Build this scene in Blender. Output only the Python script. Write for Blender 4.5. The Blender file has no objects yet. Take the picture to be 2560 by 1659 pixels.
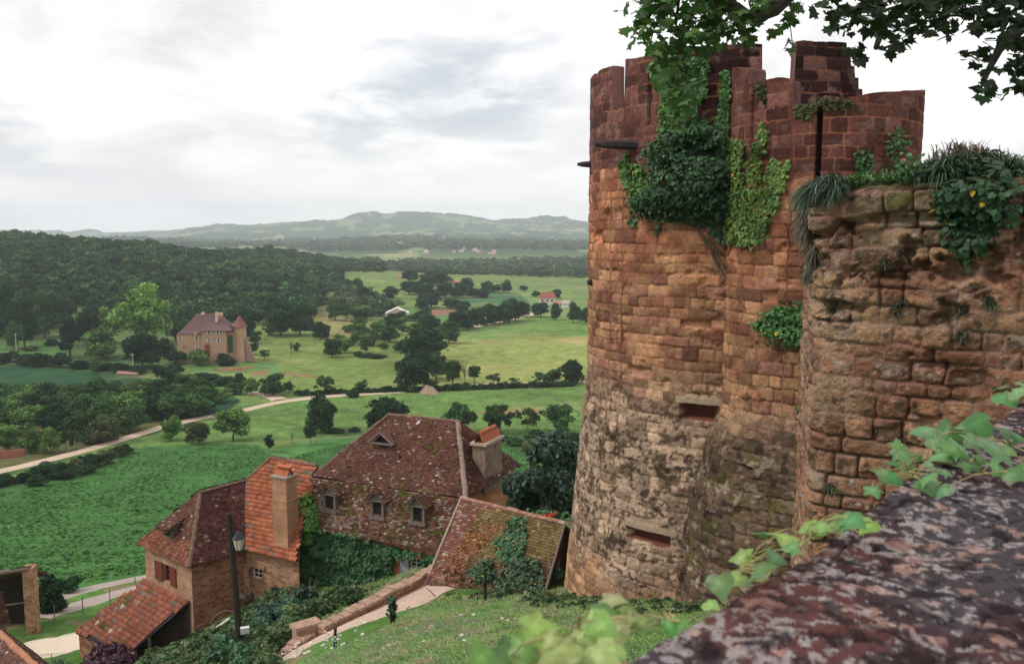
import bpy, math, random
import numpy as np
from mathutils import Vector, Matrix
from mathutils.bvhtree import BVHTree
R = math.radians
rng = np.random.default_rng(7)
random.seed(7)
SC = bpy.context.scene
COL = SC.collection
F = 2133.33
TH = math.atan((829.5 - 590) / F)
CT, ST = math.cos(TH), math.sin(TH)

# ---------------------------------------------------------------- camera maths
def ray(u, v):
    xr = (u - 1280) / F; yu = -(v - 829.5) / F
    dy = CT + yu * ST; dz = -ST + yu * CT
    return Vector((xr / dy, 1.0, dz / dy))
def at(u, v, Y): return ray(u, v) * Y
def atz(u, v, z):
    r = ray(u, v); return r * (z / r.z)
def proj(x, y, z):
    dep = y * CT - z * ST; up = y * ST + z * CT
    return 1280 + F * x / dep, 829.5 - F * up / dep
def hitplane(u, v, p0, n):
    r = ray(u, v); return r * (Vector(p0).dot(n) / r.dot(n))

# ---------------------------------------------------------------- noise
_tab = np.random.default_rng(99).random((256, 256)).astype(np.float64)
def vn(x, y, s=0):
    x = np.asarray(x, float) + s * 17.31; y = np.asarray(y, float) + s * 7.77
    xi = np.floor(x).astype(int); yi = np.floor(y).astype(int)
    fx = x - xi; fy = y - yi
    fx = fx * fx * (3 - 2 * fx); fy = fy * fy * (3 - 2 * fy)
    a = _tab[xi & 255, yi & 255]; b = _tab[(xi + 1) & 255, yi & 255]
    c = _tab[xi & 255, (yi + 1) & 255]; d = _tab[(xi + 1) & 255, (yi + 1) & 255]
    return (a * (1 - fx) + b * fx) * (1 - fy) + (c * (1 - fx) + d * fx) * fy
def fbm(x, y, s=0, o=4):
    t = 0; a = .5; n = 0
    for i in range(o):
        t = t + a * vn(x * 2 ** i, y * 2 ** i, s + i * 3); n += a; a *= .5
    return t / n
def sst(a, b, x):
    t = np.clip((x - a) / (b - a), 0, 1); return t * t * (3 - 2 * t)
def inpoly(px, py, poly):
    px = np.asarray(px); py = np.asarray(py); r = np.zeros(px.shape, bool)
    n = len(poly)
    for i in range(n):
        x1, y1 = poly[i]; x2, y2 = poly[(i + 1) % n]
        if y1 == y2: continue
        c = ((y1 > py) != (y2 > py)) & (px < (x2 - x1) * (py - y1) / (y2 - y1) + x1)
        r ^= c
    return r

# ---------------------------------------------------------------- materials
def nodes(m):
    m.use_nodes = True; nt = m.node_tree; nt.nodes.clear(); return nt
def mat(name, base=(.5, .5, .5), attr=False, var=.25, ns=4.0, var2=.15, ns2=30.0, rough=.9, bump=.3, bs=30.0, bd=.02,
        trans=0.0, spec=.2, objrand=0.0, spots=None, spots2=None, metal=0.0):
    m = bpy.data.materials.new(name); nt = nodes(m); N = nt.nodes; L = nt.links
    out = N.new('ShaderNodeOutputMaterial'); p = N.new('ShaderNodeBsdfPrincipled')
    p.inputs['Roughness'].default_value = rough; p.inputs['Specular IOR Level'].default_value = spec
    p.inputs['Metallic'].default_value = metal
    tc = N.new('ShaderNodeTexCoord')
    if attr:
        a = N.new('ShaderNodeAttribute'); a.attribute_name = 'col'; col = a.outputs['Color']
    else:
        a = N.new('ShaderNodeRGB'); a.outputs[0].default_value = (*base, 1); col = a.outputs[0]
    def noise(sc, det=5):
        n = N.new('ShaderNodeTexNoise'); n.inputs['Scale'].default_value = sc; n.inputs['Detail'].default_value = det
        n.inputs['Roughness'].default_value = .6
        L.new(tc.outputs['Object'], n.inputs['Vector']); return n.outputs['Fac']
    def mulv(col, fac, lo, hi):
        mr = N.new('ShaderNodeMapRange'); mr.inputs[1].default_value = .25; mr.inputs[2].default_value = .75
        mr.inputs[3].default_value = lo; mr.inputs[4].default_value = hi; L.new(fac, mr.inputs[0])
        mx = N.new('ShaderNodeMix'); mx.data_type = 'RGBA'; mx.blend_type = 'MULTIPLY'; mx.inputs[0].default_value = 1
        L.new(col, mx.inputs[6]); L.new(mr.outputs[0], mx.inputs[7]); return mx.outputs[2]
    if var: col = mulv(col, noise(ns), 1 - var, 1 + var)
    if var2: col = mulv(col, noise(ns2, 3), 1 - var2, 1 + var2)
    if objrand:
        oi = N.new('ShaderNodeObjectInfo'); col = mulv(col, oi.outputs['Random'], 1 - objrand, 1 + objrand)
    for sp in (spots, spots2):
        if sp:
            sc_, lo, hi, c = sp
            f = noise(sc_, 6); mr = N.new('ShaderNodeMapRange'); mr.inputs[1].default_value = lo; mr.inputs[2].default_value = hi
            L.new(f, mr.inputs[0]); mx = N.new('ShaderNodeMix'); mx.data_type = 'RGBA'
            L.new(mr.outputs[0], mx.inputs[0]); L.new(col, mx.inputs[6]); mx.inputs[7].default_value = (*c, 1); col = mx.outputs[2]
    L.new(col, p.inputs['Base Color'])
    if bump:
        b = N.new('ShaderNodeBump'); b.inputs['Strength'].default_value = bump; b.inputs['Distance'].default_value = bd
        L.new(noise(bs, 6), b.inputs['Height']); L.new(b.outputs[0], p.inputs['Normal'])
    sh = p.outputs[0]
    if trans:
        t = N.new('ShaderNodeBsdfTranslucent'); L.new(col, t.inputs['Color'])
        mx = N.new('ShaderNodeMixShader'); mx.inputs[0].default_value = trans
        L.new(sh, mx.inputs[1]); L.new(t.outputs[0], mx.inputs[2]); sh = mx.outputs[0]
    L.new(sh, out.inputs[0])
    return m
def masonry(name, c1, c2, mortar, bw=.45, bh=.2, bump=.6, attr=None):
    """rubble stone on flat walls, by object-space coordinates carried in the uv map"""
    m = bpy.data.materials.new(name); nt = nodes(m); N = nt.nodes; L = nt.links
    out = N.new('ShaderNodeOutputMaterial'); p = N.new('ShaderNodeBsdfPrincipled'); p.inputs['Roughness'].default_value = .95
    p.inputs['Specular IOR Level'].default_value = .1
    uv = N.new('ShaderNodeUVMap'); uv.uv_map = 'UVMap'
    nz = N.new('ShaderNodeTexNoise'); nz.inputs['Scale'].default_value = 1.7; nz.inputs['Detail'].default_value = 5; L.new(uv.outputs[0], nz.inputs['Vector'])
    va = N.new('ShaderNodeVectorMath'); va.operation = 'SCALE'; va.inputs['Scale'].default_value = .35; L.new(nz.outputs['Color'], va.inputs[0])
    vb = N.new('ShaderNodeVectorMath'); vb.operation = 'ADD'; L.new(uv.outputs[0], vb.inputs[0]); L.new(va.outputs[0], vb.inputs[1])
    br = N.new('ShaderNodeTexBrick'); L.new(vb.outputs[0], br.inputs['Vector'])
    br.inputs['Color1'].default_value = (*c1, 1); br.inputs['Color2'].default_value = (*c2, 1); br.inputs['Mortar'].default_value = (*mortar, 1)
    br.inputs['Scale'].default_value = 1; br.inputs['Mortar Size'].default_value = .022; br.inputs['Mortar Smooth'].default_value = .6
    br.inputs['Brick Width'].default_value = bw; br.inputs['Row Height'].default_value = bh; br.offset = .45; br.squash = .7; br.squash_frequency = 3
    n2 = N.new('ShaderNodeTexNoise'); n2.inputs['Scale'].default_value = .8; n2.inputs['Detail'].default_value = 8; n2.inputs['Roughness'].default_value = .7
    L.new(uv.outputs[0], n2.inputs['Vector'])
    mr = N.new('ShaderNodeMapRange'); mr.inputs[1].default_value = .3; mr.inputs[2].default_value = .7; mr.inputs[3].default_value = .62; mr.inputs[4].default_value = 1.3
    L.new(n2.outputs['Fac'], mr.inputs[0])
    mx = N.new('ShaderNodeMix'); mx.data_type = 'RGBA'; mx.blend_type = 'MULTIPLY'; mx.inputs[0].default_value = 1
    L.new(br.outputs['Color'], mx.inputs[6]); L.new(mr.outputs[0], mx.inputs[7]); L.new(mx.outputs[2], p.inputs['Base Color'])
    b = N.new('ShaderNodeBump'); b.inputs['Strength'].default_value = bump; b.inputs['Distance'].default_value = .04
    ad = N.new('ShaderNodeMath'); ad.operation = 'SUBTRACT'; L.new(n2.outputs['Fac'], ad.inputs[0]); L.new(br.outputs['Fac'], ad.inputs[1])
    L.new(ad.outputs[0], b.inputs['Height']); L.new(b.outputs[0], p.inputs['Normal']); L.new(p.outputs[0], out.inputs[0])
    return m

# ---------------------------------------------------------------- object helpers
def tag(o, label=None, cat=None, group=None, kind=None):
    if label: o['label'] = label
    if cat: o['category'] = cat
    if group: o['group'] = group
    if kind: o['kind'] = kind
    return o
def empty(name, loc, label, cat, group=None):
    o = bpy.data.objects.new(name, None); COL.objects.link(o); o.location = loc; o.empty_display_size = .2
    return tag(o, label, cat, group)
def link(name, me, mats=None, parent=None, loc=None):
    o = bpy.data.objects.new(name, me); COL.objects.link(o)
    if mats is not None and len(me.materials) == 0:
        for m in (mats if isinstance(mats, (list, tuple)) else [mats]): me.materials.append(m)
    if parent is not None:
        o.parent = parent
        L = Vector((0, 0, 0)); p = parent
        while p is not None: L += p.location; p = p.parent
        o.location = -L if loc is None else Vector(loc) - L   # meshes are written in world coordinates
    elif loc is not None: o.location = loc
    return o
def fast_mesh(name, co, loops, sizes, col=None, domain='POINT', smooth=False, midx=None, uv=None):
    me = bpy.data.meshes.new(name)
    co = np.asarray(co, np.float32); loops = np.asarray(loops, np.int32).ravel(); sizes = np.asarray(sizes, np.int32)
    me.vertices.add(len(co)); me.vertices.foreach_set('co', co.ravel())
    me.loops.add(len(loops)); me.loops.foreach_set('vertex_index', loops)
    me.polygons.add(len(sizes)); st = np.concatenate([[0], np.cumsum(sizes)[:-1]]).astype(np.int32)
    me.polygons.foreach_set('loop_start', st)
    try: me.polygons.foreach_set('loop_total', sizes)
    except Exception: pass
    if smooth: me.polygons.foreach_set('use_smooth', np.ones(len(sizes), bool))
    if midx is not None: me.polygons.foreach_set('material_index', np.asarray(midx, np.int32))
    me.update(calc_edges=True)
    if uv is not None:
        l = me.uv_layers.new(name='UVMap'); l.data.foreach_set('uv', np.asarray(uv, np.float32).ravel())
    if col is not None:
        a = me.attributes.new('col', 'FLOAT_COLOR', domain)
        c = np.ones((len(col), 4), np.float32); c[:, :3] = col; a.data.foreach_set('color', c.ravel())
    return me
def grid_faces(nr, nc):
    i = np.arange(nr - 1)[:, None] * nc + np.arange(nc - 1)[None, :]
    return np.stack([i, i + 1, i + nc + 1, i + nc], -1).reshape(-1, 4)

class MB:
    """collects polygons; build() links ONE mesh object"""
    def __init__(s): s.v = []; s.f = []; s.uv = []; s.m = []; s.c = []
    def poly(s, pts, uv=None, m=0, c=None):
        k = len(s.v); s.v += [tuple(p) for p in pts]; s.f.append(tuple(range(k, k + len(pts))))
        if uv is None:
            P = [Vector(p) for p in pts]; n = Vector((0, 0, 0))
            for i in range(len(P)): n += P[i].cross(P[(i + 1) % len(P)])
            if n.length < 1e-9: n = Vector((0, 0, 1))
            n.normalize()
            e = Vector((-n.y, n.x, 0)); e = e.normalized() if e.length > .05 else Vector((1, 0, 0)); w = n.cross(e)
            uv = [(p.dot(e), p.dot(w)) for p in P]
        s.uv += list(uv); s.m.append(m); s.c.append(c if c else (.5, .5, .5))
    def box(s, c, sx, sy, sz, ax=None, m=0, taper=1.0, col=None):
        """box with base centre c, axes ax=(ex,ey,ez)"""
        ex, ey, ez = ax or (Vector((1, 0, 0)), Vector((0, 1, 0)), Vector((0, 0, 1)))
        c = Vector(c); q = []
        for k, t in ((0, 1), (1, taper)):
            for a, b in ((-1, -1), (1, -1), (1, 1), (-1, 1)): q.append(c + ex * (a * sx / 2 * t) + ey * (b * sy / 2 * t) + ez * (sz * k))
        for f in ((3, 2, 1, 0), (4, 5, 6, 7), (0, 1, 5, 4), (1, 2, 6, 5), (2, 3, 7, 6), (3, 0, 4, 7)): s.poly([q[i] for i in f], m=m, c=col)
    def tube(s, pts, rad, n=8, m=0, cap=True, col=None):
        pts = [Vector(p) for p in pts]; rings = []
        if not isinstance(rad, (list, tuple)): rad = [rad] * len(pts)
        for i, p in enumerate(pts):
            d = (pts[min(i + 1, len(pts) - 1)] - pts[max(i - 1, 0)]).normalized()
            a = d.cross(Vector((0, 0, 1))) if abs(d.z) < .9 else d.cross(Vector((1, 0, 0)))
            a.normalize(); b = d.cross(a)
            rings.append([p + (a * math.cos(2 * math.pi * k / n) + b * math.sin(2 * math.pi * k / n)) * rad[i] for k in range(n)])
        for i in range(len(rings) - 1):
            for k in range(n): s.poly([rings[i][k], rings[i + 1][k], rings[i + 1][(k + 1) % n], rings[i][(k + 1) % n]], m=m, c=col)
        if cap: s.poly(rings[0], m=m, c=col); s.poly(rings[-1][::-1], m=m, c=col)
    def mesh(s, name, weld=False):
        me = fast_mesh(name, s.v, [i for f in s.f for i in f], [len(f) for f in s.f], col=np.array(s.c), domain='FACE', midx=s.m, uv=s.uv)
        return me
    def build(s, name, mats, parent=None): return link(name, s.mesh(name), mats, parent)

def dup(root, loc, rot=0, scale=None, label=None, group=None):
    c = root.copy(); COL.objects.link(c); c.location = loc; c.rotation_euler = (0, 0, rot)
    if scale is not None: c.scale = scale if isinstance(scale, (tuple, list)) else (scale,) * 3
    if label: c['label'] = label
    if group: c['group'] = group
    for ch in list(root.children):
        d = ch.copy(); COL.objects.link(d); d.parent = c
        for g in list(ch.children):
            e = g.copy(); COL.objects.link(e); e.parent = d
    return c

# ---------------------------------------------------------------- leaves
def leaf_template(kind):
    if kind == 'quad': return np.array([(-.5, 0, 0), (0, -.12, .05), (.5, 0, 0), (.42, .62, .04), (0, 1, -.06), (-.42, .62, .04)]) , [(0, 1, 2, 3, 4, 5)]
    if kind == 'card': return np.array([(-.5, -.5, 0), (.5, -.42, 0.1), (.44, .5, 0), (-.5, .42, .1)]), [(0, 1, 2, 3)]
    if kind == 'blade': return np.array([(-.04, 0, 0), (.04, 0, 0), (.03, .5, .06), (0, 1, .25), (-.03, .5, .06)]), [(0, 1, 2, 3, 4)]
    if kind == 'ivy':
        o = [(0, .05), (.28, -.12), (.55, .02), (.42, .28), (.62, .52), (.3, .58), (0, 1.0), (-.3, .58), (-.62, .52), (-.42, .28), (-.55, .02), (-.28, -.12)]
    if kind == 'heart':
        o = [(0, .0), (.2, -.1), (.45, -.04), (.55, .2), (.5, .45), (.28, .72), (0, 1.0), (-.28, .72), (-.5, .45), (-.55, .2), (-.45, -.04), (-.2, -.1)]
    if kind == 'plane':
        o = [(0, 0), (.22, .04), (.5, -.1), (.44, .16), (.72, .3), (.5, .42), (.5, .62), (.26, .6), (.16, .8), (0, 1.05), (-.16, .8), (-.26, .6), (-.5, .62), (-.5, .42), (-.72, .3), (-.44, .16), (-.5, -.1), (-.22, .04)]
    n = len(o); V = [(0, .3, 0)] + [(x, y, -.22 * (abs(x) ** 1.5) - .12 * max(0, y - .4) ** 1.3 + .04 * math.sin(9 * x + 5 * y)) for x, y in o]
    return np.array(V), [(0, 1 + i, 1 + (i + 1) % n) for i in range(n)]
def leaf_mesh(name, P, Nn, size, col, kind='quad', jit=.6, down=None, g=None):
    g = g or rng
    P = np.asarray(P, float); n = len(P); Nn = np.asarray(Nn, float)
    if Nn.ndim == 1: Nn = np.tile(Nn, (n, 1))
    nn = Nn + g.normal(0, jit, (n, 3)); nn /= np.linalg.norm(nn, axis=1)[:, None] + 1e-9
    if down is None: r = g.normal(0, 1, (n, 3))
    else: r = np.array(down)[None, :] + g.normal(0, .45, (n, 3))
    y = r - (r * nn).sum(1)[:, None] * nn; y /= np.linalg.norm(y, axis=1)[:, None] + 1e-9
    x = np.cross(y, nn)
    T, faces = leaf_template(kind); k = len(T)
    size = np.broadcast_to(np.asarray(size, float), (n,))
    V = P[:, None, :] + size[:, None, None] * (T[None, :, 0:1] * x[:, None, :] + T[None, :, 1:2] * y[:, None, :] + T[None, :, 2:3] * nn[:, None, :])
    off = np.arange(n)[:, None] * k; loops = []; sizes = []
    fl = np.array([i for f in faces for i in f]); sz = np.array([len(f) for f in faces])
    loops = (off + fl[None, :]).ravel(); sizes = np.tile(sz, n)
    col = np.broadcast_to(np.asarray(col, float), (n, 3)); C = np.repeat(col, k, 0)
    return fast_mesh(name, V.reshape(-1, 3), loops, sizes, col=C, domain='POINT', smooth=(kind in ('ivy', 'heart')))
def join_mesh(name, parts):
    """several fast meshes -> one; parts: list of (co, loops, sizes, col)"""
    pass
# ================================================================ TERRAIN
CTL = []   # (X, Y, z)
def cz(u, Y, z): CTL.append(((u - 1280) / F * (Y * CT - z * ST), Y, z))
def cv(u, v, Y): p = at(u, v, Y); CTL.append(tuple(p))
for u, Y, z in [
    (-300, 4, -6.5), (700, 4, -5.5), (1280, 4, -5), (2300, 4, -4.5), (3200, 4, -4),
    (-300, 10, -13), (600, 10, -8.6), (1280, 9, -6.9), (2100, 9, -6.4), (3200, 10, -6),
    (1280, 15, -8.6), (1700, 15, -8.0), (2200, 16, -8.2),
    (1100, 18, -9.5), (1400, 18, -9.2), (1690, 25.5, -11.5), (2000, 20, -9.6), (2500, 22, -10), (3200, 22, -10),
    (1425, 31, -13.5), (1800, 30, -13), (2400, 34, -14), (3200, 40, -16),
    (1250, 30.5, -13.6), (1120, 31.5, -14.2), (1000, 33, -14.7), (900, 26, -12.9), (800, 24, -12.7), (860, 30.5, -14.5),
    (780, 30.4, -15), (1060, 35.6, -15), (900, 32.6, -15), (700, 28.6, -14.9), (680, 27, -14.7), (1090, 40, -15.9), (1250, 37, -15.2), (1380, 37, -15),
    (620, 34, -17.5), (700, 36.5, -17.6), (500, 36.5, -18.8), (560, 42, -20), (480, 42, -21), (600, 29, -16.6), (380, 30, -18.5), (520, 27, -16.4),
    (350, 38, -21.2), (400, 41, -22), (800, 41, -18.6), (760, 44, -19), (900, 45, -19), (960, 41, -17.6), (1080, 42.5, -17), (1200, 42, -17), (1400, 42, -17),
    (150, 40, -21.5), (0, 35, -20), (-200, 40, -22), (-200, 25, -17), (200, 25, -16), (0, 15, -12.5),
    (1000, 58, -22), (1300, 56, -21.5), (1330, 46, -18), (1600, 50, -20), (700, 55, -23), (400, 52, -24.5),
    (200, 51, -25.4), (60, 51, -25.5), (150, 56, -26.2), (0, 56, -26.2), (-150, 52, -25.5), (300, 60, -27), (220, 65, -28), (60, 63.5, -28), (-200, 63, -28),
    (350, 72, -29.6), (0, 71, -29.7), (150, 72, -29.8), (550, 74, -30), (800, 76, -31), (1100, 78, -31.5), (1500, 78, -31), (2200, 70, -27), (3200, 70, -27)]:
    cz(u, Y, z)
for u in (-300, 0, 250, 500, 750, 1000, 1250, 1500, 1900, 2600):
    for Y, z in ((110, -40), (150, -46.5), (195, -49.3), (250, -50), (310, -50)): cz(u, Y, z)
for u, Y, z in [
    # flat valley floor and wooded hill on the left
    (-300, 380, -50), (0, 380, -50), (150, 380, -49.5), (300, 360, -49), (500, 350, -48.6), (560, 340, -49), (620, 350, -49.5), (750, 380, -50), (950, 380, -50), (1200, 400, -50), (1450, 400, -50),
    (-300, 450, -48), (0, 460, -49), (150, 470, -48), (300, 450, -48), (450, 430, -48), (600, 440, -47), (680, 470, -48), (800, 480, -48), (1000, 500, -50), (1300, 520, -50), (1500, 520, -50),
    (-300, 640, -20), (0, 640, -23), (150, 640, -25), (300, 620, -29), (450, 600, -32), (600, 600, -36), (700, 600, -41), (800, 600, -46), (900, 600, -48), (1100, 620, -50), (1300, 650, -50),
    (-300, 830, 2), (0, 830, -6), (120, 830, -11), (250, 830, -14), (400, 820, -17), (480, 800, -20), (560, 780, -31), (660, 760, -38), (740, 740, -42), (830, 740, -44), (950, 740, -46), (1100, 760, -47), (1300, 800, -49), (1500, 800, -50),
    (-300, 1100, -15), (0, 1100, -22), (300, 1100, -28), (480, 1050, -32),
    (600, 1100, -25), (700, 1080, -23), (760, 1080, -29), (840, 1060, -40), (940, 1050, -42), (600, 1350, -30), (720, 1350, -36),
    (830, 900, -40), (900, 900, -40.5), (1000, 900, -41), (1100, 900, -42), (1200, 880, -44), (1320, 900, -46), (1450, 900, -49),
    (1000, 1100, -49), (1200, 1100, -50), (1450, 1100, -50), (400, 1500, -48), (800, 1600, -50), (1000, 1500, -50), (1300, 1500, -50), (1500, 1500, -50), (-300, 1500, -45), (0, 1500, -48)]:
    cz(u, Y, z)
for u in (-500, 0, 500, 900, 1200, 1500, 2200, 3200):
    cz(u, 1900, -50); cz(u, 2450, -38)
for u in (2200, 3200):
    for Y in (400, 700, 1100): cz(u, Y, -50)
def crest(tab, Y, extra=0):
    for u, v in tab: cv(u, v, Y)
crest([(-500, 600), (0, 592), (110, 588), (250, 596), (400, 581), (560, 566), (680, 566), (800, 553), (900, 545), (990, 540), (1090, 539), (1180, 549), (1300, 555), (1390, 542), (1470, 552), (1800, 550), (3200, 560)], 6200)
crest([(-500, 610), (0, 606), (400, 600), (560, 585), (700, 585), (850, 575), (1000, 572), (1150, 578), (1300, 575), (1470, 580), (1800, 575), (3200, 580)], 4800)
crest([(-500, 625), (0, 618), (400, 615), (600, 612), (800, 606), (950, 612), (1100, 606), (1250, 612), (1400, 606), (1600, 606), (3200, 610)], 3600)
for u in (-500, 0, 400, 800, 1200, 1600, 3200):
    cz(u, 7800, 60); cz(u, 9500, 20)
C = np.array(CTL)
def feat(X, Y): return np.stack([X / Y * 1.0, np.log(Y)], -1)
_cf = feat(C[:, 0], C[:, 1])
def kern(d): return np.sqrt(d * d + .035 ** 2)
_d = np.linalg.norm(_cf[:, None] - _cf[None], axis=-1)
_w = np.linalg.solve(kern(_d) + 1e-3 * np.eye(len(C)) * 0.5, C[:, 2] + 30)
def H(X, Y):
    X = np.atleast_1d(np.asarray(X, float)); Y = np.atleast_1d(np.asarray(Y, float)); Y = np.maximum(Y, 1.0)
    sh = X.shape; f = feat(X.ravel(), Y.ravel()).astype(np.float32); o = np.zeros(len(f))
    for i in range(0, len(f), 20000):
        g = f[i:i + 20000]; dx = g[:, None, 0] - _cf[None, :, 0].astype(np.float32); dy = g[:, None, 1] - _cf[None, :, 1].astype(np.float32)
        o[i:i + 20000] = np.sqrt(dx * dx + dy * dy + .035 ** 2) @ _w
    z = o.reshape(sh) - 30
    z = z + sst(1800, 3200, Y) * (fbm(X / 520, Y / 900, 3, 5) - .5) * 75 + sst(60, 300, Y) * (fbm(X / 60, Y / 60, 5, 3) - .5) * 1.2
    z = z + sst(2200, 3000, Y) * (fbm(X / 38, Y / 60, 9, 3) - .5) * 20 + sst(4500, 5600, Y) * (fbm(X / 150, Y / 400, 29, 4) - .5) * 55
    return z
def h1(x, y): return float(H([x], [y])[0])
_Ys = np.exp(np.linspace(math.log(8), math.log(7000), 900))
def ground(u, v, ymin=8, ymax=7000):
    r = ray(u, v); Y = _Ys[(_Ys >= ymin) & (_Ys <= ymax)]
    z = H(Y * r.x, Y); d = Y * r.z - z
    k = np.nonzero((d[:-1] > 0) & (d[1:] <= 0))[0]
    if len(k) == 0:
        i = int(np.argmin(np.abs(d / Y))); return Vector((r.x * Y[i], Y[i], z[i]))
    k = k[0]; t = d[k] / (d[k] - d[k + 1]); y = Y[k] + t * (Y[k + 1] - Y[k])
    return Vector((r.x * y, y, h1(r.x * y, y)))

# fields as outlines seen on the map; colour is the crop's own
FIELDS = [
    ([(-200, 560), (1600, 560), (1600, 1700), (-200, 1700)], (.075, .135, .045)),
    ([(560, 620), (1600, 620), (1600, 1010), (560, 1010)], (.165, .235, .075)),
    ([(600, 830), (1020, 850), (1020, 985), (640, 985)], (.170, .235, .065)),
    ([(840, 790), (1010, 800), (1000, 850), (800, 850), (760, 800)], (.200, .230, .085)),
    ([(760, 770), (880, 800), (900, 850), (790, 850)], (.270, .240, .100)),
    ([(1090, 860), (1180, 835), (1500, 830), (1500, 965), (1180, 975), (1020, 975), (1060, 900)], (.250, .300, .085)),
    ([(1130, 870), (1240, 800), (1330, 772), (1500, 790), (1500, 838), (1300, 842), (1180, 848)], (.15, .26, .07)),
    ([(1370, 846), (1500, 842), (1500, 866), (1430, 860)], (.400, .330, .130)),
    ([(820, 684), (1010, 705), (1010, 760), (840, 735)], (.170, .270, .075)),
    ([(840, 735), (960, 758), (1050, 772), (1050, 790), (900, 790)], (.110, .220, .065)),
    ([(1110, 742), (1230, 728), (1300, 735), (1340, 775), (1240, 790), (1120, 775)], (.060, .150, .065)),
    ([(1250, 715), (1400, 725), (1480, 740), (1480, 790), (1340, 775), (1300, 735)], (.170, .260, .080)),
    ([(1055, 770), (1140, 773), (1130, 790), (1060, 787)], (.270, .140, .095)),
    ([(1110, 786), (1135, 790), (1140, 815), (1060, 808)], (.110, .220, .070)),
    ([(380, 905), (700, 905), (700, 975), (600, 990), (470, 960)], (.130, .230, .070)),
    ([(560, 918), (640, 916), (600, 926), (540, 926)], (.300, .130, .080)),
    ([(630, 930), (670, 924), (665, 934), (620, 940)], (.300, .130, .080)),
    ([(700, 930), (790, 938), (780, 944), (700, 936)], (.280, .170, .090)),
    ([(-200, 880), (160, 850), (160, 900), (-200, 920)], (.090, .190, .050)),
    ([(-200, 918), (60, 915), (300, 935), (560, 975), (600, 1000), (560, 1030), (-200, 1180)], (.030, .088, .040)),
    ([(-200, 1080), (400, 1040), (400, 1070), (80, 1165), (-200, 1200)], (.120, .120, .050)),
    ([(600, 1010), (780, 995), (1000, 984), (1500, 958), (1500, 1130), (-200, 1500), (-200, 1215), (90, 1180), (290, 1105), (480, 1062)], (.135, .230, .065)),
    ([(-200, 1235), (180, 1190), (330, 1120), (480, 1112), (640, 1110), (700, 1145), (900, 1090), (1600, 1080), (1600, 1560), (-200, 1480)], (.062, .160, .045)),
    ([(640, 1130), (720, 1118), (900, 1075), (900, 1100), (720, 1150)], (.09, .225, .065)),
    ([(1345, 1020), (1360, 1030), (1340, 1036), (1180, 1033), (1205, 1028)], (.300, .150, .090)),
]
def farmask(X, Y): return fbm(X / 95, Y / 300, 41, 5) * .9 + .05 + .35 * (fbm(X / 40, Y / 80, 43, 3) - .5) - .03
def build_terrain():
    ucols = np.concatenate([np.linspace(-1400, -160, 20), np.arange(-140, 1560, 3.5), np.linspace(1575, 4200, 60)])
    ta = (ucols - 1280) / F * 1.02
    Yr = np.exp(np.concatenate([np.linspace(math.log(2.5), math.log(30), 110)[:-1], np.linspace(math.log(30), math.log(1500), 560)[:-1], np.linspace(math.log(1500), math.log(7300), 200)]))
    A, YY = np.meshgrid(ta, Yr); X = A * YY
    Z = H(X, YY)
    u, v = proj(X, YY, Z)
    nz = (fbm(X / 9, YY / 9, 21, 3) - .5)
    uu = u + nz * 10; vv = v + nz * 3.0
    col = np.zeros(X.shape + (3,)); col[:] = (.085, .13, .045)
    for poly, c in FIELDS:
        col[inpoly(uu, vv, poly)] = c
    # mowing and crop rows, patches
    f1 = fbm(X / 26, YY / 26, 31, 5); f2 = fbm(X / 3.2, YY / 3.2, 33, 4)
    col *= .80 * (.72 + .56 * f1 + .75 * (f2 - .5))[..., None]
    # paler, drier patches in the meadows
    dry = sst(.52, .72, fbm(X / 34, YY / 14, 35, 5)) * sst(180, 240, YY) * sst(2300, 1500, YY)
    col = col * (1 - .35 * dry[..., None]) + np.array((.30, .27, .11)) * .35 * dry[..., None]
    # far country: patchwork of woods and fields
    far = sst(1700, 2300, YY)
    w = farmask(X, YY); w2 = vn(X / 90 + .4 * YY / 300, YY / 230, 47)
    fc = np.where((w > .57)[..., None], np.array((.15, .19, .085)), np.array((.04, .075, .035)))
    fc = np.where(((w > .60) & (w2 > .62))[..., None], np.array((.30, .27, .16)), fc)
    fc = np.where(((w > .57) & (w2 < .25))[..., None], np.array((.13, .24, .08)), fc)
    fc = np.where((YY > 5200)[..., None] & (w > .62)[..., None], np.array((.17, .19, .11)), fc)
    col = col * (1 - far[..., None]) + fc * far[..., None]
    # near bank under the houses: rough grass, some earth
    near = sst(100, 75, YY)
    e = fbm(X / 1.6, YY / 1.6, 51, 4)
    nc = np.array((.085, .17, .04)) * (.6 + .8 * fbm(X / 3, YY / 3, 53, 4))[..., None]
    nc = nc * (1 - sst(.60, .72, e)[..., None]) + np.array((.20, .15, .09)) * sst(.60, .72, e)[..., None]
    grassfield = inpoly(uu, vv, [(-200, 1235), (700, 1100), (900, 1100), (900, 1400), (330, 1440), (160, 1490), (-200, 1530)])
    near = near * (~grassfield)
    col = col * (1 - near[..., None]) + nc * near[..., None]
    me = fast_mesh('ground', np.stack([X, YY, Z], -1).reshape(-1, 3), grid_faces(len(Yr), len(ta)).ravel(), np.full((len(Yr) - 1) * (len(ta) - 1), 4), col=col.reshape(-1, 3), smooth=True)
    m = mat('ground_cover', attr=True, var=.25, ns=.35, var2=.28, ns2=1.9, bump=.5, bs=1.6, bd=.35, rough=1, spec=.05)
    tag(link('ground', me, m), 'green valley floor with fields and meadows rising to hills', kind='structure')
    # coarse land behind the viewer
    mb = MB()
    mb.poly([(-900, -400, -55), (900, -400, -55), (900, 2.4, -12), (-900, 2.4, -12)])
    tag(mb.build('hillside', mat('hill_grass', (.09, .15, .05), ns=.3)), 'grassy hillside behind the viewpoint', kind='structure')
build_terrain()

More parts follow.
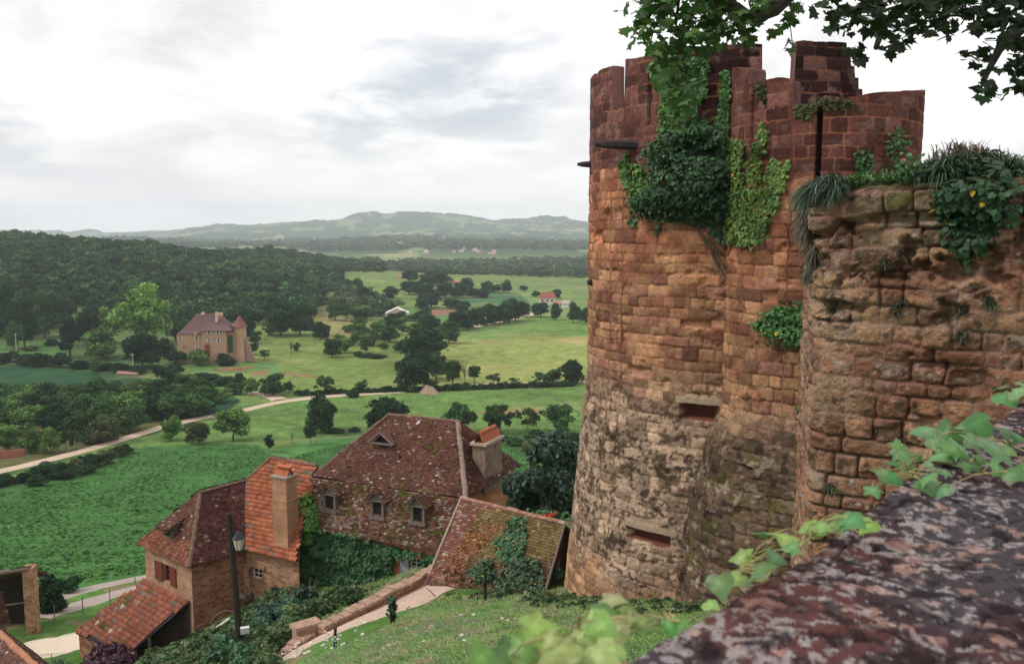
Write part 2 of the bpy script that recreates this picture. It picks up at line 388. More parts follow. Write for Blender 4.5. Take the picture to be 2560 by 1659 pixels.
def ribbon(name, px, width, m, lift=.05, step=1.5, ymin=8, label=None, wfun=None):
    P = [ground(u, v, ymin) for u, v in px]
    pts = []
    for a, b in zip(P[:-1], P[1:]):
        n = max(1, int((b - a).length / step))
        for i in range(n): pts.append(a.lerp(b, i / n))
    pts.append(P[-1])
    for _ in range(3):
        pts = [pts[0]] + [(pts[i - 1] + pts[i] * 2 + pts[i + 1]) / 4 for i in range(1, len(pts) - 1)] + [pts[-1]]
    rows = []; nw = 5
    for i, p in enumerate(pts):
        d = (pts[min(i + 1, len(pts) - 1)] - pts[max(i - 1, 0)]); d.z = 0; d.normalize(); s = Vector((d.y, -d.x, 0))
        w = width * (wfun(i / len(pts)) if wfun else 1) * (1 + .14 * math.sin(i * 1.3) * random.random())
        rows.append([p + s * (w * (k / (nw - 1) - .5)) for k in range(nw)])
    A = np.array([[tuple(q) for q in r] for r in rows]); A[..., 2] = H(A[..., 0], A[..., 1]) + lift
    A[:, [0, -1], 2] -= lift * 1.6
    me = fast_mesh(name, A.reshape(-1, 3), grid_faces(len(rows), nw).ravel(), np.full((len(rows) - 1) * (nw - 1), 4), smooth=True)
    return tag(link(name, me, m), label, kind='structure')
m_road = mat('pale_gravel', (.50, .38, .29), var=.12, ns=.4, var2=.15, ns2=3)
m_lane = mat('lane_grit', (.33, .27, .24), var=.12, ns=.4, var2=.15, ns2=4)
m_gravel = mat('yard_gravel', (.60, .50, .39), var=.08, ns=.8, var2=.12, ns2=9)
ribbon('road', [(-120, 1200), (0, 1179), (86, 1158), (181, 1134), (259, 1112), (337, 1088), (404, 1067), (480, 1048), (560, 1036), (620, 1024), (660, 1012), (700, 1004), (775, 994), (865, 987), (932, 984), (1010, 979)], 4.6, m_road, .25, 3, label='pale country road crossing the valley', ymin=100)
ribbon('side_road', [(700, 1000), (685, 990), (662, 984), (630, 982)], 6.0, m_road, .22, 3, label='pale road branch by the round trees', ymin=100)
ribbon('track', [(1180, 962), (1300, 958), (1400, 955), (1500, 952)], 3.0, m_road, .2, 4, label='pale track along the far meadow edge', ymin=100)
ribbon('farm_lane', [(1180, 818), (1240, 806), (1290, 796), (1345, 782)], 7.0, m_road, .35, 6, label='farm lane beside the row of trees', ymin=100)
ribbon('lane', [(-60, 1530), (60, 1512), (170, 1487), (260, 1462), (350, 1445), (420, 1430)], 2.6, m_lane, .05, 1.5, label='grey lane curving past the village houses', ymin=50)
ribbon('lane', [(90, 1545), (170, 1516), (250, 1492), (320, 1475), (400, 1455)], 2.6, m_lane, .05, 1.5, label='near half of the grey lane beside the grass', ymin=50)
ribbon('yard', [(20, 1640), (100, 1624), (160, 1606), (230, 1590), (330, 1575)], 5.6, m_gravel, .05, 1.0, label='pale gravel yard by the shed', ymin=45)
m_rut = mat('ditch_grass', (.055, .10, .04), var=.3, ns=.5)
ribbon('field_ditch', [(1318, 962), (1370, 984), (1420, 1012), (1450, 1036)], .9, m_rut, .10, 3, label='thin ditch line running diagonally over the meadow', ymin=150)
ribbon('field_track', [(640, 1108), (760, 1098), (850, 1094), (900, 1090)], 1.2, mat('worn_earth', (.22, .17, .09), var=.3, ns=.5), .05, 3, label='worn earth edge between the lower and upper fields', ymin=110)
ribbon('field_track', [(1100, 905), (1220, 918), (1340, 912), (1480, 905)], 1.4, mat('mown_line', (.30, .26, .10), var=.3, ns=.3), .08, 5, label='pale mown line across the large meadow', ymin=150)
ribbon('path', [(640, 1692), (722, 1638), (792, 1596), (872, 1558), (952, 1524), (1022, 1493), (1072, 1467), (1112, 1440)], 3.4, mat('path_grit', (.46, .34, .27), var=.15, ns=1.5, var2=.2, ns2=12), .05, .5, label='pink gravel path below the grass bank', ymin=20)
# ================================================================ TREES
Zv0 = Vector((0, 0, 1))
m_bark = mat('bark', (.13, .10, .07), var=.3, ns=3, bump=.5, bs=12)
LEAFM = {k: mat('leaves_' + k, attr=True, var=.22, ns=.5, var2=.0, bump=0, rough=.8, trans=.18, objrand=.16, spec=.1) for k in ('tree',)}
def crown_points(g, n, rx, rz, lobes, lr, zc, shell=.72, flat=0, top=None):
    """lobes spread over an ellipsoid; leaves over each lobe"""
    cs = []
    skew = g.normal(0, .10, 2)
    for i in range(lobes):
        while True:
            d = g.normal(0, 1, 3); d /= np.linalg.norm(d)
            if d[2] > -.9: break
        rr = shell * g.uniform(.40, 1.12)
        zz = d[2] * rz * rr
        wid = 1.0 if top is None else top((zz / rz + 1) / 2)
        cs.append((d[0] * rx * rr * wid + skew[0] * zz, d[1] * rx * rr * wid + skew[1] * zz, zc + zz, lr * g.uniform(.5, 1.3) * (.6 + .4 * wid), g.uniform(.62, 1.28)))
    cs = np.array(cs)
    w = cs[:, 3] ** 2; w /= w.sum()
    k = g.choice(len(cs), n, p=w)
    d = g.normal(0, 1, (n, 3)); d /= np.linalg.norm(d, axis=1)[:, None]
    d[:, 2] = np.where(d[:, 2] < -.75, -d[:, 2] * .6, d[:, 2])
    r = cs[k, 3] * g.uniform(.60, 1.10, n) * np.where(g.random(n) < .12, g.uniform(1.0, 1.35, n), 1)
    P = cs[k, :3] + d * r[:, None] * np.array([1, 1, .85]) - np.array([0, 0, .35])
    return P, d, cs[k, 4]
def make_crown(name, seed, n, rx, rz, lobes, lr, zc, size, color, kind='card', jit=.75, top=None, shell=.72):
    g = np.random.default_rng(seed)
    P, d, t = crown_points(g, n, rx, rz, lobes, lr, zc, shell, top=top)
    c = np.array(color)[None, :] * t[:, None] * g.uniform(.7, 1.3, n)[:, None]
    c = c * np.stack([g.uniform(.9, 1.15, n), np.ones(n), g.uniform(.85, 1.1, n)], 1)
    return leaf_mesh(name, P, d, size * g.uniform(.6, 1.3, n), c, kind=kind, jit=jit, g=g)
def make_trunk(name, seed, h, r, forks, top, spread):
    g = np.random.default_rng(seed); mb = MB()
    bend = [(g.uniform(-.02, .02) * h * k, g.uniform(-.02, .02) * h * k, h * k / 4 - .02 * h) for k in range(5)]
    mb.tube(bend, [r, r * .85, r * .7, r * .6, r * .5], 7)
    for i in range(forks):
        a = 2 * math.pi * i / forks + g.uniform(-.4, .4); z0 = h * g.uniform(.6, 1); s = spread * g.uniform(.6, 1)
        mb.tube([(0, 0, z0), (math.cos(a) * s * .4, math.sin(a) * s * .4, z0 + (top - z0) * .45), (math.cos(a) * s, math.sin(a) * s, z0 + (top - z0) * g.uniform(.7, 1))], [r * .5, r * .33, r * .1], 5)
    return mb.mesh(name)
DARK = (.026, .068, .027); MID = (.050, .115, .036); PALE = (.100, .195, .050); OLIVE = (.090, .115, .045); BLUE = (.020, .055, .026)
# every prototype is 10 m high and about 8 m wide
PROTO = {}
def proto(kind, crown, trunk): PROTO.setdefault(kind, []).append((crown, trunk))
for s in range(5):
    proto('round', make_crown('crown', 110 + s, 5600, 4.0, 4.7, 34, 1.5, 4.7, .38, DARK), make_trunk('trunk', s, 3.2, .30, 5, 8, 2.6))
    proto('mid', make_crown('crown', 120 + s, 5000, 4.0, 4.6, 32, 1.4, 4.8, .38, MID), make_trunk('trunk', s + 5, 3.2, .28, 5, 8, 2.6))
    proto('pale', make_crown('crown', 130 + s, 4200, 3.9, 4.4, 30, 1.3, 5.0, .38, PALE, shell=.8), make_trunk('trunk', s + 9, 3.6, .26, 6, 8.5, 2.8))
    proto('open', make_crown('crown', 140 + s, 2300, 3.9, 3.7, 24, 1.05, 5.8, .34, MID, shell=.92), make_trunk('trunk', s + 15, 3.6, .22, 8, 9, 3.2))
    proto('bush', make_crown('crown', 50 + s, 3400, 4.3, 4.8, 26, 1.7, 4.2, .5, DARK), make_trunk('trunk', s + 21, 3, .3, 5, 7, 2.4))
    proto('palebush', make_crown('crown', 60 + s, 3000, 4.3, 4.8, 26, 1.6, 4.2, .5, PALE), make_trunk('trunk', s + 25, 3, .3, 5, 7, 2.4))
    proto('olive', make_crown('crown', 65 + s, 3000, 4.2, 4.6, 26, 1.5, 4.4, .42, OLIVE), make_trunk('trunk', s + 27, 3, .3, 5, 7, 2.4))
proto('bright', make_crown('crown', 170, 8500, 4.2, 4.7, 40, 1.35, 4.9, .40, (.145, .27, .062)), make_trunk('trunk', 41, 3.2, .3, 6, 8, 2.6))
proto('cedar', make_crown('crown', 70, 5200, 3.6, 5.0, 40, 1.0, 5.2, .34, BLUE, top=lambda t: max(.12, 1.15 - t)), make_trunk('trunk', 31, 8, .35, 6, 9, .6))
proto('narrow', make_crown('crown', 71, 2600, 1.7, 4.4, 18, .9, 5.8, .34, MID), make_trunk('trunk', 32, 5, .22, 5, 9, .8))
proto('teardrop', make_crown('crown', 72, 3400, 2.7, 4.3, 26, 1.0, 5.8, .3, DARK, top=lambda t: 1.25 - .9 * abs(t - .35) * 1.3), make_trunk('trunk', 33, 4, .18, 5, 8, .8))
proto('bare', make_crown('crown', 73, 130, 2.2, 3.0, 12, .8, 6.2, .26, (.12, .13, .07)), make_trunk('trunk', 34, 5.5, .26, 11, 10, 2.2))
GROUPS = {}
_tp = {}
_cnt = [0]
def tree(cx, vb, vt, w, kind, label, group=None, ymin=95, name=None, cat=None, Y=None):
    """a tree whose foot stands where the sight line (cx, vb) meets the land; height and width come out in metres"""
    if Y is None: p = ground(cx, vb, ymin)
    else:
        r = ray(cx, vb); p = Vector((r.x * Y, Y, 0)); p.z = h1(p.x, p.y)
    scale = (p.y * CT - p.z * ST) / F
    h = max(.6, (vb - vt) * scale * 1.06); wd = w * scale * (1.18 if kind in ('round', 'mid', 'pale', 'open') else 1.12)
    if Y is not None:
        h = max(h, p.y * ray(cx, vt).z - p.z)
    var = PROTO[kind]; _cnt[0] += 1; ki = _cnt[0] % len(var); crown, trunk = var[ki]
    nm = name or ('bush' if 'bush' in kind or kind == 'olive' and h < 5 else ('cedar_tree' if kind == 'cedar' else 'tree'))
    o = empty(nm, p, label, cat or ('bush' if nm == 'bush' else 'tree'), group)
    natw = {'cedar': 7.6, 'narrow': 4.6, 'teardrop': 6.4, 'bare': 5.5}.get(kind, 8.8)
    o.scale = (wd / natw, wd / natw, h / 9.9); o.rotation_euler = (0, 0, random.uniform(0, 6.28))
    for me, n_, m_ in ((crown, 'crown', LEAFM['tree']), (trunk, 'trunk', m_bark)):
        if len(me.materials) == 0: me.materials.append(m_)
        c = bpy.data.objects.new(n_, me); COL.objects.link(c); c.parent = o
    return o
T = tree
g_ = 'trees around the far castle house'
T(360, 862, 704, 134, 'bright', 'tallest pale green tree left of the distant manor house', g_)
T(272, 856, 764, 66, 'bright', 'rounded pale tree just left of the tallest pale tree', g_)
T(176, 893, 778, 66, 'cedar', 'blackish conifer standing between hill wood and round green tree', g_)
T(216, 862, 760, 56, 'round', 'dark tree behind the blackish conifer', g_)
T(258, 897, 808, 112, 'pale', 'broad mid green tree between conifer and dark tree, left of manor', g_)
T(356, 920, 826, 98, 'round', 'wide dark tree right in front of the pale tall tree', g_)
T(416, 896, 842, 40, 'round', 'small dark tree touching the left end of the manor', g_)
T(440, 852, 792, 62, 'mid', 'green tree peeping over the left roof of the manor', g_)
T(470, 845, 790, 50, 'mid', 'tree crown behind the long manor roof', g_)
T(560, 842, 785, 60, 'round', 'dark tree behind manor between main roof and turret', g_)
T(612, 850, 792, 50, 'round', 'dark tree behind the conical turret', g_)
T(703, 838, 745, 80, 'round', 'left of the two big dark trees in the meadow right of the manor', g_)
T(750, 839, 750, 72, 'round', 'right of the two big dark trees in the meadow right of the manor', g_)
T(672, 838, 800, 34, 'olive', 'low olive shrub at the foot of the two big dark trees', g_, name='bush')
T(450, 906, 868, 66, 'bush', 'dark clipped bush under the manor windows', g_)
T(497, 912, 868, 60, 'palebush', 'paler bush at the manor corner', g_)
T(562, 912, 880, 52, 'bush', 'dark bush at the foot of the manor pavilion', g_)
T(625, 885, 848, 36, 'bush', 'bush behind the leaning buttress of the manor turret', g_)
T(640, 858, 822, 30, 'mid', 'small tree up the meadow right of the turret', g_)
T(662, 898, 872, 24, 'open', 'little orchard tree right of the turret buttress')
T(729, 891, 850, 18, 'bare', 'thin bare orchard tree left of a small bush in the meadow')
T(742, 878, 855, 20, 'mid', 'small bushy tree beside the thin bare orchard tree')
T(423, 952, 900, 64, 'bush', 'rounded bush at the field corner below the manor', ymin=150)
T(464, 956, 928, 50, 'palebush', 'pale low bush right of the rounded field corner bush')
T(520, 948, 930, 70, 'bush', 'low dark hedge bush on the garden bank below the manor')
T(560, 962, 940, 70, 'bush', 'lower hedge bush nearer the road below the manor garden')
T(601, 972, 930, 34, 'round', 'small dark tree by the manor garden plots')
T(628, 986, 942, 44, 'pale', 'pale small tree left of the round tree at the road junction')
T(682, 988, 926, 66, 'mid', 'round green tree at the road junction')
T(722, 980, 948, 28, 'mid', 'small tree right of the round junction tree')
T(585, 985, 950, 50, 'mid', 'green tree in the hedge left of the pale small tree')
T(560, 1005, 962, 52, 'pale', 'pale tree at the right end of the walnut orchard')
for i, (cx, vb, vt, w) in enumerate([(15, 905, 872, 50), (60, 912, 884, 54), (105, 915, 878, 60), (150, 918, 880, 52), (200, 922, 896, 50), (250, 926, 900, 54), (300, 930, 906, 50), (345, 934, 912, 46), (-20, 912, 876, 60)]):
    T(cx, vb, vt, w, 'bush', 'dark hedge bush in the line along the top of the crop field', 'hedge bushes above the crop field')
for i, (cx, vb, vt, w, k) in enumerate([(12, 845, 700, 74, 'round'), (62, 868, 720, 70, 'round'), (112, 846, 706, 72, 'mid'), (36, 874, 790, 46, 'mid'), (140, 820, 735, 56, 'round'), (240, 800, 742, 50, 'round'), (170, 800, 735, 50, 'mid')]):
    T(cx, vb, vt, w, k, 'large tree at the left front edge of the hill wood', 'trees at the left edge of the hill wood')
for i, (cx, vb, vt, w) in enumerate([(195, 850, 834, 40), (230, 836, 820, 34), (80, 876, 858, 40), (130, 862, 846, 40), (165, 842, 826, 34), (205, 826, 808, 36)]):
    T(cx, vb, vt, w, ['olive', 'bush'][i % 2], 'scrubby bush on the slope left of the manor', 'scrub on the slope left of the manor', name='bush')
g_ = 'trees scattered over the middle meadows'
for cx, vb, vt, w, k, lab in [
    (803, 847, 799, 43, 'round', 'dark round tree in the dry meadow right of the twin dark trees'),
    (830, 893, 842, 46, 'round', 'dark tree beside a paler one in the left meadow'),
    (860, 882, 834, 48, 'pale', 'pale tree touching the dark tree in the left meadow'),
    (838, 800, 750, 46, 'mid', 'green tree at the foot of the second wooded hill'),
    (866, 803, 753, 42, 'open', 'open tree right beside the green tree under the second hill'),
    (914, 798, 762, 46, 'mid', 'tree just left of the white barn'),
    (972, 855, 806, 54, 'mid', 'round green tree with clear trunk below the white barn'),
    (1006, 838, 808, 34, 'open', 'little open tree right below the white barn'),
    (916, 882, 838, 36, 'open', 'slender orchard tree above the dark hedge strip'),
    (945, 836, 796, 44, 'pale', 'pale orchard tree below the barn'), (900, 838, 798, 48, 'pale', 'another pale orchard tree further left below the barn'),
    (946, 790, 748, 54, 'mid', 'green tree above and left of the white barn'), (912, 760, 715, 50, 'round', 'tree at the hedge between the knoll fields'),
    (1004, 802, 776, 34, 'round', 'dark tree in front of the white barn wall'), (982, 800, 780, 28, 'round', 'small dark tree hiding the left barn corner'), (1034, 802, 782, 32, 'mid', 'tree hiding the right barn corner'),
    (1062, 812, 778, 40, 'mid', 'tree right of the white barn'), (1080, 824, 786, 44, 'round', 'dark tree between barn and avenue'),
    (1056, 905, 806, 112, 'round', 'upper crown of the great dark clump in mid valley'), (1036, 974, 868, 100, 'round', 'largest near tree of the great dark clump'),
    (1090, 948, 866, 70, 'mid', 'paler right tree of the great dark clump'), (1122, 858, 790, 58, 'mid', 'green tree behind the great clump by the big meadow'),
    (1010, 880, 846, 44, 'round', 'left shoulder tree of the great clump'),
    (1132, 960, 888, 46, 'mid', 'feathery tree between clump and bare tree'), (1161, 968, 902, 22, 'bare', 'bare pinkish tree trunk on the meadow hedge'),
    (1186, 964, 902, 34, 'narrow', 'narrow dark tree right of the bare trunk'), (1235, 964, 930, 34, 'open', 'small orchard tree on the far meadow hedge'),
    (1285, 960, 942, 26, 'open', 'tiny round tree on the far meadow hedge'), (1350, 958, 926, 44, 'open', 'loose fruit tree left of the spreading oak'),
    (1384, 956, 916, 46, 'mid', 'green tree touching the spreading oak'), (1428, 956, 892, 66, 'round', 'spreading dark oak beside the tower'),
    (905, 982, 947, 34, 'open', 'thin orchard tree above the road'), (812, 985, 934, 48, 'open', 'pale airy tree behind the ivy clad tall tree'),
    (1012, 974, 950, 34, 'pale', 'pale shrub at the foot of the great clump'), (1080, 972, 944, 40, 'pale', 'pale shrub beside the earth heap'),
    (880, 992, 974, 36, 'bush', 'dark bush beside the road'), (960, 872, 858, 22, 'bush', 'small bush in the left meadow'), (1030, 980, 960, 32, 'pale', 'small shrub at the hedge left of the earth heap')]:
    T(cx, vb, vt, w, k, lab, g_, ymin=150)
g_ = 'avenue trees beside the farm lane'
for cx, vb, vt, w in [(1148, 826, 770, 56), (1183, 820, 764, 46), (1218, 814, 754, 50), (1238, 810, 758, 44), (1260, 808, 750, 50), (1288, 802, 744, 54), (1310, 792, 750, 36), (1166, 822, 782, 36)]:
    T(cx, vb, vt, w, 'round', 'dark tree in the close row beside the farm lane', g_, ymin=200)
for cx, vb, vt, w, lab in [(1352, 792, 752, 44, 'leftmost of the dark round trees below the farmhouse'), (1389, 799, 757, 30, 'second dark round tree below the farmhouse'), (1433, 806, 752, 34, 'third dark round tree below the farmhouse'), (1464, 810, 762, 32, 'dark round tree nearest the tower below the farmhouse')]:
    T(cx, vb, vt, w, 'round', lab, 'round trees below the farmhouse', ymin=200)
g_ = 'hedgerow trees on the knoll'
for cx, vb, vt, w in [(978, 746, 712, 44), (1022, 736, 700, 48), (1048, 738, 702, 42), (1068, 748, 704, 52), (1078, 768, 722, 60), (1060, 772, 736, 46), (1112, 744, 704, 42), (1160, 738, 694, 48), (1140, 744, 716, 40), (1186, 744, 716, 44), (1210, 744, 718, 38), (1128, 772, 744, 46), (1158, 778, 752, 36), (1268, 732, 698, 30), (867, 726, 694, 26), (891, 729, 692, 34), (1024, 704, 674, 44), (1076, 712, 676, 56), (1102, 714, 674, 52), (1236, 730, 708, 40), (1218, 726, 700, 30), (1308, 728, 712, 22), (1388, 745, 722, 34), (1340, 742, 726, 22)]:
    T(cx, vb, vt, w, 'round', 'dark hedgerow tree on the knoll between the far fields', g_, ymin=300)
T(1120, 738, 700, 26, 'narrow', 'narrow pale tree rising from the knoll hedgerow', g_, ymin=300)
g_ = 'trees in the meadow behind the village'
for cx, vb, vt, w, k, lab in [
    (806, 1080, 974, 74, 'round', 'tall ivy clad dark tree left of the big tiled roof'), (777, 1110, 1048, 36, 'teardrop', 'slim dark sapling in front of the tall ivy clad tree'),
    (673, 1130, 1084, 30, 'teardrop', 'small drop shaped dark sapling alone in the green field'), (731, 1106, 1080, 16, 'bare', 'tiny bare sapling in the green field'),
    (962, 1076, 984, 108, 'round', 'broad dark tree rising behind the ridge of the big roof'), (1147, 1080, 990, 74, 'mid', 'rounded tree behind the right part of the big roof'),
    (1250, 1082, 1002, 78, 'open', 'gnarled dark fruit tree behind the big chimney'), (1236, 1080, 1010, 50, 'mid', 'leafy undergrowth tree behind the big chimney'), (1320, 1078, 1010, 56, 'open', 'pale airy tree right of the gnarled fruit tree'),
    (1396, 1082, 994, 84, 'open', 'largest airy tree beside the tower foot'), (1402, 1086, 1020, 56, 'pale', 'pale bush tree next to the tower edge'), (1050, 1075, 1040, 60, 'mid', 'tree crown just above the big roof ridge'),
    (583, 1102, 1004, 90, 'pale', 'spreading walnut tree at the edge of the green field'), (496, 1110, 1042, 62, 'olive', 'olive toned round tree beside the road'),
    (428, 1100, 1034, 52, 'pale', 'light green tree at the road edge'),
    (1282, 1112, 1088, 54, 'mid', 'low green bush right of the big chimney'), (1240, 1100, 1078, 60, 'bush', 'dark thicket behind the big chimney'), (1340, 1100, 1072, 60, 'bush', 'dark thicket near the tower'), (1410, 1110, 1070, 80, 'bush', 'dense thicket at the tower edge'),
    (1330, 1125, 1098, 70, 'olive', 'brownish thicket above the black evergreen'), (840, 1080, 1070, 50, 'bush', 'low ditch bush right of the tall ivy clad tree'), (885, 1078, 1066, 30, 'bush', 'small ditch bush left of the big roof')]:
    T(cx, vb, vt, w, k, lab, g_, ymin=110, name=('walnut_tree' if 'walnut' in lab else None))
g_ = 'walnut orchard left of the road'
k = 0
for vb, u0, u1, st, h, w in [(1012, -20, 545, 52, 62, 78), (1030, 0, 560, 56, 66, 84), (1052, -20, 500, 56, 72, 86), (1080, 10, 330, 62, 74, 88)]:
    u = u0
    while u < u1:
        du = random.uniform(-10, 10); T(u + du, vb + random.uniform(-4, 4) + .012 * (250 - u) * (vb > 1040) * 2, vb - h - random.uniform(-6, 8), w, ['mid', 'mid', 'pale', 'round', 'mid'][k % 5], 'walnut tree in the dense orchard left of the road', g_, ymin=120, name='walnut_tree'); k += 1; u += st
g_ = 'small trees at the near edge of the orchard'
for cx, vb, vt, w, k, lab in [(20, 1128, 1050, 80, 'pale', 'bright green tree at the left picture edge by the road'), (75, 1132, 1066, 60, 'pale', 'pale tree over the red earth patch'), (128, 1132, 1068, 54, 'pale', 'bright small tree with forked trunk by the road'), (165, 1124, 1066, 34, 'open', 'thin young tree right of the forked one'), (190, 1122, 1066, 28, 'open', 'thin young tree beside the bare earth'), (262, 1106, 1034, 104, 'olive', 'greyish olive shrub thicket at the road bend'), (232, 1108, 1070, 60, 'bush', 'dark bush under the olive thicket')]:
    T(cx, vb, vt, w, k, lab, g_, ymin=120)
g_ = 'hedge along the near side of the road'
for cx, vb, vt, w in [(20, 1210, 1182, 50), (60, 1206, 1176, 44), (104, 1196, 1146, 56), (132, 1196, 1158, 50), (150, 1190, 1150, 46), (185, 1178, 1138, 46), (210, 1172, 1134, 46), (240, 1164, 1124, 50), (268, 1158, 1118, 44), (294, 1142, 1106, 44), (318, 1134, 1108, 34), (-15, 1218, 1186, 50), (165, 1196, 1166, 46), (90, 1214, 1186, 50), (215, 1184, 1156, 46)]:
    T(cx, vb, vt, w, random.choice(['bush', 'olive', 'bush']), 'shrub in the tangled hedge along the near side of the road', g_, ymin=120, name='bush')
g_ = 'low hedge line across the meadow'
u = 748
while u < 1440:
    v = 984 - (u - 748) * .034
    T(u, v + 4, v - 11 - random.uniform(-3, 4), 26, 'bush', 'low bush in the hedge line between road and upper meadow', g_, ymin=150); u += 17 + random.uniform(-3, 4)
for u, v, w in [(915, 892, 44), (945, 894, 44), (893, 888, 26), (960, 868, 24)]:
    T(u, v, v - 11, w, 'bush', 'dark bush in the short hedge strip of the left meadow', 'short hedge strip in the left meadow', ymin=150)
for cx, vb, vt, w, lab in [(118, 1528, 1436, 76, 'dark shrubby tree behind the stone pier'), (140, 1530, 1480, 60, 'spreading low branches of a shrub beside the lane'), (172, 1480, 1432, 56, 'dark green shrub at the field edge')]:
    T(cx, vb, vt, w, 'bush', lab, 'shrubs beside the lane', ymin=50)

for s_, (u0, v0) in enumerate([(1190 + 19 * i, 963 - .25 * i) for i in range(15)]):
    b = ground(u0, v0, 150); o = empty('fence_post', tuple(b), 'little wooden post in the wire fence along the far meadow', 'fence post', 'fence posts along the far meadow'); mb_ = MB(); mb_.tube([b - Zv0 * .2, b + Zv0 * 1.5], .12, 5); mb_.build('shaft', m_bark, o)
# ---- woods: one mass each, instanced crowns
protos = bpy.data.collections.new('wood_kinds')
for s in range(6):
    me = make_crown('wood_crown', 80 + s, 620, 3.9, 4.6, 15, 1.6, 5.0, .95, [DARK, MID, (.034, .08, .030), (.04, .09, .032), DARK, (.062, .13, .04)][s])
    me.materials.append(LEAFM['tree']); o = bpy.data.objects.new('wood_crown', me); protos.objects.link(o)
protos2 = bpy.data.collections.new('valley_wood_kinds')
for s in range(6):
    me = make_crown('wood_crown', 90 + s, 520, 3.9, 4.6, 15, 1.6, 5.0, 1.0, [(.08, .13, .06), (.095, .155, .065), (.065, .115, .055), (.11, .17, .07), (.075, .125, .055), (.12, .17, .08)][s])
    me.materials.append(LEAFM['tree']); o = bpy.data.objects.new('wood_crown', me); protos2.objects.link(o)
def scatter(name, P, scl, rot, idx, coll, mats=None):
    n = len(P); me = bpy.data.meshes.new(name); me.vertices.add(n); me.vertices.foreach_set('co', np.asarray(P, np.float32).ravel())
    a = me.attributes.new('scl', 'FLOAT_VECTOR', 'POINT'); a.data.foreach_set('vector', np.asarray(scl, np.float32).ravel())
    a = me.attributes.new('rot', 'FLOAT_VECTOR', 'POINT'); a.data.foreach_set('vector', np.asarray(rot, np.float32).ravel())
    a = me.attributes.new('idx', 'INT', 'POINT'); a.data.foreach_set('value', np.asarray(idx, np.int32))
    me.update(); o = bpy.data.objects.new(name, me); COL.objects.link(o)
    nt = bpy.data.node_groups.new(name, 'GeometryNodeTree')
    nt.interface.new_socket('Geometry', in_out='INPUT', socket_type='NodeSocketGeometry'); nt.interface.new_socket('Geometry', in_out='OUTPUT', socket_type='NodeSocketGeometry')
    N = nt.nodes; L = nt.links; gi = N.new('NodeGroupInput'); go = N.new('NodeGroupOutput')
    ip = N.new('GeometryNodeInstanceOnPoints'); ci = N.new('GeometryNodeCollectionInfo'); ci.inputs['Collection'].default_value = coll
    ci.inputs['Separate Children'].default_value = True; ci.inputs['Reset Children'].default_value = True
    def na(nm, t):
        q = N.new('GeometryNodeInputNamedAttribute'); q.data_type = t; q.inputs['Name'].default_value = nm
        return [s for s in q.outputs if s.enabled and s.name == 'Attribute'][0]
    L.new(gi.outputs[0], ip.inputs['Points']); L.new(ci.outputs[0], ip.inputs['Instance']); ip.inputs['Pick Instance'].default_value = True
    L.new(na('idx', 'INT'), ip.inputs['Instance Index']); L.new(na('rot', 'FLOAT_VECTOR'), ip.inputs['Rotation']); L.new(na('scl', 'FLOAT_VECTOR'), ip.inputs['Scale'])
    L.new(ip.outputs[0], go.inputs[0]); md = o.modifiers.new('scatter', 'NODES'); md.node_group = nt
    return o
def wood(name, label, region, y0, y1, u0, u1, sp, h0, h1_, wmul=1.15, dens=None, coll=None):
    X0 = (u0 - 1280) / F * y1 * 1.05; X1 = (u1 - 1280) / F * y1 * 1.05
    if X1 < (u1 - 1280) / F * y0: X1 = (u1 - 1280) / F * y0 + 10
    xs = np.arange(X0, X1, sp); ys = np.arange(y0, y1, sp); X, Y = np.meshgrid(xs, ys)
    X = X + rng.uniform(-.45, .45, X.shape) * sp; Y = Y + rng.uniform(-.45, .45, Y.shape) * sp
    X = X.ravel(); Y = Y.ravel(); a = X / Y; k = (a > (u0 - 1280) / F * 1.02) & (a < (u1 - 1280) / F * 1.02); X = X[k]; Y = Y[k]
    Z = H(X, Y); u, v = proj(X, Y, Z)
    k = region(u, v, X, Y); X = X[k]; Y = Y[k]; Z = Z[k]; n = len(X)
    s = rng.uniform(h0 * .8, h1_ * 1.1, n) / 10 * (.7 + .7 * fbm(X / 40, Y / 40, 61, 2))
    scl = np.stack([s * wmul, s * wmul, s], 1)
    rot = np.stack([np.zeros(n), np.zeros(n), rng.uniform(0, 6.28, n)], 1)
    # neighbouring trees tend to be of one kind
    idx = np.floor((fbm(X / 45, Y / 45, 67, 3) * 1.8 - .4 + rng.uniform(-.38, .38, n)) * 6).clip(0, 5).astype(int)
    o = scatter(name, np.stack([X, Y, Z - .3], 1), scl, rot, idx, coll or protos)
    print('wood', name, n); tag(o, label, 'wood', kind='stuff'); return o
HILL1 = [(-700, 560), (120, 560), (700, 600), (930, 700), (860, 712), (800, 725), (800, 760), (775, 795), (690, 800), (620, 812), (560, 815), (440, 818), (400, 800), (300, 790), (240, 770), (160, 760), (150, 790), (70, 850), (-700, 870)]
wood('hill_wood', 'dense deciduous wood covering the hill on the left', lambda u, v, X, Y: inpoly(u, v, HILL1) & (v > 500), 430, 960, -160, 860, 8.6, 9.5, 13.5, wmul=1.35)
wood('far_hill_wood', 'dark wood on the second hill behind the first', lambda u, v, X, Y: inpoly(u, v, [(420, 560), (1000, 560), (1000, 700), (900, 697), (800, 690), (740, 690), (420, 690)]), 960, 1300, 420, 960, 10, 7, 11, wmul=1.4)
VAL = [(790, 655), (900, 660), (1040, 656), (1250, 650), (1480, 645), (1600, 640), (1600, 750), (1480, 742), (1400, 730), (1290, 716), (1150, 708), (1000, 698), (900, 690), (840, 690), (790, 680)]
wood('valley_wood', 'belts of riverside trees across the flat valley', lambda u, v, X, Y: inpoly(u, v, VAL) & (fbm(X / 90, Y / 120, 71, 3) > .49), 1000, 1950, 780, 1560, 14, 6.5, 11, wmul=1.45, coll=protos2)
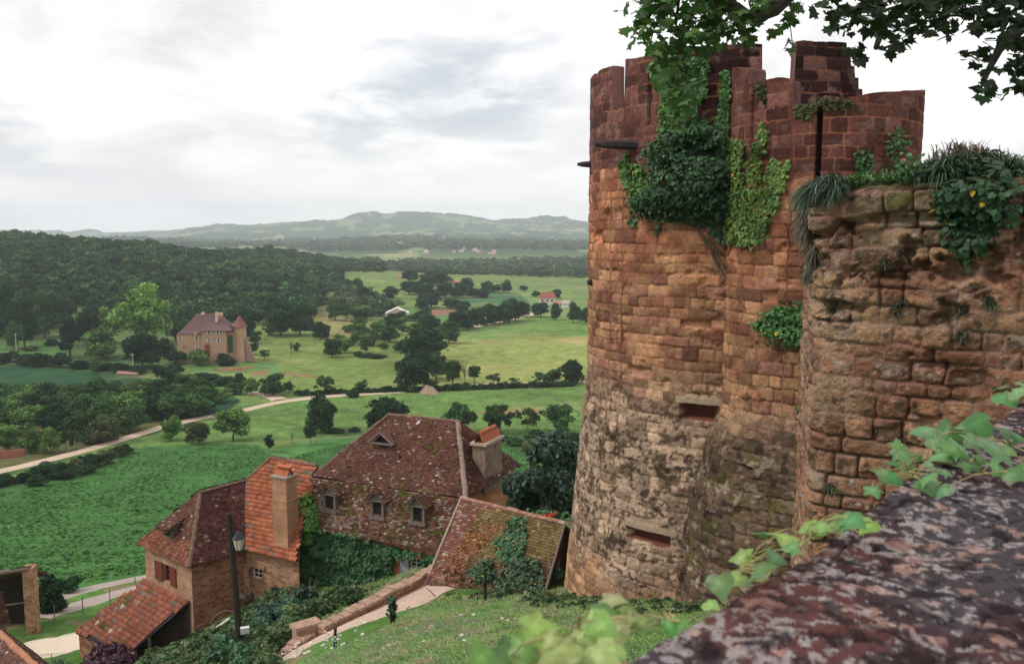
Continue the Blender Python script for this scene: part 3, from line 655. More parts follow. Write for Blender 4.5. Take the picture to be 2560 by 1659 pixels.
wood('meadow_scrub', 'mixed scrub and small trees at the foot of the hills', lambda u, v, X, Y: inpoly(u, v, [(860, 712), (900, 740), (960, 752), (1000, 772), (960, 790), (880, 775), (820, 772), (790, 740)]) & (fbm(X / 12, Y / 16, 75, 2) > .47), 520, 1000, 780, 1010, 7, 5, 9, coll=protos2)
# orchard grove of the middle meadow, small and loose
g_ = 'loose trees around the barn'
for i in range(34):
    u = random.uniform(845, 1075); v = random.uniform(782, 868) - (u > 1010) * 0
    if 935 < u < 1050 and v < 806: continue
    if u > 1010 and v > 840: continue
    T(u, v, v - random.uniform(20, 34), random.uniform(24, 38), random.choice(['mid', 'pale', 'round', 'open', 'mid']), 'small tree among the loose orchard trees around the white barn', g_, ymin=200)
# ================================================================ CASTLE MASONRY
def hsh(a, b, s=0): return _tab[(a * 7 + b * 13 + s * 29) & 255, (b * 31 + a * 3 + s * 53) & 255]
def stones(S, Z, ch=(.22, .36), sl=(.4, .8), warp=.06, seed=1):
    g = np.random.default_rng(seed)
    Zw = Z + (fbm(S / 2.1, Z / 2.1, seed) - .5) * 2 * warp + (fbm(S / .25, Z / .25, seed + 4, 2) - .5) * .05
    Sw = S + (fbm(S / .3, Z / .3, seed + 8, 2) - .5) * .08
    hs = g.uniform(ch[0], ch[1], int((Z.max() - Z.min() + 4) / ch[0]) + 4); b = Z.min() - 2 + np.concatenate([[0], np.cumsum(hs)])
    k = np.clip(np.searchsorted(b, Zw) - 1, 0, len(hs) - 1)
    dz = np.minimum(Zw - b[k], b[k + 1] - Zw)
    Lk = g.uniform(sl[0], sl[1], len(hs))[k]; ok_ = g.uniform(0, 1, len(hs))[k]
    q = Sw / Lk + ok_; j = np.floor(q).astype(int)
    e = lambda j: j + .55 * (hsh(j, k, seed) - .5)
    j = np.where(q < e(j), j - 1, j); j = np.where(q >= e(j + 1), j + 1, j)
    ds = np.minimum(q - e(j), e(j + 1) - q) * Lk
    d = np.minimum(dz, ds) - .012 * np.clip(1 - np.abs(dz - ds) / .05, 0, 1)
    return d, hsh(j, k, seed + 1), hsh(j, k, seed + 2), k, j
def mix3(a, b, t): t = np.asarray(t)[..., None]; return a * (1 - t) + np.asarray(b) * t
m_stone = mat('castle_stone', attr=True, var=.12, ns=3, var2=.28, ns2=16, bump=.7, bs=16, bd=.05, rough=.95, spec=.1)

def castle_colour(S, Z, r1, r2, d, zdark, zgrey, seed, mossy=0.0, darkc=(.135, .052, .043)):
    if seed in (11, 14): darkc = mix3(np.broadcast_to(np.array((.115, .048, .042)), Z.shape + (3,)), (.034, .016, .015), sst(-3.0, -1.2, S) * sst(2.9, 3.9, Z))
    wob = (fbm(S / 1.8, Z / 1.2, seed + 30) - .5) * 1.6 + (r1 - .5) * .35
    z = Z + wob
    c = np.zeros(Z.shape + (3,)); c[:] = (.385, .160, .085)
    c = mix3(c, (.33, .170, .095), sst(.5, -2.5, z))
    n = fbm(S / .7, Z / .5, seed + 31)
    c = mix3(c, (.22, .085, .055), sst(.50, .66, n) * .75)
    c = mix3(c, (.44, .25, .14), sst(.50, .30, n) * .5)
    grey = sst(zgrey + 1.3, zgrey - 1.9, z) * sst(-12.6, -10.8, z + (n - .5) * 3)
    c = mix3(c, (.37, .265, .19), grey * .9)
    sp = fbm(S / .13, Z / .11, seed + 33, 4); sp2 = fbm(S / .45, Z / .35, seed + 34, 3)
    c = mix3(c, (.050, .036, .030), grey * sst(.53, .60, sp * .65 + sp2 * .35) * .88)
    c = mix3(c, (.085, .065, .03), grey * sst(.64, .72, sp2) * .6)
    c = mix3(c, (.40, .25, .135), sst(-11.4, -12.6, z) * .7)
    dark = sst(zdark - .12, zdark + .12, Z + (r1 - .5) * .28 + (fbm(S / 1.2, S * 0 + 3, seed) - .5) * .5)
    c = mix3(c, darkc, dark)
    c = mix3(c, (.20, .13, .11), dark * sst(.60, .74, fbm(S / .35, Z / .3, seed + 35)) * .6)
    if mossy:
        c = c * .86
        mz = sst(-5.2, -6.6, z) * mossy
        c = mix3(c, (.095, .062, .042), mz * .88)
        mo = fbm(S / .24, Z / .20, seed + 36, 5) * .7 + .3 * fbm(S / .8, Z / .6, seed + 39, 3)
        c = mix3(c, (.070, .062, .018), mz * sst(.54, .62, mo) * .85)
        c = mix3(c, (.035, .024, .02), mz * sst(.45, .36, mo) * .9)
        c = mix3(c, (.30, .24, .18), mz * sst(.60, .68, fbm(S / .2, Z / .2, seed + 38)) * .6)
    c = mix3(c, (.20, .09, .075), (r1 > .86) * .55 * (1 - grey)); c = c * (.55 + .85 * r2)[..., None] * (.62 + .76 * fbm(S / .10, Z / .09, seed + 37, 4))[..., None]
    mj = sst(.026, .006, d)
    mc = mix3(np.broadcast_to(np.array((.085, .045, .03)), c.shape), (.34, .135, .075), dark)
    c = mix3(c, mc, mj * (.12 + .62 * (1 - dark) * sst(.40, .60, fbm(S / .6, Z / .5, seed + 41, 3)) + .70 * dark * sst(.42, .6, fbm(S / 1.1, Z / .9, seed + 40))))
    return c

def tower(name, cx, cy, R0, zbot, batter, topu, zin, res, seed, zdark, zgrey, slots, loops, mossy, label, ch=(.2, .34), thick=.62):
    root = empty(name, (cx, cy, zbot), label, 'tower')
    phi0 = math.atan2(-cy, -cx); half = R(112); nd = int(2 * half * R0 / res)
    th = np.concatenate([np.linspace(phi0 - half, phi0 + half, nd), np.linspace(phi0 + half, phi0 + 2 * math.pi - half, 40)[1:]])
    top = np.zeros(len(th))
    for i, t in enumerate(th):
        X = cx + R0 * math.cos(t); Y = cy + R0 * math.sin(t); u, v = proj(X, Y, 4.5)
        front = abs((t - phi0 + math.pi) % (2 * math.pi) - math.pi) < math.pi / 2 + .12
        top[i] = topu(u, X, Y, front)
    S1 = (th - phi0) * R0
    top = top + (fbm(S1 / .45, S1 * 0 + seed, 3, 3) - .5) * .13
    zmax = top.max(); nr = int((zmax - zbot) / res); tt = np.linspace(0, 1, nr)
    Z = zbot + (top[None, :] - zbot) * tt[:, None]; S = np.broadcast_to(S1[None, :], Z.shape)
    d, r1, r2, k, j = stones(S, Z, ch=ch, sl=(.42, .95), warp=.10, seed=seed)
    up = sst(zdark - .2, zdark + .3, Z)
    jd = sst(.35, .65, fbm(S / .9, Z / .6, seed + 2, 3))
    disp = -.050 * sst(.032, .0, d) * (.15 + .85 * jd) * (1 - .6 * up)
    disp += .010 * sst(.0, .10, d) * (1 - .5 * up) + (r1 - .5) * .028 * (1 - .4 * up)
    disp += (fbm(S / .40, Z / .34, seed + 11, 4) - .5) * .055 * (1 - .5 * up)
    er = fbm(S / .7, Z / .5, seed + 13, 4); disp -= .08 * sst(.60, .75, er) * (1 - up)
    disp -= .16 * (r2 > .965) * sst(.01, .05, d) * (1 - up)          # lost stones
    fine = sst(zgrey, zgrey - 1, Z); disp += (fbm(S / .12, Z / .11, seed + 17, 3) - .5) * .05 * fine
    col = castle_colour(S, Z, r1, r2, d, zdark, zgrey, seed, mossy)
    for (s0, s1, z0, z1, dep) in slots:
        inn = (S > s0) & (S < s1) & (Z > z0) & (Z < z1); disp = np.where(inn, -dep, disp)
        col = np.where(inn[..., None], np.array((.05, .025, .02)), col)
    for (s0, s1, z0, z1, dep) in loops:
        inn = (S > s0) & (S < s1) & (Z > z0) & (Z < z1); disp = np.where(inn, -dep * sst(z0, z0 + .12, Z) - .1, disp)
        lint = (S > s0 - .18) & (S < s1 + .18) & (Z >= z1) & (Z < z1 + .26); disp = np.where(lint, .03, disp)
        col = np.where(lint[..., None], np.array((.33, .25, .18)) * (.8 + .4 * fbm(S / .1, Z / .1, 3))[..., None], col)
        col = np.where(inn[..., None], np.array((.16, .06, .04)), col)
    rr = R0 + batter(Z) + disp
    th2 = np.broadcast_to(th[None, :], Z.shape)
    V = np.stack([cx + rr * np.cos(th2), cy + rr * np.sin(th2), Z], -1)
    me = fast_mesh('wall', V.reshape(-1, 3), grid_faces(*Z.shape).ravel(), np.full((Z.shape[0] - 1) * (Z.shape[1] - 1), 4), col=col.reshape(-1, 3), smooth=False)
    wall = link('wall', me, m_stone, root)
    # inner face, wall head and walkway
    ni = 26; ti = np.linspace(0, 1, ni); Zi = zin + (top[None, :] - zin) * ti[:, None]; Ri = R0 - thick + (fbm(S1[None] / .3 + 0 * Zi, Zi / .2, seed + 5) - .5) * .06
    Vi = np.stack([cx + Ri * np.cos(th)[None], cy + Ri * np.sin(th)[None], Zi], -1)
    Si = np.broadcast_to(S1[None], Zi.shape); di, ri1, ri2, _, _ = stones(Si, Zi, ch=ch, seed=seed + 3)
    ci = castle_colour(Si, Zi, ri1, ri2, di, zdark, zgrey, seed + 3)
    nh = 9; w = np.linspace(0, 1, nh)[:, None, None]
    Vt = V[-1][None] * (1 - w) + Vi[-1][None] * w; Vt[1:-1, :, 2] += (fbm(S1[None] / .15 + 0 * w[1:-1, :, 0], w[1:-1, :, 0] * 3, 5) - .4) * .05
    ct = np.tile(np.array((.12, .06, .05)), (nh, len(th), 1)) * (.6 + .9 * fbm(S1[None] / .12 + 0 * w[..., 0], w[..., 0] * 4, 8))[..., None]
    fl = [(cx, cy, zin)]; 
    co_ = np.concatenate([Vi.reshape(-1, 3), Vt.reshape(-1, 3)]); f1 = grid_faces(ni, len(th))[:, ::-1]; f2 = grid_faces(nh, len(th)) + ni * len(th)
    me = fast_mesh('parapet', co_, np.concatenate([f1.ravel(), f2.ravel()]), np.full(len(f1) + len(f2), 4), col=np.concatenate([ci.reshape(-1, 3), ct.reshape(-1, 3)]))
    link('parapet', me, m_stone, root)
    mb = MB(); n = 60
    for i in range(n):
        a, b = 2 * math.pi * i / n, 2 * math.pi * (i + 1) / n
        mb.poly([(cx, cy, zin + .05), (cx + (R0 - .6) * math.cos(a), cy + (R0 - .6) * math.sin(a), zin + .05), (cx + (R0 - .6) * math.cos(b), cy + (R0 - .6) * math.sin(b), zin + .05)])
    mb.build('walkway', mat('walkway_' + name, (.22, .15, .1)), root)
    return root, wall, phi0
# --- great tower
Ac = at(1850, 590, 32.0); AX, AY = Ac.x, 32.0
D_ = math.hypot(AX, AY); fa = math.atan2(AX, AY); AR = D_ * math.sin(fa - math.atan((1472 - 1280) / F * .994))
def atopA(u, X, Y, front):
    if not front: return 4.1
    if u < 1530: return 5.72
    if u < 1563: return 4.25
    if u < 1905: return 5.78
    if u < 1985: return 4.15
    if u < 2112: return 5.80
    if u < 2190: return max(4.2, 5.8 - .33 * math.floor((u - 2112) / 11 + 1))
    return 4.2
def sA(u, v=900):
    """arc position on the tower front where a sight line meets it"""
    r = ray(u, v); a = r.x * r.x + 1; b = -2 * (r.x * AX + AY); c = AX * AX + AY * AY - AR * AR
    Y = (-b - math.sqrt(max(0, b * b - 4 * a * c))) / (2 * a); X = r.x * Y; ph = math.atan2(-AY, -AX)
    t = (math.atan2(Y - AY, X - AX) - ph + math.pi) % (2 * math.pi) - math.pi
    return t * AR, r.z * Y
def batA(Z): return .094 * np.maximum(0, -5.0 - Z) - .12 * np.exp(-np.abs(Z + 5) / .6) * 0
def rng2(f, u0, u1, v0, v1, dep):
    s0, za = f(u0, (v0 + v1) / 2); s1, _ = f(u1, (v0 + v1) / 2); um = (u0 + u1) / 2
    return (min(s0, s1), max(s0, s1), f(um, v1)[1], f(um, v0)[1], dep)
def mk_s(sf, u, v0, v1, w, dep): s, _ = sf(u, (v0 + v1) / 2); return (s - w / 2, s + w / 2, sf(u, v1)[1], sf(u, v0)[1], dep)
slotsA = [mk_s(sA, 1625, 160, 312, .12, .45), mk_s(sA, 1487, 190, 345, .05, .05)]
loopsA = [rng2(sA, 1702, 1802, 1012, 1050, .6), rng2(sA, 1592, 1690, 1322, 1350, .45)]
towA, wallA, phA = tower('castle_tower', AX, AY, AR, -15.5, batA, atopA, 3.4, .042, 11, 2.35, -4.9, slotsA, loopsA, 0.0, 'tallest round sandstone castle tower with broken battlements and hanging ivy', ch=(.28, .44), thick=.46)
# --- second tower in front
Bc = at(2045, 590, 26.5); BX, BY = Bc.x, 26.5; BR = 2.77
def sB(u, v=900):
    r = ray(u, v); a = r.x * r.x + 1; b = -2 * (r.x * BX + BY); c = BX * BX + BY * BY - BR * BR
    Y = (-b - math.sqrt(max(0, b * b - 4 * a * c))) / (2 * a); X = r.x * Y; ph = math.atan2(-BY, -BX)
    t = (math.atan2(Y - BY, X - BX) - ph + math.pi) % (2 * math.pi) - math.pi
    return t * BR, r.z * Y
def atopB(u, X, Y, front):
    if not front: return 3.3
    tab = [(1700, 168), (1869, 172), (1872, 212), (1900, 204), (1955, 194), (1984, 198), (1988, 262), (2050, 252), (2062, 238), (2130, 240), (2180, 232), (2300, 228)]
    for (a, va), (b, vb) in zip(tab[:-1], tab[1:]):
        if a <= u <= b: v = va + (vb - va) * (u - a) / (b - a); return ray(u, v).z * Y
    return ray(u, 228).z * Y
def batB(Z): t = np.maximum(0, -5.2 - Z); return 1.65 * (1 - np.exp(-t / 3.6))
slotsB = [mk_s(sB, 1880, 238, 395, .10, .5), mk_s(sB, 2047, 262, 452, .15, .6)]
towB, wallB, phB = tower('castle_tower', BX, BY, BR, -14, batB, atopB, 2.6, .036, 23, 1.55, -5.5, slotsB, [], 1.0, 'narrower sandstone tower with two arrow slits and mossy flared foot', ch=(.30, .42))
# water spouts and ledges on the great tower
def spout(u, v, Y, du, dv, name, ln, w=.2):
    p = at(u, v, Y); q = at(u + du, v + dv, Y - .1); mb = MB()
    d = (q - p).normalized(); s = d.cross(Vector((0, 0, 1))).normalized(); up = Vector((0, 0, 1))
    mb.tube([p - d * .6, p, p.lerp(q, .6), q], [w * .6, w * .62, w * .5, w * .28], 7)
    mb.build(name, mat('spout_stone', (.055, .04, .045), var=.3, ns=4), towA)
spout(1549, 362, 28.55, -62, -2, 'water_spout', 1, .27)
spout(1476, 411, 31.8, -32, 0, 'water_spout', 1, .2)
spout(1478, 706, 31.3, -9, -2, 'water_spout', 1, .2)

# --- near curtain wall
m_near = mat('curtain_stone', attr=True, var=.15, ns=5, var2=.3, ns2=30, bump=.9, bs=26, bd=.05, rough=.95, spec=.1)
def near_wall():
    root = empty('castle_wall', (4.5, 12.5, -8), 'nearest weathered brown stone wall on the right with grass and ivy on top', 'wall')
    K = Vector((.3587 * 12.5 * .995 + .03, 12.5, 0)); E = Vector((10.6, 9.2, 0)); B0 = K + Vector((1.6, 5.2, 0))
    def arc(P, n):  # rounded polyline
        return P
    m = (E - K).normalized(); b = (B0 - K).normalized(); rc = .35
    pts = [B0.lerp(K + b * rc, i / 60) for i in range(60)] + [((1 - t) ** 2) * (K + b * rc) + 2 * t * (1 - t) * K + t * t * (K + m * rc) for t in [i / 24 for i in range(24)]]
    n = int((E - K).length / .021); pts += [(K + m * rc).lerp(E, i / n) for i in range(n + 1)]
    A = np.array([(p.x, p.y) for p in pts]); T_ = np.gradient(A, axis=0); T_ /= np.linalg.norm(T_, axis=1)[:, None]; Nn = np.stack([T_[:, 1], -T_[:, 0]], 1)
    S1 = np.concatenate([[0], np.cumsum(np.linalg.norm(np.diff(A, axis=0), axis=1))])
    tab = [(1900, 530), (2040, 530), (2046, 522), (2092, 500), (2098, 478), (2200, 470), (2300, 462), (2420, 452), (2560, 445), (3200, 430)]
    top = np.zeros(len(A))
    for i, (x, y) in enumerate(A):
        u, _ = proj(x, y, .6); u = min(max(u, 1901), 3199)
        for (a, va), (c, vc) in zip(tab[:-1], tab[1:]):
            if a <= u <= c: top[i] = ray(u, va + (vc - va) * (u - a) / (c - a)).z * y; break
    top[:60] = top[62]
    top += (fbm(S1 / .3, S1 * 0, 77, 3) - .5) * .10
    zb = -8.5; nr = int((top.max() - zb) / .021); tt = np.linspace(0, 1, nr)
    Z = zb + (top[None] - zb) * tt[:, None]; S = np.broadcast_to(S1[None], Z.shape)
    d, r1, r2, k, j = stones(S, Z, ch=(.20, .36), sl=(.26, .62), warp=.07, seed=5)
    disp = -.055 * sst(.03, .0, d) * (.15 + 1.3 * sst(.38, .62, fbm(S / .7, Z / .5, 3))) + .014 * sst(0, .09, d) + (r1 - .5) * .06
    disp += (fbm(S / .30, Z / .24, 81, 5) - .5) * .06 + (fbm(S / .07, Z / .06, 83, 3) - .5) * .045
    left = sst(4.2, 2.2, S - S1[84])        # worn corner
    er = fbm(S / .45, Z / .3, 85, 5); zt = top[None] - Z
    band = sst(.36, .48, zt) * sst(2.2, 1.0, zt)
    disp -= .15 * sst(.56, .68, er) * band * (.45 + .55 * sst(3.0, .5, S - S1[84])) + .11 * sst(.60, .72, er)
    disp += .10 * sst(.46, .38, zt) + .04                                # overhanging coping course
    disp -= .16 * sst(.36, .40, zt) * sst(.52, .44, zt)
    disp += .045 * 0 * np.maximum(0, -1.5 - Z) * sst(1.6, 0, np.abs(S - S1[72]))
    c = np.zeros(Z.shape + (3,)); c[:] = (.31, .165, .10)
    n = fbm(S / .8, Z / .6, 87); c = mix3(c, (.19, .085, .05), sst(.5, .66, n) * .8); c = mix3(c, (.36, .235, .14), sst(.48, .32, n) * .7)
    c = mix3(c, (.30, .13, .07), sst(-2.5, -4.5, Z + n * 2) * .6)
    c = mix3(c, (.33, .26, .18), sst(.9, .4, zt + (r1 - .5) * .3) * .55)
    c *= .86 * (.52 + .9 * r2)[..., None] * (.6 + .8 * fbm(S / .09, Z / .08, 97, 4))[..., None]
    li = fbm(S / .06, Z / .05, 89, 4); l2 = fbm(S / .4, Z / .3, 90, 3)
    c = mix3(c, (.42, .36, .32), sst(.60, .68, li) * sst(.42, .6, l2) * .8)
    c = mix3(c, (.30, .24, .21), sst(.56, .7, fbm(S / .3, Z / .12, 93)) * .5)
    c = mix3(c, (.045, .035, .025), sst(.60, .70, fbm(S / .12, Z / .1, 91, 4)) * .75)
    c = mix3(c, (.10, .09, .025), sst(.60, .70, fbm(S / .35, Z / .3, 92, 4)) * sst(1.2, .4, zt) * .8)
    mj = sst(.04, .008, d); c = mix3(c, (.31, .195, .14), sst(.05, .02, d + (li - .5) * .05) * .7); c = mix3(c, (.045, .028, .02), sst(.024, .0, d) * sst(.42, .60, fbm(S / .7, Z / .5, 3)) * .9); c = mix3(c, (.20, .085, .055), sst(.10, .05, d) * sst(.45, .6, n) * .5)
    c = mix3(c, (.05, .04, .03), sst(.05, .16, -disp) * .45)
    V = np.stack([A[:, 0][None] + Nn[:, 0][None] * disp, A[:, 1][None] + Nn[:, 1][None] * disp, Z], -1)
    # head of the wall, 1.2 m thick
    nh = 24; w = np.linspace(0, 1, nh)[:, None]; hx = V[-1, :, 0][None] - Nn[:, 0][None] * w * 1.2; hy = V[-1, :, 1][None] - Nn[:, 1][None] * w * 1.2
    hz = top[None] + .10 * np.sin(w * 3.1) + (fbm(hx / .2, hy / .2, 95) - .5) * .09 * np.minimum(1, w * 8)
    Vh = np.stack([hx, hy, hz], -1); ch_ = np.zeros(hz.shape + (3,)); ch_[:] = (.12, .11, .05); ch_ *= (.5 + fbm(hx / .1, hy / .1, 96))[..., None]
    nc = len(A); f = np.concatenate([grid_faces(nr, nc), grid_faces(nh, nc) + nr * nc])
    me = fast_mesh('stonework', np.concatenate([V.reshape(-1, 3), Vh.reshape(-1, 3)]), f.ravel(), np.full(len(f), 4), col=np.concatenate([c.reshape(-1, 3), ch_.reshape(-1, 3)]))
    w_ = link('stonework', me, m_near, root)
    mb = MB(); P = [K + m * t - Vector((-m.y, m.x, 0)) * 0 for t in (0, 1)]
    return root, w_
wallC, wallCm = near_wall()

def bvh_of(*objs):
    vs = []; fs = []
    for o in objs:
        me = o.data; mw = o.matrix_world if o.parent is None else Matrix.Translation(Vector((0, 0, 0)))
        n = len(me.vertices); a = np.empty(n * 3, np.float32); me.vertices.foreach_get('co', a)
        k = len(vs); vs += [tuple(p) for p in a.reshape(-1, 3).tolist()]
        fs += [tuple(k + i for i in p.vertices) for p in me.polygons]
    return BVHTree.FromPolygons(vs, fs)
bA = bvh_of(wallA); bB = bvh_of(wallB); bC = bvh_of(wallCm)
def samp(bvh, polys, n, g=None, noise_t=0, ns=7.0):
    """points on a surface inside outlines seen from the terrace"""
    g = g or rng; P = []; Q = []
    if not isinstance(polys[0], list): polys = [polys]
    for poly in polys:
        xs = [p[0] for p in poly]; ys = [p[1] for p in poly]; k = 0
        us = g.uniform(min(xs) - 6, max(xs) + 6, n * 4); vs = g.uniform(min(ys) - 6, max(ys) + 6, n * 4)
        du = (vn(us / ns, vs / ns, 5) - .5) * 16; dv = (vn(us / ns, vs / ns, 6) - .5) * 16
        ok = inpoly(us + du, vs + dv, poly) & (vn(us / ns * 1.3, vs / ns * 1.3, 8) > noise_t)
        for u, v in zip(us[ok][:n], vs[ok][:n]):
            loc, no, _, _ = bvh.ray_cast(Vector((0, 0, 0)), ray(u, v).normalized(), 200)
            if loc is None: continue
            if no.dot(loc) > 0: no = -no
            P.append(loc); Q.append(no)
    return P, Q
m_ivy = mat('ivy_leaves', attr=True, var=.15, ns=2, var2=0, bump=0, rough=.55, trans=.15, spec=.35)
m_twig = mat('twigs', (.12, .08, .06), var=.3, ns=5)
def ivy(name, bvh, polys, n, size, col, label, out=(.02, .14), kind='quad', jit=.45, noise_t=0.0, parent=None, yellow=.002, cat='ivy', lump=0.0, group=None, obj_parent=None, seed=3, down=(0, 0, -1)):
    g = np.random.default_rng(seed); P, Q = samp(bvh, polys, n, g, noise_t); P = np.array(P); Q = np.array(Q)
    if lump:
        l = fbm(P[:, 0] / .9 + P[:, 1] / .9, P[:, 2] / .7, seed, 3); off = g.uniform(0, 1, len(P)) ** .5 * lump * sst(.25, .7, l) + out[0]
    else: off = g.uniform(out[0], out[1], len(P))
    P = P + Q * off[:, None] + (np.array((0, 0, -.3)) * off[:, None] if lump else 0)
    t = fbm(P[:, 0] / .3 + P[:, 1] / .3, P[:, 2] / .3, seed + 5, 3)
    c = np.array(col)[None] * (.55 + .9 * t)[:, None] * g.uniform(.7, 1.35, len(P))[:, None]
    y = g.random(len(P)) < yellow; c[y] = (.45, .28, .03)
    me = leaf_mesh(name, P, Q + np.array((0, 0, .35)), size * g.uniform(.6, 1.25, len(P)), c, kind=kind, jit=jit, down=down, g=g)
    if parent is not None: return link('leaves', me, m_ivy, parent)
    root = empty(name, tuple(P.mean(0)), label, cat, group); link('leaves', me, m_ivy, root); return root
def stems(name, root, bvh, lines, rad, m=None):
    mb = MB()
    for ln in lines:
        pts = []
        for (u0, v0), (u1, v1) in zip(ln[:-1], ln[1:]):
            for k in range(6):
                t = k / 6; loc, no, _, _ = bvh.ray_cast(Vector((0, 0, 0)), ray(u0 + (u1 - u0) * t + random.uniform(-2, 2), v0 + (v1 - v0) * t).normalized(), 200)
                if loc is not None:
                    if no.dot(loc) > 0: no = -no
                    pts.append(loc + no * (rad * .9 + .01))
        if len(pts) > 2: mb.tube(pts, [rad * (1 - .6 * i / len(pts)) for i in range(len(pts))], 5)
    if mb.v: return mb.build(name, m or m_twig, root)
G1 = (.10, .20, .045); G2 = (.035, .085, .028); G3 = (.06, .15, .035)
r_ = ivy('ivy', bA, [[(1628, 160), (1700, 140), (1770, 150), (1766, 230), (1748, 250), (1735, 320), (1700, 262), (1650, 230)]], 2600, .12, G3, 'dense green ivy hanging over the battlement near the arrow slit', noise_t=.25, out=(.03, .3), seed=4)
ivy('ivy', bA, [[(1655, 260), (1668, 260), (1662, 350), (1650, 350)], [(1684, 255), (1698, 260), (1694, 350), (1682, 345)], [(1700, 300), (1714, 310), (1712, 345), (1700, 340)]], 320, .10, G1, 'thin pale ivy strands dangling below the battlement ivy', noise_t=.30, seed=5)
r_ = ivy('ivy', bA, [[(1552, 400), (1575, 385), (1582, 410), (1604, 412), (1612, 450), (1640, 480), (1650, 520), (1600, 512), (1572, 480), (1555, 440)]], 1500, .10, G1, 'pale ivy patch climbing left of the dark shrub', noise_t=.30, seed=6)
r_ = ivy('ivy', bA, [[(1805, 180), (1822, 172), (1822, 300), (1818, 390), (1792, 400), (1790, 300), (1803, 260)]], 1200, .10, G3, 'vertical ivy strip along the joint between both towers', noise_t=.30, seed=7)
r_ = empty('wall_shrub', (8.3, 26.5, 0), 'big dark shrub growing out of the joint between the two towers', 'shrub')
ivy('x', bA, [[(1625, 372), (1690, 325), (1720, 272), (1765, 300), (1818, 320), (1818, 590), (1795, 585), (1760, 560), (1700, 545), (1640, 548), (1596, 520), (1600, 490), (1660, 470), (1655, 430), (1640, 400)]], 8000, .105, (.036, .088, .034), '', noise_t=.22, lump=1.15, jit=.8, parent=r_, seed=8, yellow=0)
ivy('x', bA, [[(1600, 505), (1680, 470), (1720, 500), (1700, 548), (1640, 548)], [(1625, 372), (1690, 330), (1720, 350), (1660, 400)]], 1500, .10, (.07, .13, .05), '', lump=.6, jit=.7, parent=r_, seed=9, yellow=0)
stems('stem', r_, bA, [[(1815, 700), (1770, 610), (1730, 560)], [(1812, 670), (1740, 570), (1660, 540)], [(1808, 640), (1760, 590), (1715, 548), (1690, 500)], [(1812, 620), (1775, 570), (1740, 520)], [(1806, 600), (1790, 540), (1780, 440)]], .05)
r_ = ivy('ivy', bB, [[(1822, 460), (1822, 400), (1830, 350), (1848, 345), (1858, 352), (1858, 420), (1862, 460)], [(1878, 455), (1880, 390), (1900, 330), (1912, 305), (1918, 340), (1905, 400), (1900, 455)], [(1918, 470), (1925, 420), (1938, 385), (1944, 400), (1950, 430), (1970, 395), (1965, 430), (1958, 480)], [(1818, 455), (1870, 470), (1905, 465), (1925, 455), (1960, 470), (1945, 520), (1915, 560), (1912, 600), (1880, 615), (1840, 610), (1818, 590)]], 1500, .10, (.12, .20, .045), 'bright fan shaped ivy spreading on the narrower tower', yellow=.03, noise_t=.30, seed=10)
ivy('ivy', bB, [[(1818, 470), (1900, 480), (1950, 480), (1905, 600), (1870, 612), (1818, 590)]], 2300, .10, (.10, .18, .045), '', noise_t=.30, yellow=.03, seed=11, parent=r_)
stems('stem', r_, bB, [[(1820, 640), (1850, 560), (1880, 470), (1900, 380), (1912, 300)], [(1820, 600), (1840, 480), (1848, 340)], [(1850, 560), (1920, 480), (1945, 380)], [(1850, 560), (1930, 500), (1968, 390)]], .02)
g_ = 'plants rooted in the tower joints'
ivy('wall_plant', bB, [[(1895, 800), (1940, 765), (2045, 755), (2045, 870), (2010, 850), (1960, 835)]], 1100, .11, (.06, .16, .045), 'leafy green bush on the narrower tower beside the near wall', lump=.55, jit=.8, seed=12, cat='plant', group=g_)
ivy('wall_plant', bB, [[(1995, 1000), (2040, 990), (2040, 1045), (1998, 1040)]], 260, .10, (.05, .15, .04), 'small green plant low beside the near wall', lump=.3, jit=.8, seed=13, cat='plant', group=g_)
ivy('wall_plant', bB, [[(2010, 900), (2040, 880), (2040, 985), (2015, 975)]], 200, .09, (.06, .15, .04), 'straggling green plant between the bush and the small low plant', lump=.25, jit=.8, seed=14, cat='plant', group=g_)
ivy('wall_plant', bA, [[(1575, 545), (1590, 545), (1592, 560), (1575, 560)], [(1640, 565), (1655, 570), (1645, 585)]], 40, .1, (.06, .14, .05), 'tiny plants under the dark shrub on the great tower', seed=15, cat='plant', group=g_)
ivy('wall_plant', bB, [[(2130, 380), (2170, 375), (2175, 450), (2140, 455)], [(2205, 350), (2250, 310), (2250, 420), (2215, 440)]], 170, .11, (.05, .12, .035), 'leafy sprays in front of the mossy right end of the narrower tower', lump=.4, jit=.8, seed=16, cat='plant', group=g_)
ivy('moss', bB, [[(1985, 262), (2060, 245), (2130, 245), (2130, 268), (2050, 275), (2010, 300), (1985, 290)], [(1888, 212), (1915, 208), (1912, 250), (1895, 240)]], 500, .09, (.06, .065, .02), 'dark moss cushions on the head of the narrower tower', out=(.0, .05), seed=17, cat='moss')
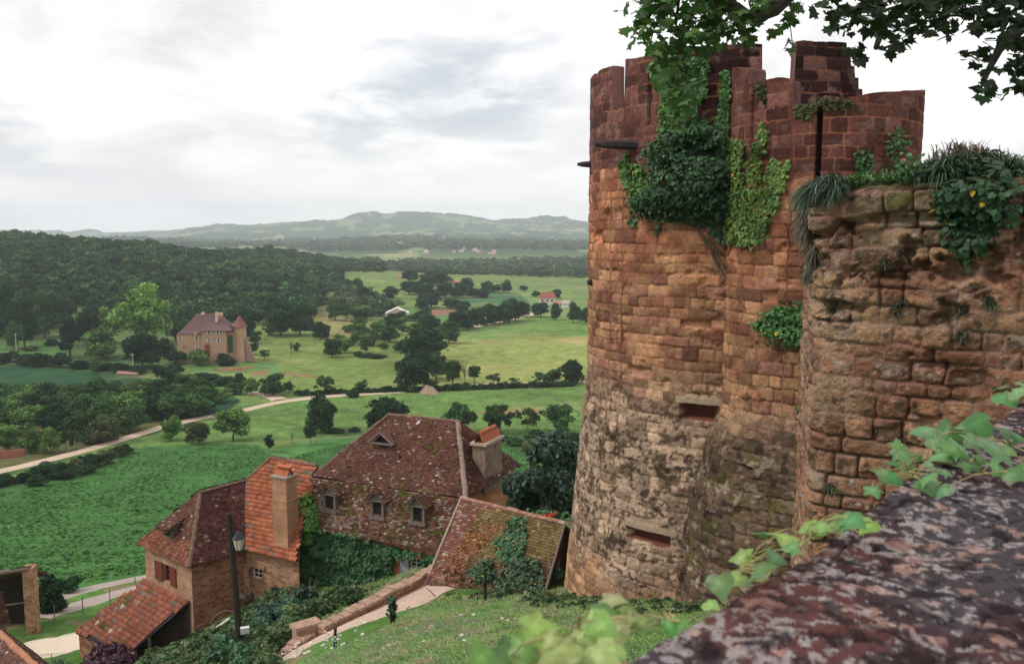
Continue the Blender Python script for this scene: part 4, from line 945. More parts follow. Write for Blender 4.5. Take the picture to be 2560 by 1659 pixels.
# --- growth on the near wall
def tuft_mesh(P, n, ln, col, g, droop=.6, spread=.5):
    pts = np.repeat(np.array(P), n, 0) + g.normal(0, .03, (len(P) * n, 3)); d = g.normal(0, spread, (len(pts), 3)); d[:, 2] = np.abs(d[:, 2]) * .3 + g.uniform(-droop, 1 - droop, len(pts))
    d /= np.linalg.norm(d, axis=1)[:, None]; side = np.cross(d, (0, 0, 1.0)); side /= np.linalg.norm(side, axis=1)[:, None] + 1e-6
    L = ln * g.uniform(.5, 1.2, len(pts)); w = .006 + .004 * g.random(len(pts))
    q = []; t_ = [0, .4, .75, 1.0]; ws = [1, .9, .6, .1]
    for t, ww in zip(t_, ws):
        c = pts + d * (L * t)[:, None] + np.array((0, 0, -1.0)) * (L * t * t * .55)[:, None]
        q += [c - side * (w * ww)[:, None], c + side * (w * ww)[:, None]]
    V = np.stack(q, 1); off = np.arange(len(pts))[:, None] * 8
    fl = np.array([0, 1, 3, 2, 2, 3, 5, 4, 4, 5, 7, 6]); c = np.array(col)[None] * g.uniform(.6, 1.5, len(pts))[:, None]
    return fast_mesh('blades', V.reshape(-1, 3), (off + fl[None]).ravel(), np.full(len(pts) * 3, 4), col=np.repeat(c, 8, 0))
def tuft(pos, n, ln, col, label, group=None, droop=.5, name='grass_tuft', seed=1, extra=None, spread=.5):
    g = np.random.default_rng(seed); P = np.array(pos); root = empty(name, tuple(P.mean(0)), label, 'grass', group)
    link('blades', tuft_mesh(P, n, ln, col, g, droop, spread), m_ivy, root); return root
def onC(u, v):
    loc, no, _, _ = bC.ray_cast(Vector((0, 0, 0)), ray(u, v).normalized(), 100)
    return loc
GG = (.045, .085, .045)
def line_pts(ctrl, n, dY=(0, .5), jit=8):
    out = []
    for i in range(n):
        t = random.random() * (len(ctrl) - 1); k = int(t); a, b = ctrl[k], ctrl[k + 1]; f = t - k
        u = a[0] + (b[0] - a[0]) * f + random.uniform(-jit, jit); v = a[1] + (b[1] - a[1]) * f + random.uniform(-jit, jit)
        p = next((q for q in (onC(u, v + k) for k in (10, 20, 35, 50, 70, 90)) if q is not None), None)
        if p is None: continue
        Y = p.y + random.uniform(*dY); out.append(at(u, v, Y))
    return out
g_ = 'grass growing on the near wall'
tuft(line_pts([(1998, 500), (2020, 470), (2060, 452), (2105, 455)], 60, (-.1, .3)), 34, .30, (.045, .08, .05), 'blue green tuft drooping over the left corner of the near wall', g_, droop=.75, seed=2)
tuft(line_pts([(2000, 520), (2015, 560), (2030, 600), (2040, 650)], 90, (-.05, .1), 10), 18, .26, (.08, .07, .045), 'dry hanging root tuft on the left edge of the near wall', g_, droop=1.0, seed=3)
tuft(line_pts([(2090, 462), (2150, 452), (2220, 446), (2300, 440)], 120, (-.02, .6), 5), 22, .17, (.07, .15, .04), 'green grass fringe along the capstones of the near wall', g_, droop=.2, seed=4)
tuft(line_pts([(2300, 445), (2330, 425), (2370, 405), (2420, 400)], 90, (0, .5), 10), 34, .30, (.055, .10, .055), 'largest arching grass tuft left of the dark ivy cushion', g_, droop=.55, seed=5)
tuft(line_pts([(2400, 400), (2480, 395), (2580, 425)], 70, (.1, .7), 8), 22, .30, (.06, .10, .05), 'grass behind the dark ivy cushion on top of the near wall', g_, droop=.25, seed=6)
tuft(line_pts([(2330, 400), (2400, 388), (2450, 385)], 24, (.2, .7), 6), 9, .42, (.16, .12, .09), 'thin reddish seed stalks above the largest tuft', g_, droop=-.4, seed=7, spread=.35)
for i, (u, v, lab) in enumerate([(2030, 690, 'dark wispy tuft on the left edge halfway up the near wall'), (2250, 640, 'brown wispy tuft under the capstones'), (2210, 655, 'thin tuft in the crack below the capstones'), (2475, 750, 'dark cushion tuft at the right of the near wall'), (2405, 835, 'spiky grey green tuft in the lower wall joint'), (2240, 775, 'pale tuft beside the worn hollow'), (2080, 770, 'grey tuft under the worn corner'), (2260, 750, 'tiny tuft in a joint left of the spiky one'), (2080, 1215, 'blue green tuft low on the near wall'), (2250, 1100, 'brown dry tuft above the foreground parapet'), (2405, 780, 'small green tuft above the spiky one')]):
    p = onC(u, v)
    if p: tuft([p] * 5, 26 if i not in (3, 0) else 60, .13 if i != 0 else .22, (.07, .09, .05) if i not in (1, 9) else (.10, .075, .05), lab, g_, droop=.5, seed=20 + i, spread=.8)
r_ = ivy('ivy', bC, [[(2340, 470), (2380, 425), (2440, 408), (2500, 430), (2535, 470), (2530, 510), (2500, 540), (2480, 590), (2440, 620), (2400, 628), (2370, 590), (2350, 545)]], 2000, .078, (.028, .075, .030), 'glossy dark ivy cushion hanging over the near wall', lump=.38, jit=.4, kind='heart', seed=30, yellow=.012)
P_ = [at(random.gauss(2440, 45), random.gauss(425, 16), 11.6 + random.uniform(0, .5)) for i in range(420)]
g = np.random.default_rng(8); link('leaves', leaf_mesh('leaves', np.array(P_), (0, -.6, .8), .08 * g.uniform(.6, 1.2, 420), np.array((.03, .08, .03))[None] * g.uniform(.6, 1.5, 420)[:, None], 'heart', .5, (0, 0, -1), g), m_ivy, r_)
P_ = [at(random.uniform(2490, 2640), random.gauss(440, 14), 11.2 + random.uniform(0, .6)) for i in range(300)]
r_ = empty('ivy', (7, 11.3, 1), 'ivy trailing to the right edge of the picture on the near wall', 'ivy'); link('leaves', leaf_mesh('leaves', np.array(P_), (0, -.6, .8), .08 * g.uniform(.6, 1.2, 300), np.array((.035, .08, .035))[None] * g.uniform(.6, 1.5, 300)[:, None], 'heart', .5, (0, 0, -1), g), m_ivy, r_)
m_fl = mat('pink_petals', (.62, .10, .16), var=.2, rough=.6)
g_ = 'pink flowers on the near wall'
fm = MB(); 
for k in range(6):
    a = k * 1.05; fm.poly([(0, 0, 0), (math.cos(a) * .022, math.sin(a) * .022, .01), (math.cos(a + .5) * .03, math.sin(a + .5) * .03, .004), (math.cos(a + 1) * .022, math.sin(a + 1) * .022, .01)])
fm.tube([(0, 0, -.16), (.01, 0, -.08), (0, 0, 0)], .003, 4, m=1)
fme = fm.mesh('pink_flower'); fme.materials.append(m_fl); fme.materials.append(m_ivy)
for u, v in [(2043, 458), (2270, 425), (2280, 420), (2292, 415), (2300, 432), (2290, 455), (2268, 410), (2345, 400), (2306, 440), (2260, 400), (2285, 470), (2322, 428), (2278, 448)]:
    p = at(u, v, 12 - .0 * u); o = bpy.data.objects.new('pink_flower', fme); COL.objects.link(o); o.location = p; o.rotation_euler = (R(random.uniform(20, 70)), 0, random.uniform(0, 6)); tag(o, 'small pink flower among the grass on the near wall top', 'flower', g_)
r_ = empty('plant', (5.8, 12.2, .8), 'pink flowering weeds with small leaves behind the capstones', 'plant')
P_ = [at(random.uniform(2245, 2345), random.gauss(428, 16), 12 + random.uniform(-.2, .7)) for i in range(380)]; link('leaves', leaf_mesh('leaves', np.array(P_), (0, -.4, .8), .06 * g.uniform(.6, 1.3, 380), np.array((.05, .13, .04))[None] * g.uniform(.6, 1.5, 380)[:, None], 'quad', .9, None, g), m_ivy, r_)
# ================================================================ VILLAGE HOUSES
Zv = Vector((0, 0, 1))
m_tile = mat('clay_tiles', attr=True, var=.18, ns=2.2, var2=.22, ns2=14, bump=.4, bs=20, bd=.02, spec=.1)
m_under = mat('roof_boards', (.09, .05, .04), var=.3)
m_ridge = mat('ridge_mortar', (.15, .085, .065), var=.35, ns=6, spots=(9, .58, .64, (.32, .27, .22)))
m_wood = mat('old_wood', (.12, .08, .055), var=.3, ns=6)
m_gwood = mat('grey_wood', (.17, .135, .12), var=.2, ns=8)
m_glass = mat('window_glass', (.015, .018, .02), var=0, var2=0, bump=0, rough=.15, spec=.5)
m_dark = mat('dark_interior', (.02, .016, .014), var=0, var2=0, bump=0)
m_white = mat('white_paint', (.62, .60, .58), var=.08, rough=.6)
m_red = mat('red_brown_paint', (.16, .045, .03), var=.2, ns=5)
m_stone_w = masonry('ochre_rubble', (.44, .26, .16), (.23, .09, .06), (.42, .28, .18), .42, .16)
m_stone_r = masonry('red_rubble', (.36, .18, .11), (.18, .06, .042), (.36, .22, .14), .40, .15)
m_render = masonry('ochre_render', (.44, .27, .175), (.35, .18, .115), (.45, .29, .19), .5, .22, .35)
m_orange = mat('orange_render', (.46, .20, .10), var=.22, ns=1.0, var2=.2, ns2=8, bump=.4)
PAL_DARK = [(.080, .036, .029), (.102, .045, .035), (.118, .052, .040), (.135, .062, .046), (.16, .080, .060), (.092, .046, .036)]
PAL_MIX = [(.15, .06, .045), (.19, .075, .05), (.23, .09, .055), (.27, .11, .065), (.14, .055, .04)]
PAL_OR = [(.22, .09, .06), (.29, .095, .055), (.34, .11, .058), (.38, .13, .065), (.42, .15, .075), (.33, .12, .07)]

def tile_roof(name, poly, parent, tw=.18, th=.12, pal=PAL_DARK, seed=1, moss=0, lichen=.25, sag=.06, lift=.02, m=None, under=.05, clumps=1.0, extra=None):
    g = np.random.default_rng(seed); P = [Vector(p) for p in poly]
    n = Vector((0, 0, 0))
    for i in range(len(P)): n += P[i].cross(P[(i + 1) % len(P)])
    n.normalize()
    if n.z < 0: n = -n
    eu = Vector((-n.y, n.x, 0)).normalized(); ev = n.cross(eu)
    if ev.z < 0: ev = -ev
    o = P[0]; q2 = [((p - o).dot(eu), (p - o).dot(ev)) for p in P]
    us = [q[0] for q in q2]; vs = [q[1] for q in q2]
    nv = int((max(vs) - min(vs)) / th) + 2; nu = int((max(us) - min(us)) / tw) + 3
    J, I = np.meshgrid(np.arange(nv), np.arange(nu), indexing='ij')
    cu = min(us) + (I + (J % 2) * .5 - .5) * tw + g.normal(0, .008, I.shape); cv_ = min(vs) + (J + .5) * th + g.normal(0, .006, I.shape)
    k = inpoly(cu, cv_, q2) | inpoly(cu + tw * .35, cv_, q2) & inpoly(cu, cv_ - th * .4, q2); cu = cu[k]; cv_ = cv_[k]; J = J[k]; I = I[k]
    k = g.random(len(cu)) > .004; cu, cv_, J, I = cu[k], cv_[k], J[k], I[k]; N = len(cu)
    E = np.array(eu); V_ = np.array(ev); Nn = np.array(n); O = np.array(o)
    hh = .012 + g.random(N) * .022; rot = g.normal(0, .03, N); hw = tw * .485
    def pt(a, b, h):
        uu = cu + a * np.cos(rot) - b * np.sin(rot); vv = cv_ + a * np.sin(rot) + b * np.cos(rot)
        hs = (fbm(uu / 2.2, vv / 1.6, seed, 3) - .5) * 2 * sag
        return O + uu[:, None] * E + vv[:, None] * V_ + (h + hs + lift)[:, None] * Nn
    one = np.ones(N)
    A_ = pt(-hw, -th * .62, hh + .03); B_ = pt(hw, -th * .62, hh + .03 + g.normal(0, .004, N)); C_ = pt(hw, th * .55, .0 * one + .004); D_ = pt(-hw, th * .55, .0 * one + .004)
    A2 = pt(-hw, -th * .62, hh - .012); B2 = pt(hw, -th * .62, hh - .012)
    Vt = np.stack([A_, B_, C_, D_, A2, B2], 1); off = np.arange(N)[:, None] * 6
    fl = np.array([0, 1, 2, 3, 4, 5, 1, 0])
    pal = np.array(pal); f = fbm(cu / .9 / clumps, cv_ / .7 / clumps, seed + 3, 3)
    idx = ((f * .35 + .65 * g.random(N)) * len(pal)).astype(int).clip(0, len(pal) - 1)
    c = pal[idx] * g.uniform(.9, 1.12, N)[:, None] * (.7 + .6 * fbm(cu / 1.1, cv_ / .8, seed + 9, 4))[:, None]
    li = (fbm(cu / .5, cv_ / .4, seed + 4, 3) > .62 - lichen * .14) & (g.random(N) < .12 + lichen * .35)
    c[li] = np.array((.20, .145, .12)) * g.uniform(.7, 1.3, (li.sum(), 1))
    br = g.random(N) < lichen * .05; c[br] = (.42, .34, .24)
    if moss:
        mo = fbm(cu / .6, cv_ / .45, seed + 5, 4) > (.68 - moss * .3); mo &= g.random(N) < .6
        c[mo] = np.array((.095, .085, .022)) * g.uniform(.6, 1.5, (mo.sum(), 1))
    if extra is not None: c = extra(c, cu, cv_, (max(us) - min(us)), (max(vs) - min(vs)), Vt.mean(1))
    me = fast_mesh(name, Vt.reshape(-1, 3), (off + fl[None]).ravel(), np.full(N * 2, 4), col=np.repeat(c, 6, 0))
    ob = link(name, me, m or m_tile, parent)
    mb = MB(); top = [p - n * under for p in P]; bot = [p - n * (under + .10) for p in P]
    mb.poly(top); mb.poly(bot[::-1])
    for i in range(len(P)): mb.poly([top[i], bot[i], bot[(i + 1) % len(P)], top[(i + 1) % len(P)]])
    mb.build('roof_boards', m_under, ob)
    return ob, n
def ridge(p0, p1, parent, r=.13, m=None, seg=.36, seed=1, up=Zv, name='ridge_tiles'):
    g = random.Random(seed); mb = MB(); p0 = Vector(p0); p1 = Vector(p1); L = (p1 - p0).length; d = (p1 - p0) / L; s = d.cross(up).normalized(); u = s.cross(d)
    n = max(1, int(L / seg))
    for i in range(n):
        a = p0 + d * (L * i / n - .03); b = p0 + d * (L * (i + 1) / n + .03); ra = r * g.uniform(.9, 1.08); rb = ra * .86; off = s * g.uniform(-.015, .015) + u * g.uniform(-.01, .02)
        k = 7
        ra_ = [a + off + s * (ra * math.cos(math.pi * j / (k - 1))) + u * (ra * math.sin(math.pi * j / (k - 1)) * .8 - .03) for j in range(k)]
        rb_ = [b + off + s * (rb * math.cos(math.pi * j / (k - 1))) + u * (rb * math.sin(math.pi * j / (k - 1)) * .8 - .03) for j in range(k)]
        for j in range(k - 1): mb.poly([ra_[j], rb_[j], rb_[j + 1], ra_[j + 1]])
        mb.poly(ra_)
    return mb.build(name, m or m_ridge, parent)
def wall_panel(mb, p0, p1, z0, z1, holes=(), rev=.22, sub=1):
    """vertical wall from p0 to p1 (seen from its right-hand outside), with openings (s0,s1,z0,z1)"""
    p0 = Vector((p0[0], p0[1], 0)); p1 = Vector((p1[0], p1[1], 0)); L = (p1 - p0).length; d = (p1 - p0) / L; n = Vector((d.y, -d.x, 0))
    xs = sorted({0, L, *[h[0] for h in holes], *[h[1] for h in holes]}); zs = sorted({z0, z1, *[h[2] for h in holes], *[h[3] for h in holes]})
    for a, b in zip(xs[:-1], xs[1:]):
        for c, e in zip(zs[:-1], zs[1:]):
            mx, mz = (a + b) / 2, (c + e) / 2
            if any(h[0] < mx < h[1] and h[2] < mz < h[3] for h in holes): continue
            mb.poly([p0 + d * a + Zv * c, p0 + d * b + Zv * c, p0 + d * b + Zv * e, p0 + d * a + Zv * e], uv=[(a, c), (b, c), (b, e), (a, e)])
    for h in holes:
        a, b, c, e = h; q = [(a, c), (b, c), (b, e), (a, e)]
        for i in range(4):
            x, y = q[i]; x2, y2 = q[(i + 1) % 4]; P = p0 + d * x + Zv * y; Q = p0 + d * x2 + Zv * y2
            mb.poly([P, Q, Q - n * rev, P - n * rev], uv=[(x, y), (x2, y2), (x2 + .2, y2 + .2), (x + .2, y + .2)])
    return d, n
def window(parent, p0, d, n, h, rev=.16, cols=2, rows=3, m=None, bar=.035, glass=True):
    a, b, c, e = h; o = Vector((p0[0], p0[1], 0)) - n * rev; mb = MB(); w = .06
    ax = (d, -n, Zv)
    def bx(s0, s1, z0, z1, dep=.05): mb.box(o + d * ((s0 + s1) / 2) + Zv * z0, s1 - s0, dep, z1 - z0, ax)
    bx(a, a + w, c, e); bx(b - w, b, c, e); bx(a + w, b - w, c, c + w); bx(a + w, b - w, e - w, e)
    for i in range(1, cols): s = a + (b - a) * i / cols; bx(s - bar / 2, s + bar / 2, c + w, e - w, .04)
    for i in range(1, rows): z = c + (e - c) * i / rows; bx(a + w, b - w, z - bar / 2, z + bar / 2, .034)
    f = mb.build('window', m or m_white, parent)
    g2 = MB(); q = o - n * .02; g2.poly([q + d * a + Zv * c, q + d * b + Zv * c, q + d * b + Zv * e, q + d * a + Zv * e]); g2.build('pane', m_glass, f)
    return f
def shutter(parent, p, d, n, w, h, m, swing=0.0, label=None):
    d2 = (d * math.cos(swing) + n * math.sin(swing)).normalized(); n2 = n.normalized(); mb = MB()
    k = 4
    for i in range(k): mb.box(p + d2 * (w * (i + .5) / k) + n2 * .03, w / k * .94, .03, h, (d2, n2, Zv))
    for z in (.15, .8): mb.box(p + d2 * (w / 2) + n2 * .055 + Zv * (h * z), w * .9, .02, .08, (d2, n2, Zv))
    return mb.build('shutter', m, parent)

# ---------------- the big house
zb = -13.5
Lc = atz(780, 1190, zb); Rc = atz(1165, 1245, zb); t_ = (Rc - Lc).normalized(); n_ = Vector((-t_.y, t_.x, 0)); LEN = (Rc - Lc).length; DEP = 7.0
big = empty('village_house', (Lc.x + 4, Lc.y, -19), 'largest village house with sagging dark tiled roof, three small dormers and ivy covered wall', 'house')
def bp(s, w, z): return Lc + t_ * s + n_ * w + Zv * (z - zb)
zr = -10.35; R1 = bp(2.9, DEP / 2 + .05, zr); R2 = bp(LEN - 2.35, DEP / 2 + .05, zr)
print('big', LEN, proj(*R1), proj(*R2), 'want 965,1030 1130,1048', proj(*bp(LEN, DEP, zb)))
e0 = bp(0, 0, zb); e1 = bp(LEN, 0, zb); e2 = bp(LEN, DEP, zb); e3 = bp(0, DEP, zb)
rf, nf = tile_roof('roof', [e0, e1, R2, R1], big, .17, .115, PAL_DARK, 3, moss=.08, lichen=.3, sag=.15)
rr_, _ = tile_roof('roof', [e1, e2, R2], big, .17, .115, PAL_DARK, 4, lichen=.3, sag=.05)
tile_roof('roof', [e2, e3, R1, R2], big, .3, .2, PAL_DARK, 5); tile_roof('roof', [e3, e0, R1], big, .3, .2, PAL_DARK, 6)
ridge(R1, R2, rf, .14, seed=2); ridge(R2 + nf * .0, e1 + Zv * .03, rf, .15, mat('hip_mortar', (.26, .19, .155), var=.3, ns=6), seed=3); ridge(R1, e0, rf, .13, seed=4); ridge(R2, e2, rr_, .13, seed=5)
# lower steep skirt
sk0 = bp(-.55, -1.25, zb - 2.55); sk1 = bp(LEN + .1, -1.25, zb - 2.55); sT0 = bp(.0, -.02, zb - .02); sT1 = bp(LEN, -.02, zb - .02)
def skx(c, cu, cv_, W, Hh, M):
    g = np.random.default_rng(5); a = fbm(cu / .5, cv_ / .5, 77, 4); k = (a > .55) & (g.random(len(cu)) < .40); c[k] = np.array((.26, .20, .17)) * g.uniform(.6, 1.3, (k.sum(), 1))
    return c
sk, nsk = tile_roof('roof_skirt', [sk0, sk1, sT1, sT0], big, .17, .12, [(.13, .06, .045), (.18, .085, .06), (.10, .05, .04), (.22, .12, .08)], 7, moss=.30, lichen=.5, sag=.05, extra=skx)
print('skirt', proj(*sk0), proj(*sk1))
mb = MB(); ww = .95
zg = -20.5; hole = []
def wl(s, w): return bp(s, w, 0)
fp = [wl(.2, -ww), wl(LEN - .2, -ww)]
f0 = atz(1022, 1395, -16.9)
# doorway / window in the ivy wall
def s_of(u, v, w): p = hitplane(u, v, bp(0, w, zb), n_); return (p - Lc).dot(t_), p.z
s0, zt_ = s_of(1030, 1396, -ww); s1, zbm = s_of(1048, 1436, -ww); s0 -= .2
hb = (s0 - .15, s0 + 1.15, zbm - .35, zt_ - .0)
d1, n1 = wall_panel(mb, fp[0], fp[1], zg, zb - 2.35, [hb]); 
wall_panel(mb, wl(LEN - .3, .3), wl(LEN - .3, DEP - .3), zg, zb - .12, sub=1)
wall_panel(mb, wl(LEN - .3, DEP - .3), wl(.3, DEP - .3), zg, zb - .12); wall_panel(mb, wl(.3, DEP - .3), wl(.3, -ww), zg, zb - .3)
wall_panel(mb, wl(LEN - .2, -ww), wl(LEN - .2, .3), zg, zb - 2.4)
mb.build('wall', masonry('orange_rubble', (.50, .22, .12), (.38, .14, .08), (.44, .24, .14), .5, .2), big)
window(big, fp[0], d1, n1, hb, cols=4, rows=5, bar=.04)
shutter(big, fp[0] + d1 * (hb[0] - .02) + n1 * .03 + Zv * hb[2], -d1, n1, .55, hb[3] - hb[2], mat('grey_shutter', (.30, .31, .36), var=.1), .0)
# dormers on the skirt
def dormer(u, v, w=.84, h=.88):
    p = hitplane(u, v, sk0, nsk); s = (p - Lc).dot(t_); base = p + Zv * .0; n = -n_; ax = (t_, n_, Zv)
    mb = MB(); f = base + n * .10
    mb.box(f + t_ * (-w / 2 + .05) + n_ * .9, .10, 1.8, h, ax); mb.box(f + t_ * (w / 2 - .05) + n_ * .9, .10, 1.8, h, ax)
    mb.box(f + n * .02 - Zv * .10, w + .16, .16, .14, ax); mb.box(f + Zv * (h - .0) + n * .01, w + .1, .12, .09, ax)
    a = f + n * .0 + Zv * (h + .09); mb.poly([a - t_ * (w / 2), a + t_ * (w / 2), a + Zv * .42])
    for sg in (-1, 1):   # slanted gable boards
        q = a + n * .16 + Zv * .47; e = a + n * .16 + t_ * (sg * (w / 2 + .20)) - Zv * .06; dd = (e - q).normalized(); up = dd.cross(n).normalized()
        mb.tube([q, e], .05, 5)
    body = mb.build('dormer', m_gwood, big)
    g2 = MB(); q = f + n_ * .10; g2.poly([q - t_ * (w / 2 - .1), q + t_ * (w / 2 - .1), q + t_ * (w / 2 - .1) + Zv * h, q - t_ * (w / 2 - .1) + Zv * h]); g2.build('pane', m_dark, body)
    fr = MB()
    for sx in (-w / 2 + .13, w / 2 - .13): fr.box(f + n_ * .05 + t_ * sx, .06, .05, h, ax)
    fr.box(f + n_ * .05, w - .2, .05, .06, ax); fr.build('frame', m_gwood, body)
    top = a + Zv * .52
    for sg in (-1, 1):
        el = a + t_ * (sg * (w / 2 + .22)) - Zv * .05
        k = 1.5; pl = [el + n * .22, top + n * .22, top + n_ * k, el + n_ * .75]
        mb3 = MB(); q3 = [Vector(x) for x in pl]; nn = (q3[1] - q3[0]).cross(q3[3] - q3[0]).normalized(); nn = nn if nn.z > 0 else -nn
        for i in range(5):
            for j in range(7):
                a0, a1, b0, b1 = i / 5, (i + 1) / 5, j / 7, (j + 1) / 7
                def bl(x, y): return q3[0].lerp(q3[1], x).lerp(q3[3].lerp(q3[2], x), y)
                hh = .05 + random.uniform(0, .03); c = random.choice(PAL_DARK + [(.24, .15, .12), (.10, .09, .03)])
                mb3.poly([bl(a0, b0) + nn * hh, bl(a0, b1) + nn * hh, bl(a1, b1) + nn * (hh - .03), bl(a1, b0) + nn * (hh - .03)], c=c)
                mb3.poly([bl(a0, b0) + nn * (hh - .06), bl(a0, b1) + nn * (hh - .06), bl(a0, b1) + nn * hh, bl(a0, b0) + nn * hh], c=c)
        mb3.poly(q3, c=(.08, .05, .04)); mb3.build('dormer_roof', m_tile, body)
for u, v in ((826, 1275), (945, 1292), (1046, 1306)): dormer(u, v)
# triangular vent high on the roof
pv = hitplane(965, 1104, e0, nf); mb = MB(); ax = (t_, n_, Zv); pf = pv - n_ * .55 + Zv * .02
for sg in (-1, 1):
    a = pf + Zv * .62; b = pf + t_ * (sg * .85); c = a + n_ * 1.3 + Zv * .3
    mb.poly([b, a, a + n_ * .85, b + n_ * .25] if sg > 0 else [a, b, b + n_ * .25, a + n_ * .85]); mb.tube([a - n_ * .05, b - n_ * .05], .06, 5, m=1)
mb.poly([pf - t_ * .6 + n_ * .12, pf + t_ * .6 + n_ * .12, pf + Zv * .5 + n_ * .12], m=2); mb.box(pf - Zv * .05, 1.6, .14, .1, ax, m=1)
mb.build('roof_vent', [mat('vent_tiles', (.13, .06, .05), var=.3, ns=6), m_gwood, m_dark], big)
# broad chimney standing on the right slope
pc = hitplane(1232, 1200, e1, (e2 - e1).cross(R2 - e1)); ctop = pc
mb = MB(); cc = bp(LEN - .55, (pc - Lc).dot(n_) + .35, zb - .2); ax = (t_, n_, Zv)
print('chimney', proj(*cc), cc, 'w', (pc - Lc).dot(n_), 'slab top', proj(*(cc + Zv * 2.1)))
zc_ = 2.35; mb.box(cc - Zv * .3, .85, 2.35, 1.3, ax, taper=.92); mb.box(cc + Zv * 1.0, .78, 2.12, zc_ - 1.0, ax)
chm = mb.build('chimney', mat('grey_render', (.24, .175, .135), var=.3, ns=1.5, var2=.25, ns2=6, spots=(2.2, .56, .7, (.09, .07, .06))), big)
mb = MB(); mb.box(cc + Zv * zc_, 1.0, 2.4, .14, ax); mb.build('chimney_cap', mat('cap_stone', (.40, .33, .24), var=.25, ns=6), chm)
mb = MB()
for i in range(8):
    q = cc + Zv * (zc_ + .14) + n_ * (-.98 + 1.96 * i / 7)
    for sg in (-1, 1):
        b = q + t_ * (sg * .26); tpp = q + Zv * .50 + t_ * (sg * .02); w2 = n_ * .13
        mb.poly([b - w2, b + w2, tpp + w2, tpp - w2]); mb.poly([b - w2 + t_ * sg * .03, b + w2 + t_ * sg * .03, tpp + w2 + Zv * .03, tpp - w2 + Zv * .03])
mb.tube([cc + Zv * (zc_ + .66) - n_ * .95, cc + Zv * (zc_ + .66), cc + Zv * (zc_ + .66) + n_ * .95], [.13, .12, .13], 7)
mb.build('chimney_tiles', mat('orange_tile', (.38, .12, .06), var=.25, ns=9), chm)
# ivy over the façade: follows the wall and climbs over the skirt
mb = MB(); mb.poly([wl(-.6, -ww - .02) + Zv * zg, wl(LEN, -ww - .02) + Zv * zg, wl(LEN, -ww - .02) + Zv * (zb - 2.3), wl(-.6, -ww - .02) + Zv * (zb - 2.3)]); mb.poly([sk0 - t_ * .6, sk1, sT1, sT0])
def bvh_mb(mb): return BVHTree.FromPolygons([tuple(v) for v in mb.v], mb.f)
bH = bvh_mb(mb)
iv = ivy('ivy', bH, [[(742, 1312), (760, 1300), (800, 1322), (900, 1344), (1000, 1368), (1100, 1390), (1100, 1412), (1066, 1432), (1060, 1384), (1028, 1378), (990, 1380), (980, 1445), (950, 1470), (860, 1470), (790, 1450), (760, 1470), (745, 1440)]], 9500, .17, (.030, .095, .030), 'deep green ivy covering the front wall of the largest house', lump=.42, jit=.5, seed=40, yellow=0)
ivy('x', bH, [[(722, 1296), (745, 1275), (775, 1262), (790, 1275), (800, 1310), (790, 1345), (760, 1350), (738, 1325)]], 1900, .16, (.10, .25, .045), '', lump=.5, jit=.7, seed=41, parent=iv, kind='blade' if 0 else 'quad', yellow=0)
ivy('x', bH, [[(738, 1320), (775, 1320), (785, 1400), (775, 1470), (745, 1460)]], 1700, .15, (.075, .19, .04), '', lump=.3, jit=.7, seed=42, parent=iv, yellow=0)
for u, v in ((770, 1262), (765, 1275), (780, 1282)):
    q = hitplane(u, v, sk0, nsk); mbp = leaf_mesh('leaves', np.array([q + nsk * random.uniform(.05, .25) + Vector((random.gauss(0, .22), 0, random.gauss(0, .3))) for _ in range(120)]), tuple(nsk), .2, (.11, .27, .05), 'quad', .8); link('leaves', mbp, m_ivy, iv)

# ---------------- left house: L-shaped, dark wing and orange wing
ze = -17.3
C1 = atz(473, 1417, ze); El = atz(343, 1359, ze); wd = (C1 - El); WW = wd.length; a_ = wd.normalized(); b_ = Vector((-a_.y, a_.x, 0))
print('left', C1, El, WW, 'b', b_)
left = empty('village_house', (C1.x, C1.y, -21.4), 'L shaped village house with red brown shutters, dark hipped roof and orange tiled wing', 'house')
zq = -14.2; P1 = atz(501, 1229, zq); P2 = atz(616, 1199, zq)
rb = (P2 - P1).normalized()
Er = atz(590, 1380, ze); 
dirw = (Er - C1).normalized()
Lw = 9.0; C2 = C1 + dirw * Lw; E2 = El + dirw * Lw; P3 = P1 + rb * 7
lf, nlf = tile_roof('roof', [C1, C1 + dirw * 5.5, P1 + rb * 5.5, P1], left, .17, .12, [(.13, .05, .05), (.17, .065, .055), (.10, .045, .045), (.20, .09, .07)], 11, lichen=.15, sag=.06)
def lx(c, cu, cv_, W, Hh, M):
    k = M[:, 2] < ze + .95; g = np.random.default_rng(5); c[k] = np.array(PAL_MIX)[g.integers(0, 5, k.sum())] * g.uniform(.9, 1.3, (k.sum(), 1)); return c
ls, nls = tile_roof('roof', [El, C1, P1], left, .17, .12, PAL_DARK, 12, lichen=.3, sag=.05, extra=lx)
tile_roof('roof', [El, P1, P3, E2], left, .3, .2, PAL_DARK, 13)
ridge(P1, P2 + rb * .6, lf, .13, seed=6); ridge(C1 + Zv * .03, P1, lf, .14, seed=7); ridge(El, P1, ls, .13, mat('dark_ridge', (.10, .06, .05), var=.3, ns=6), seed=8)
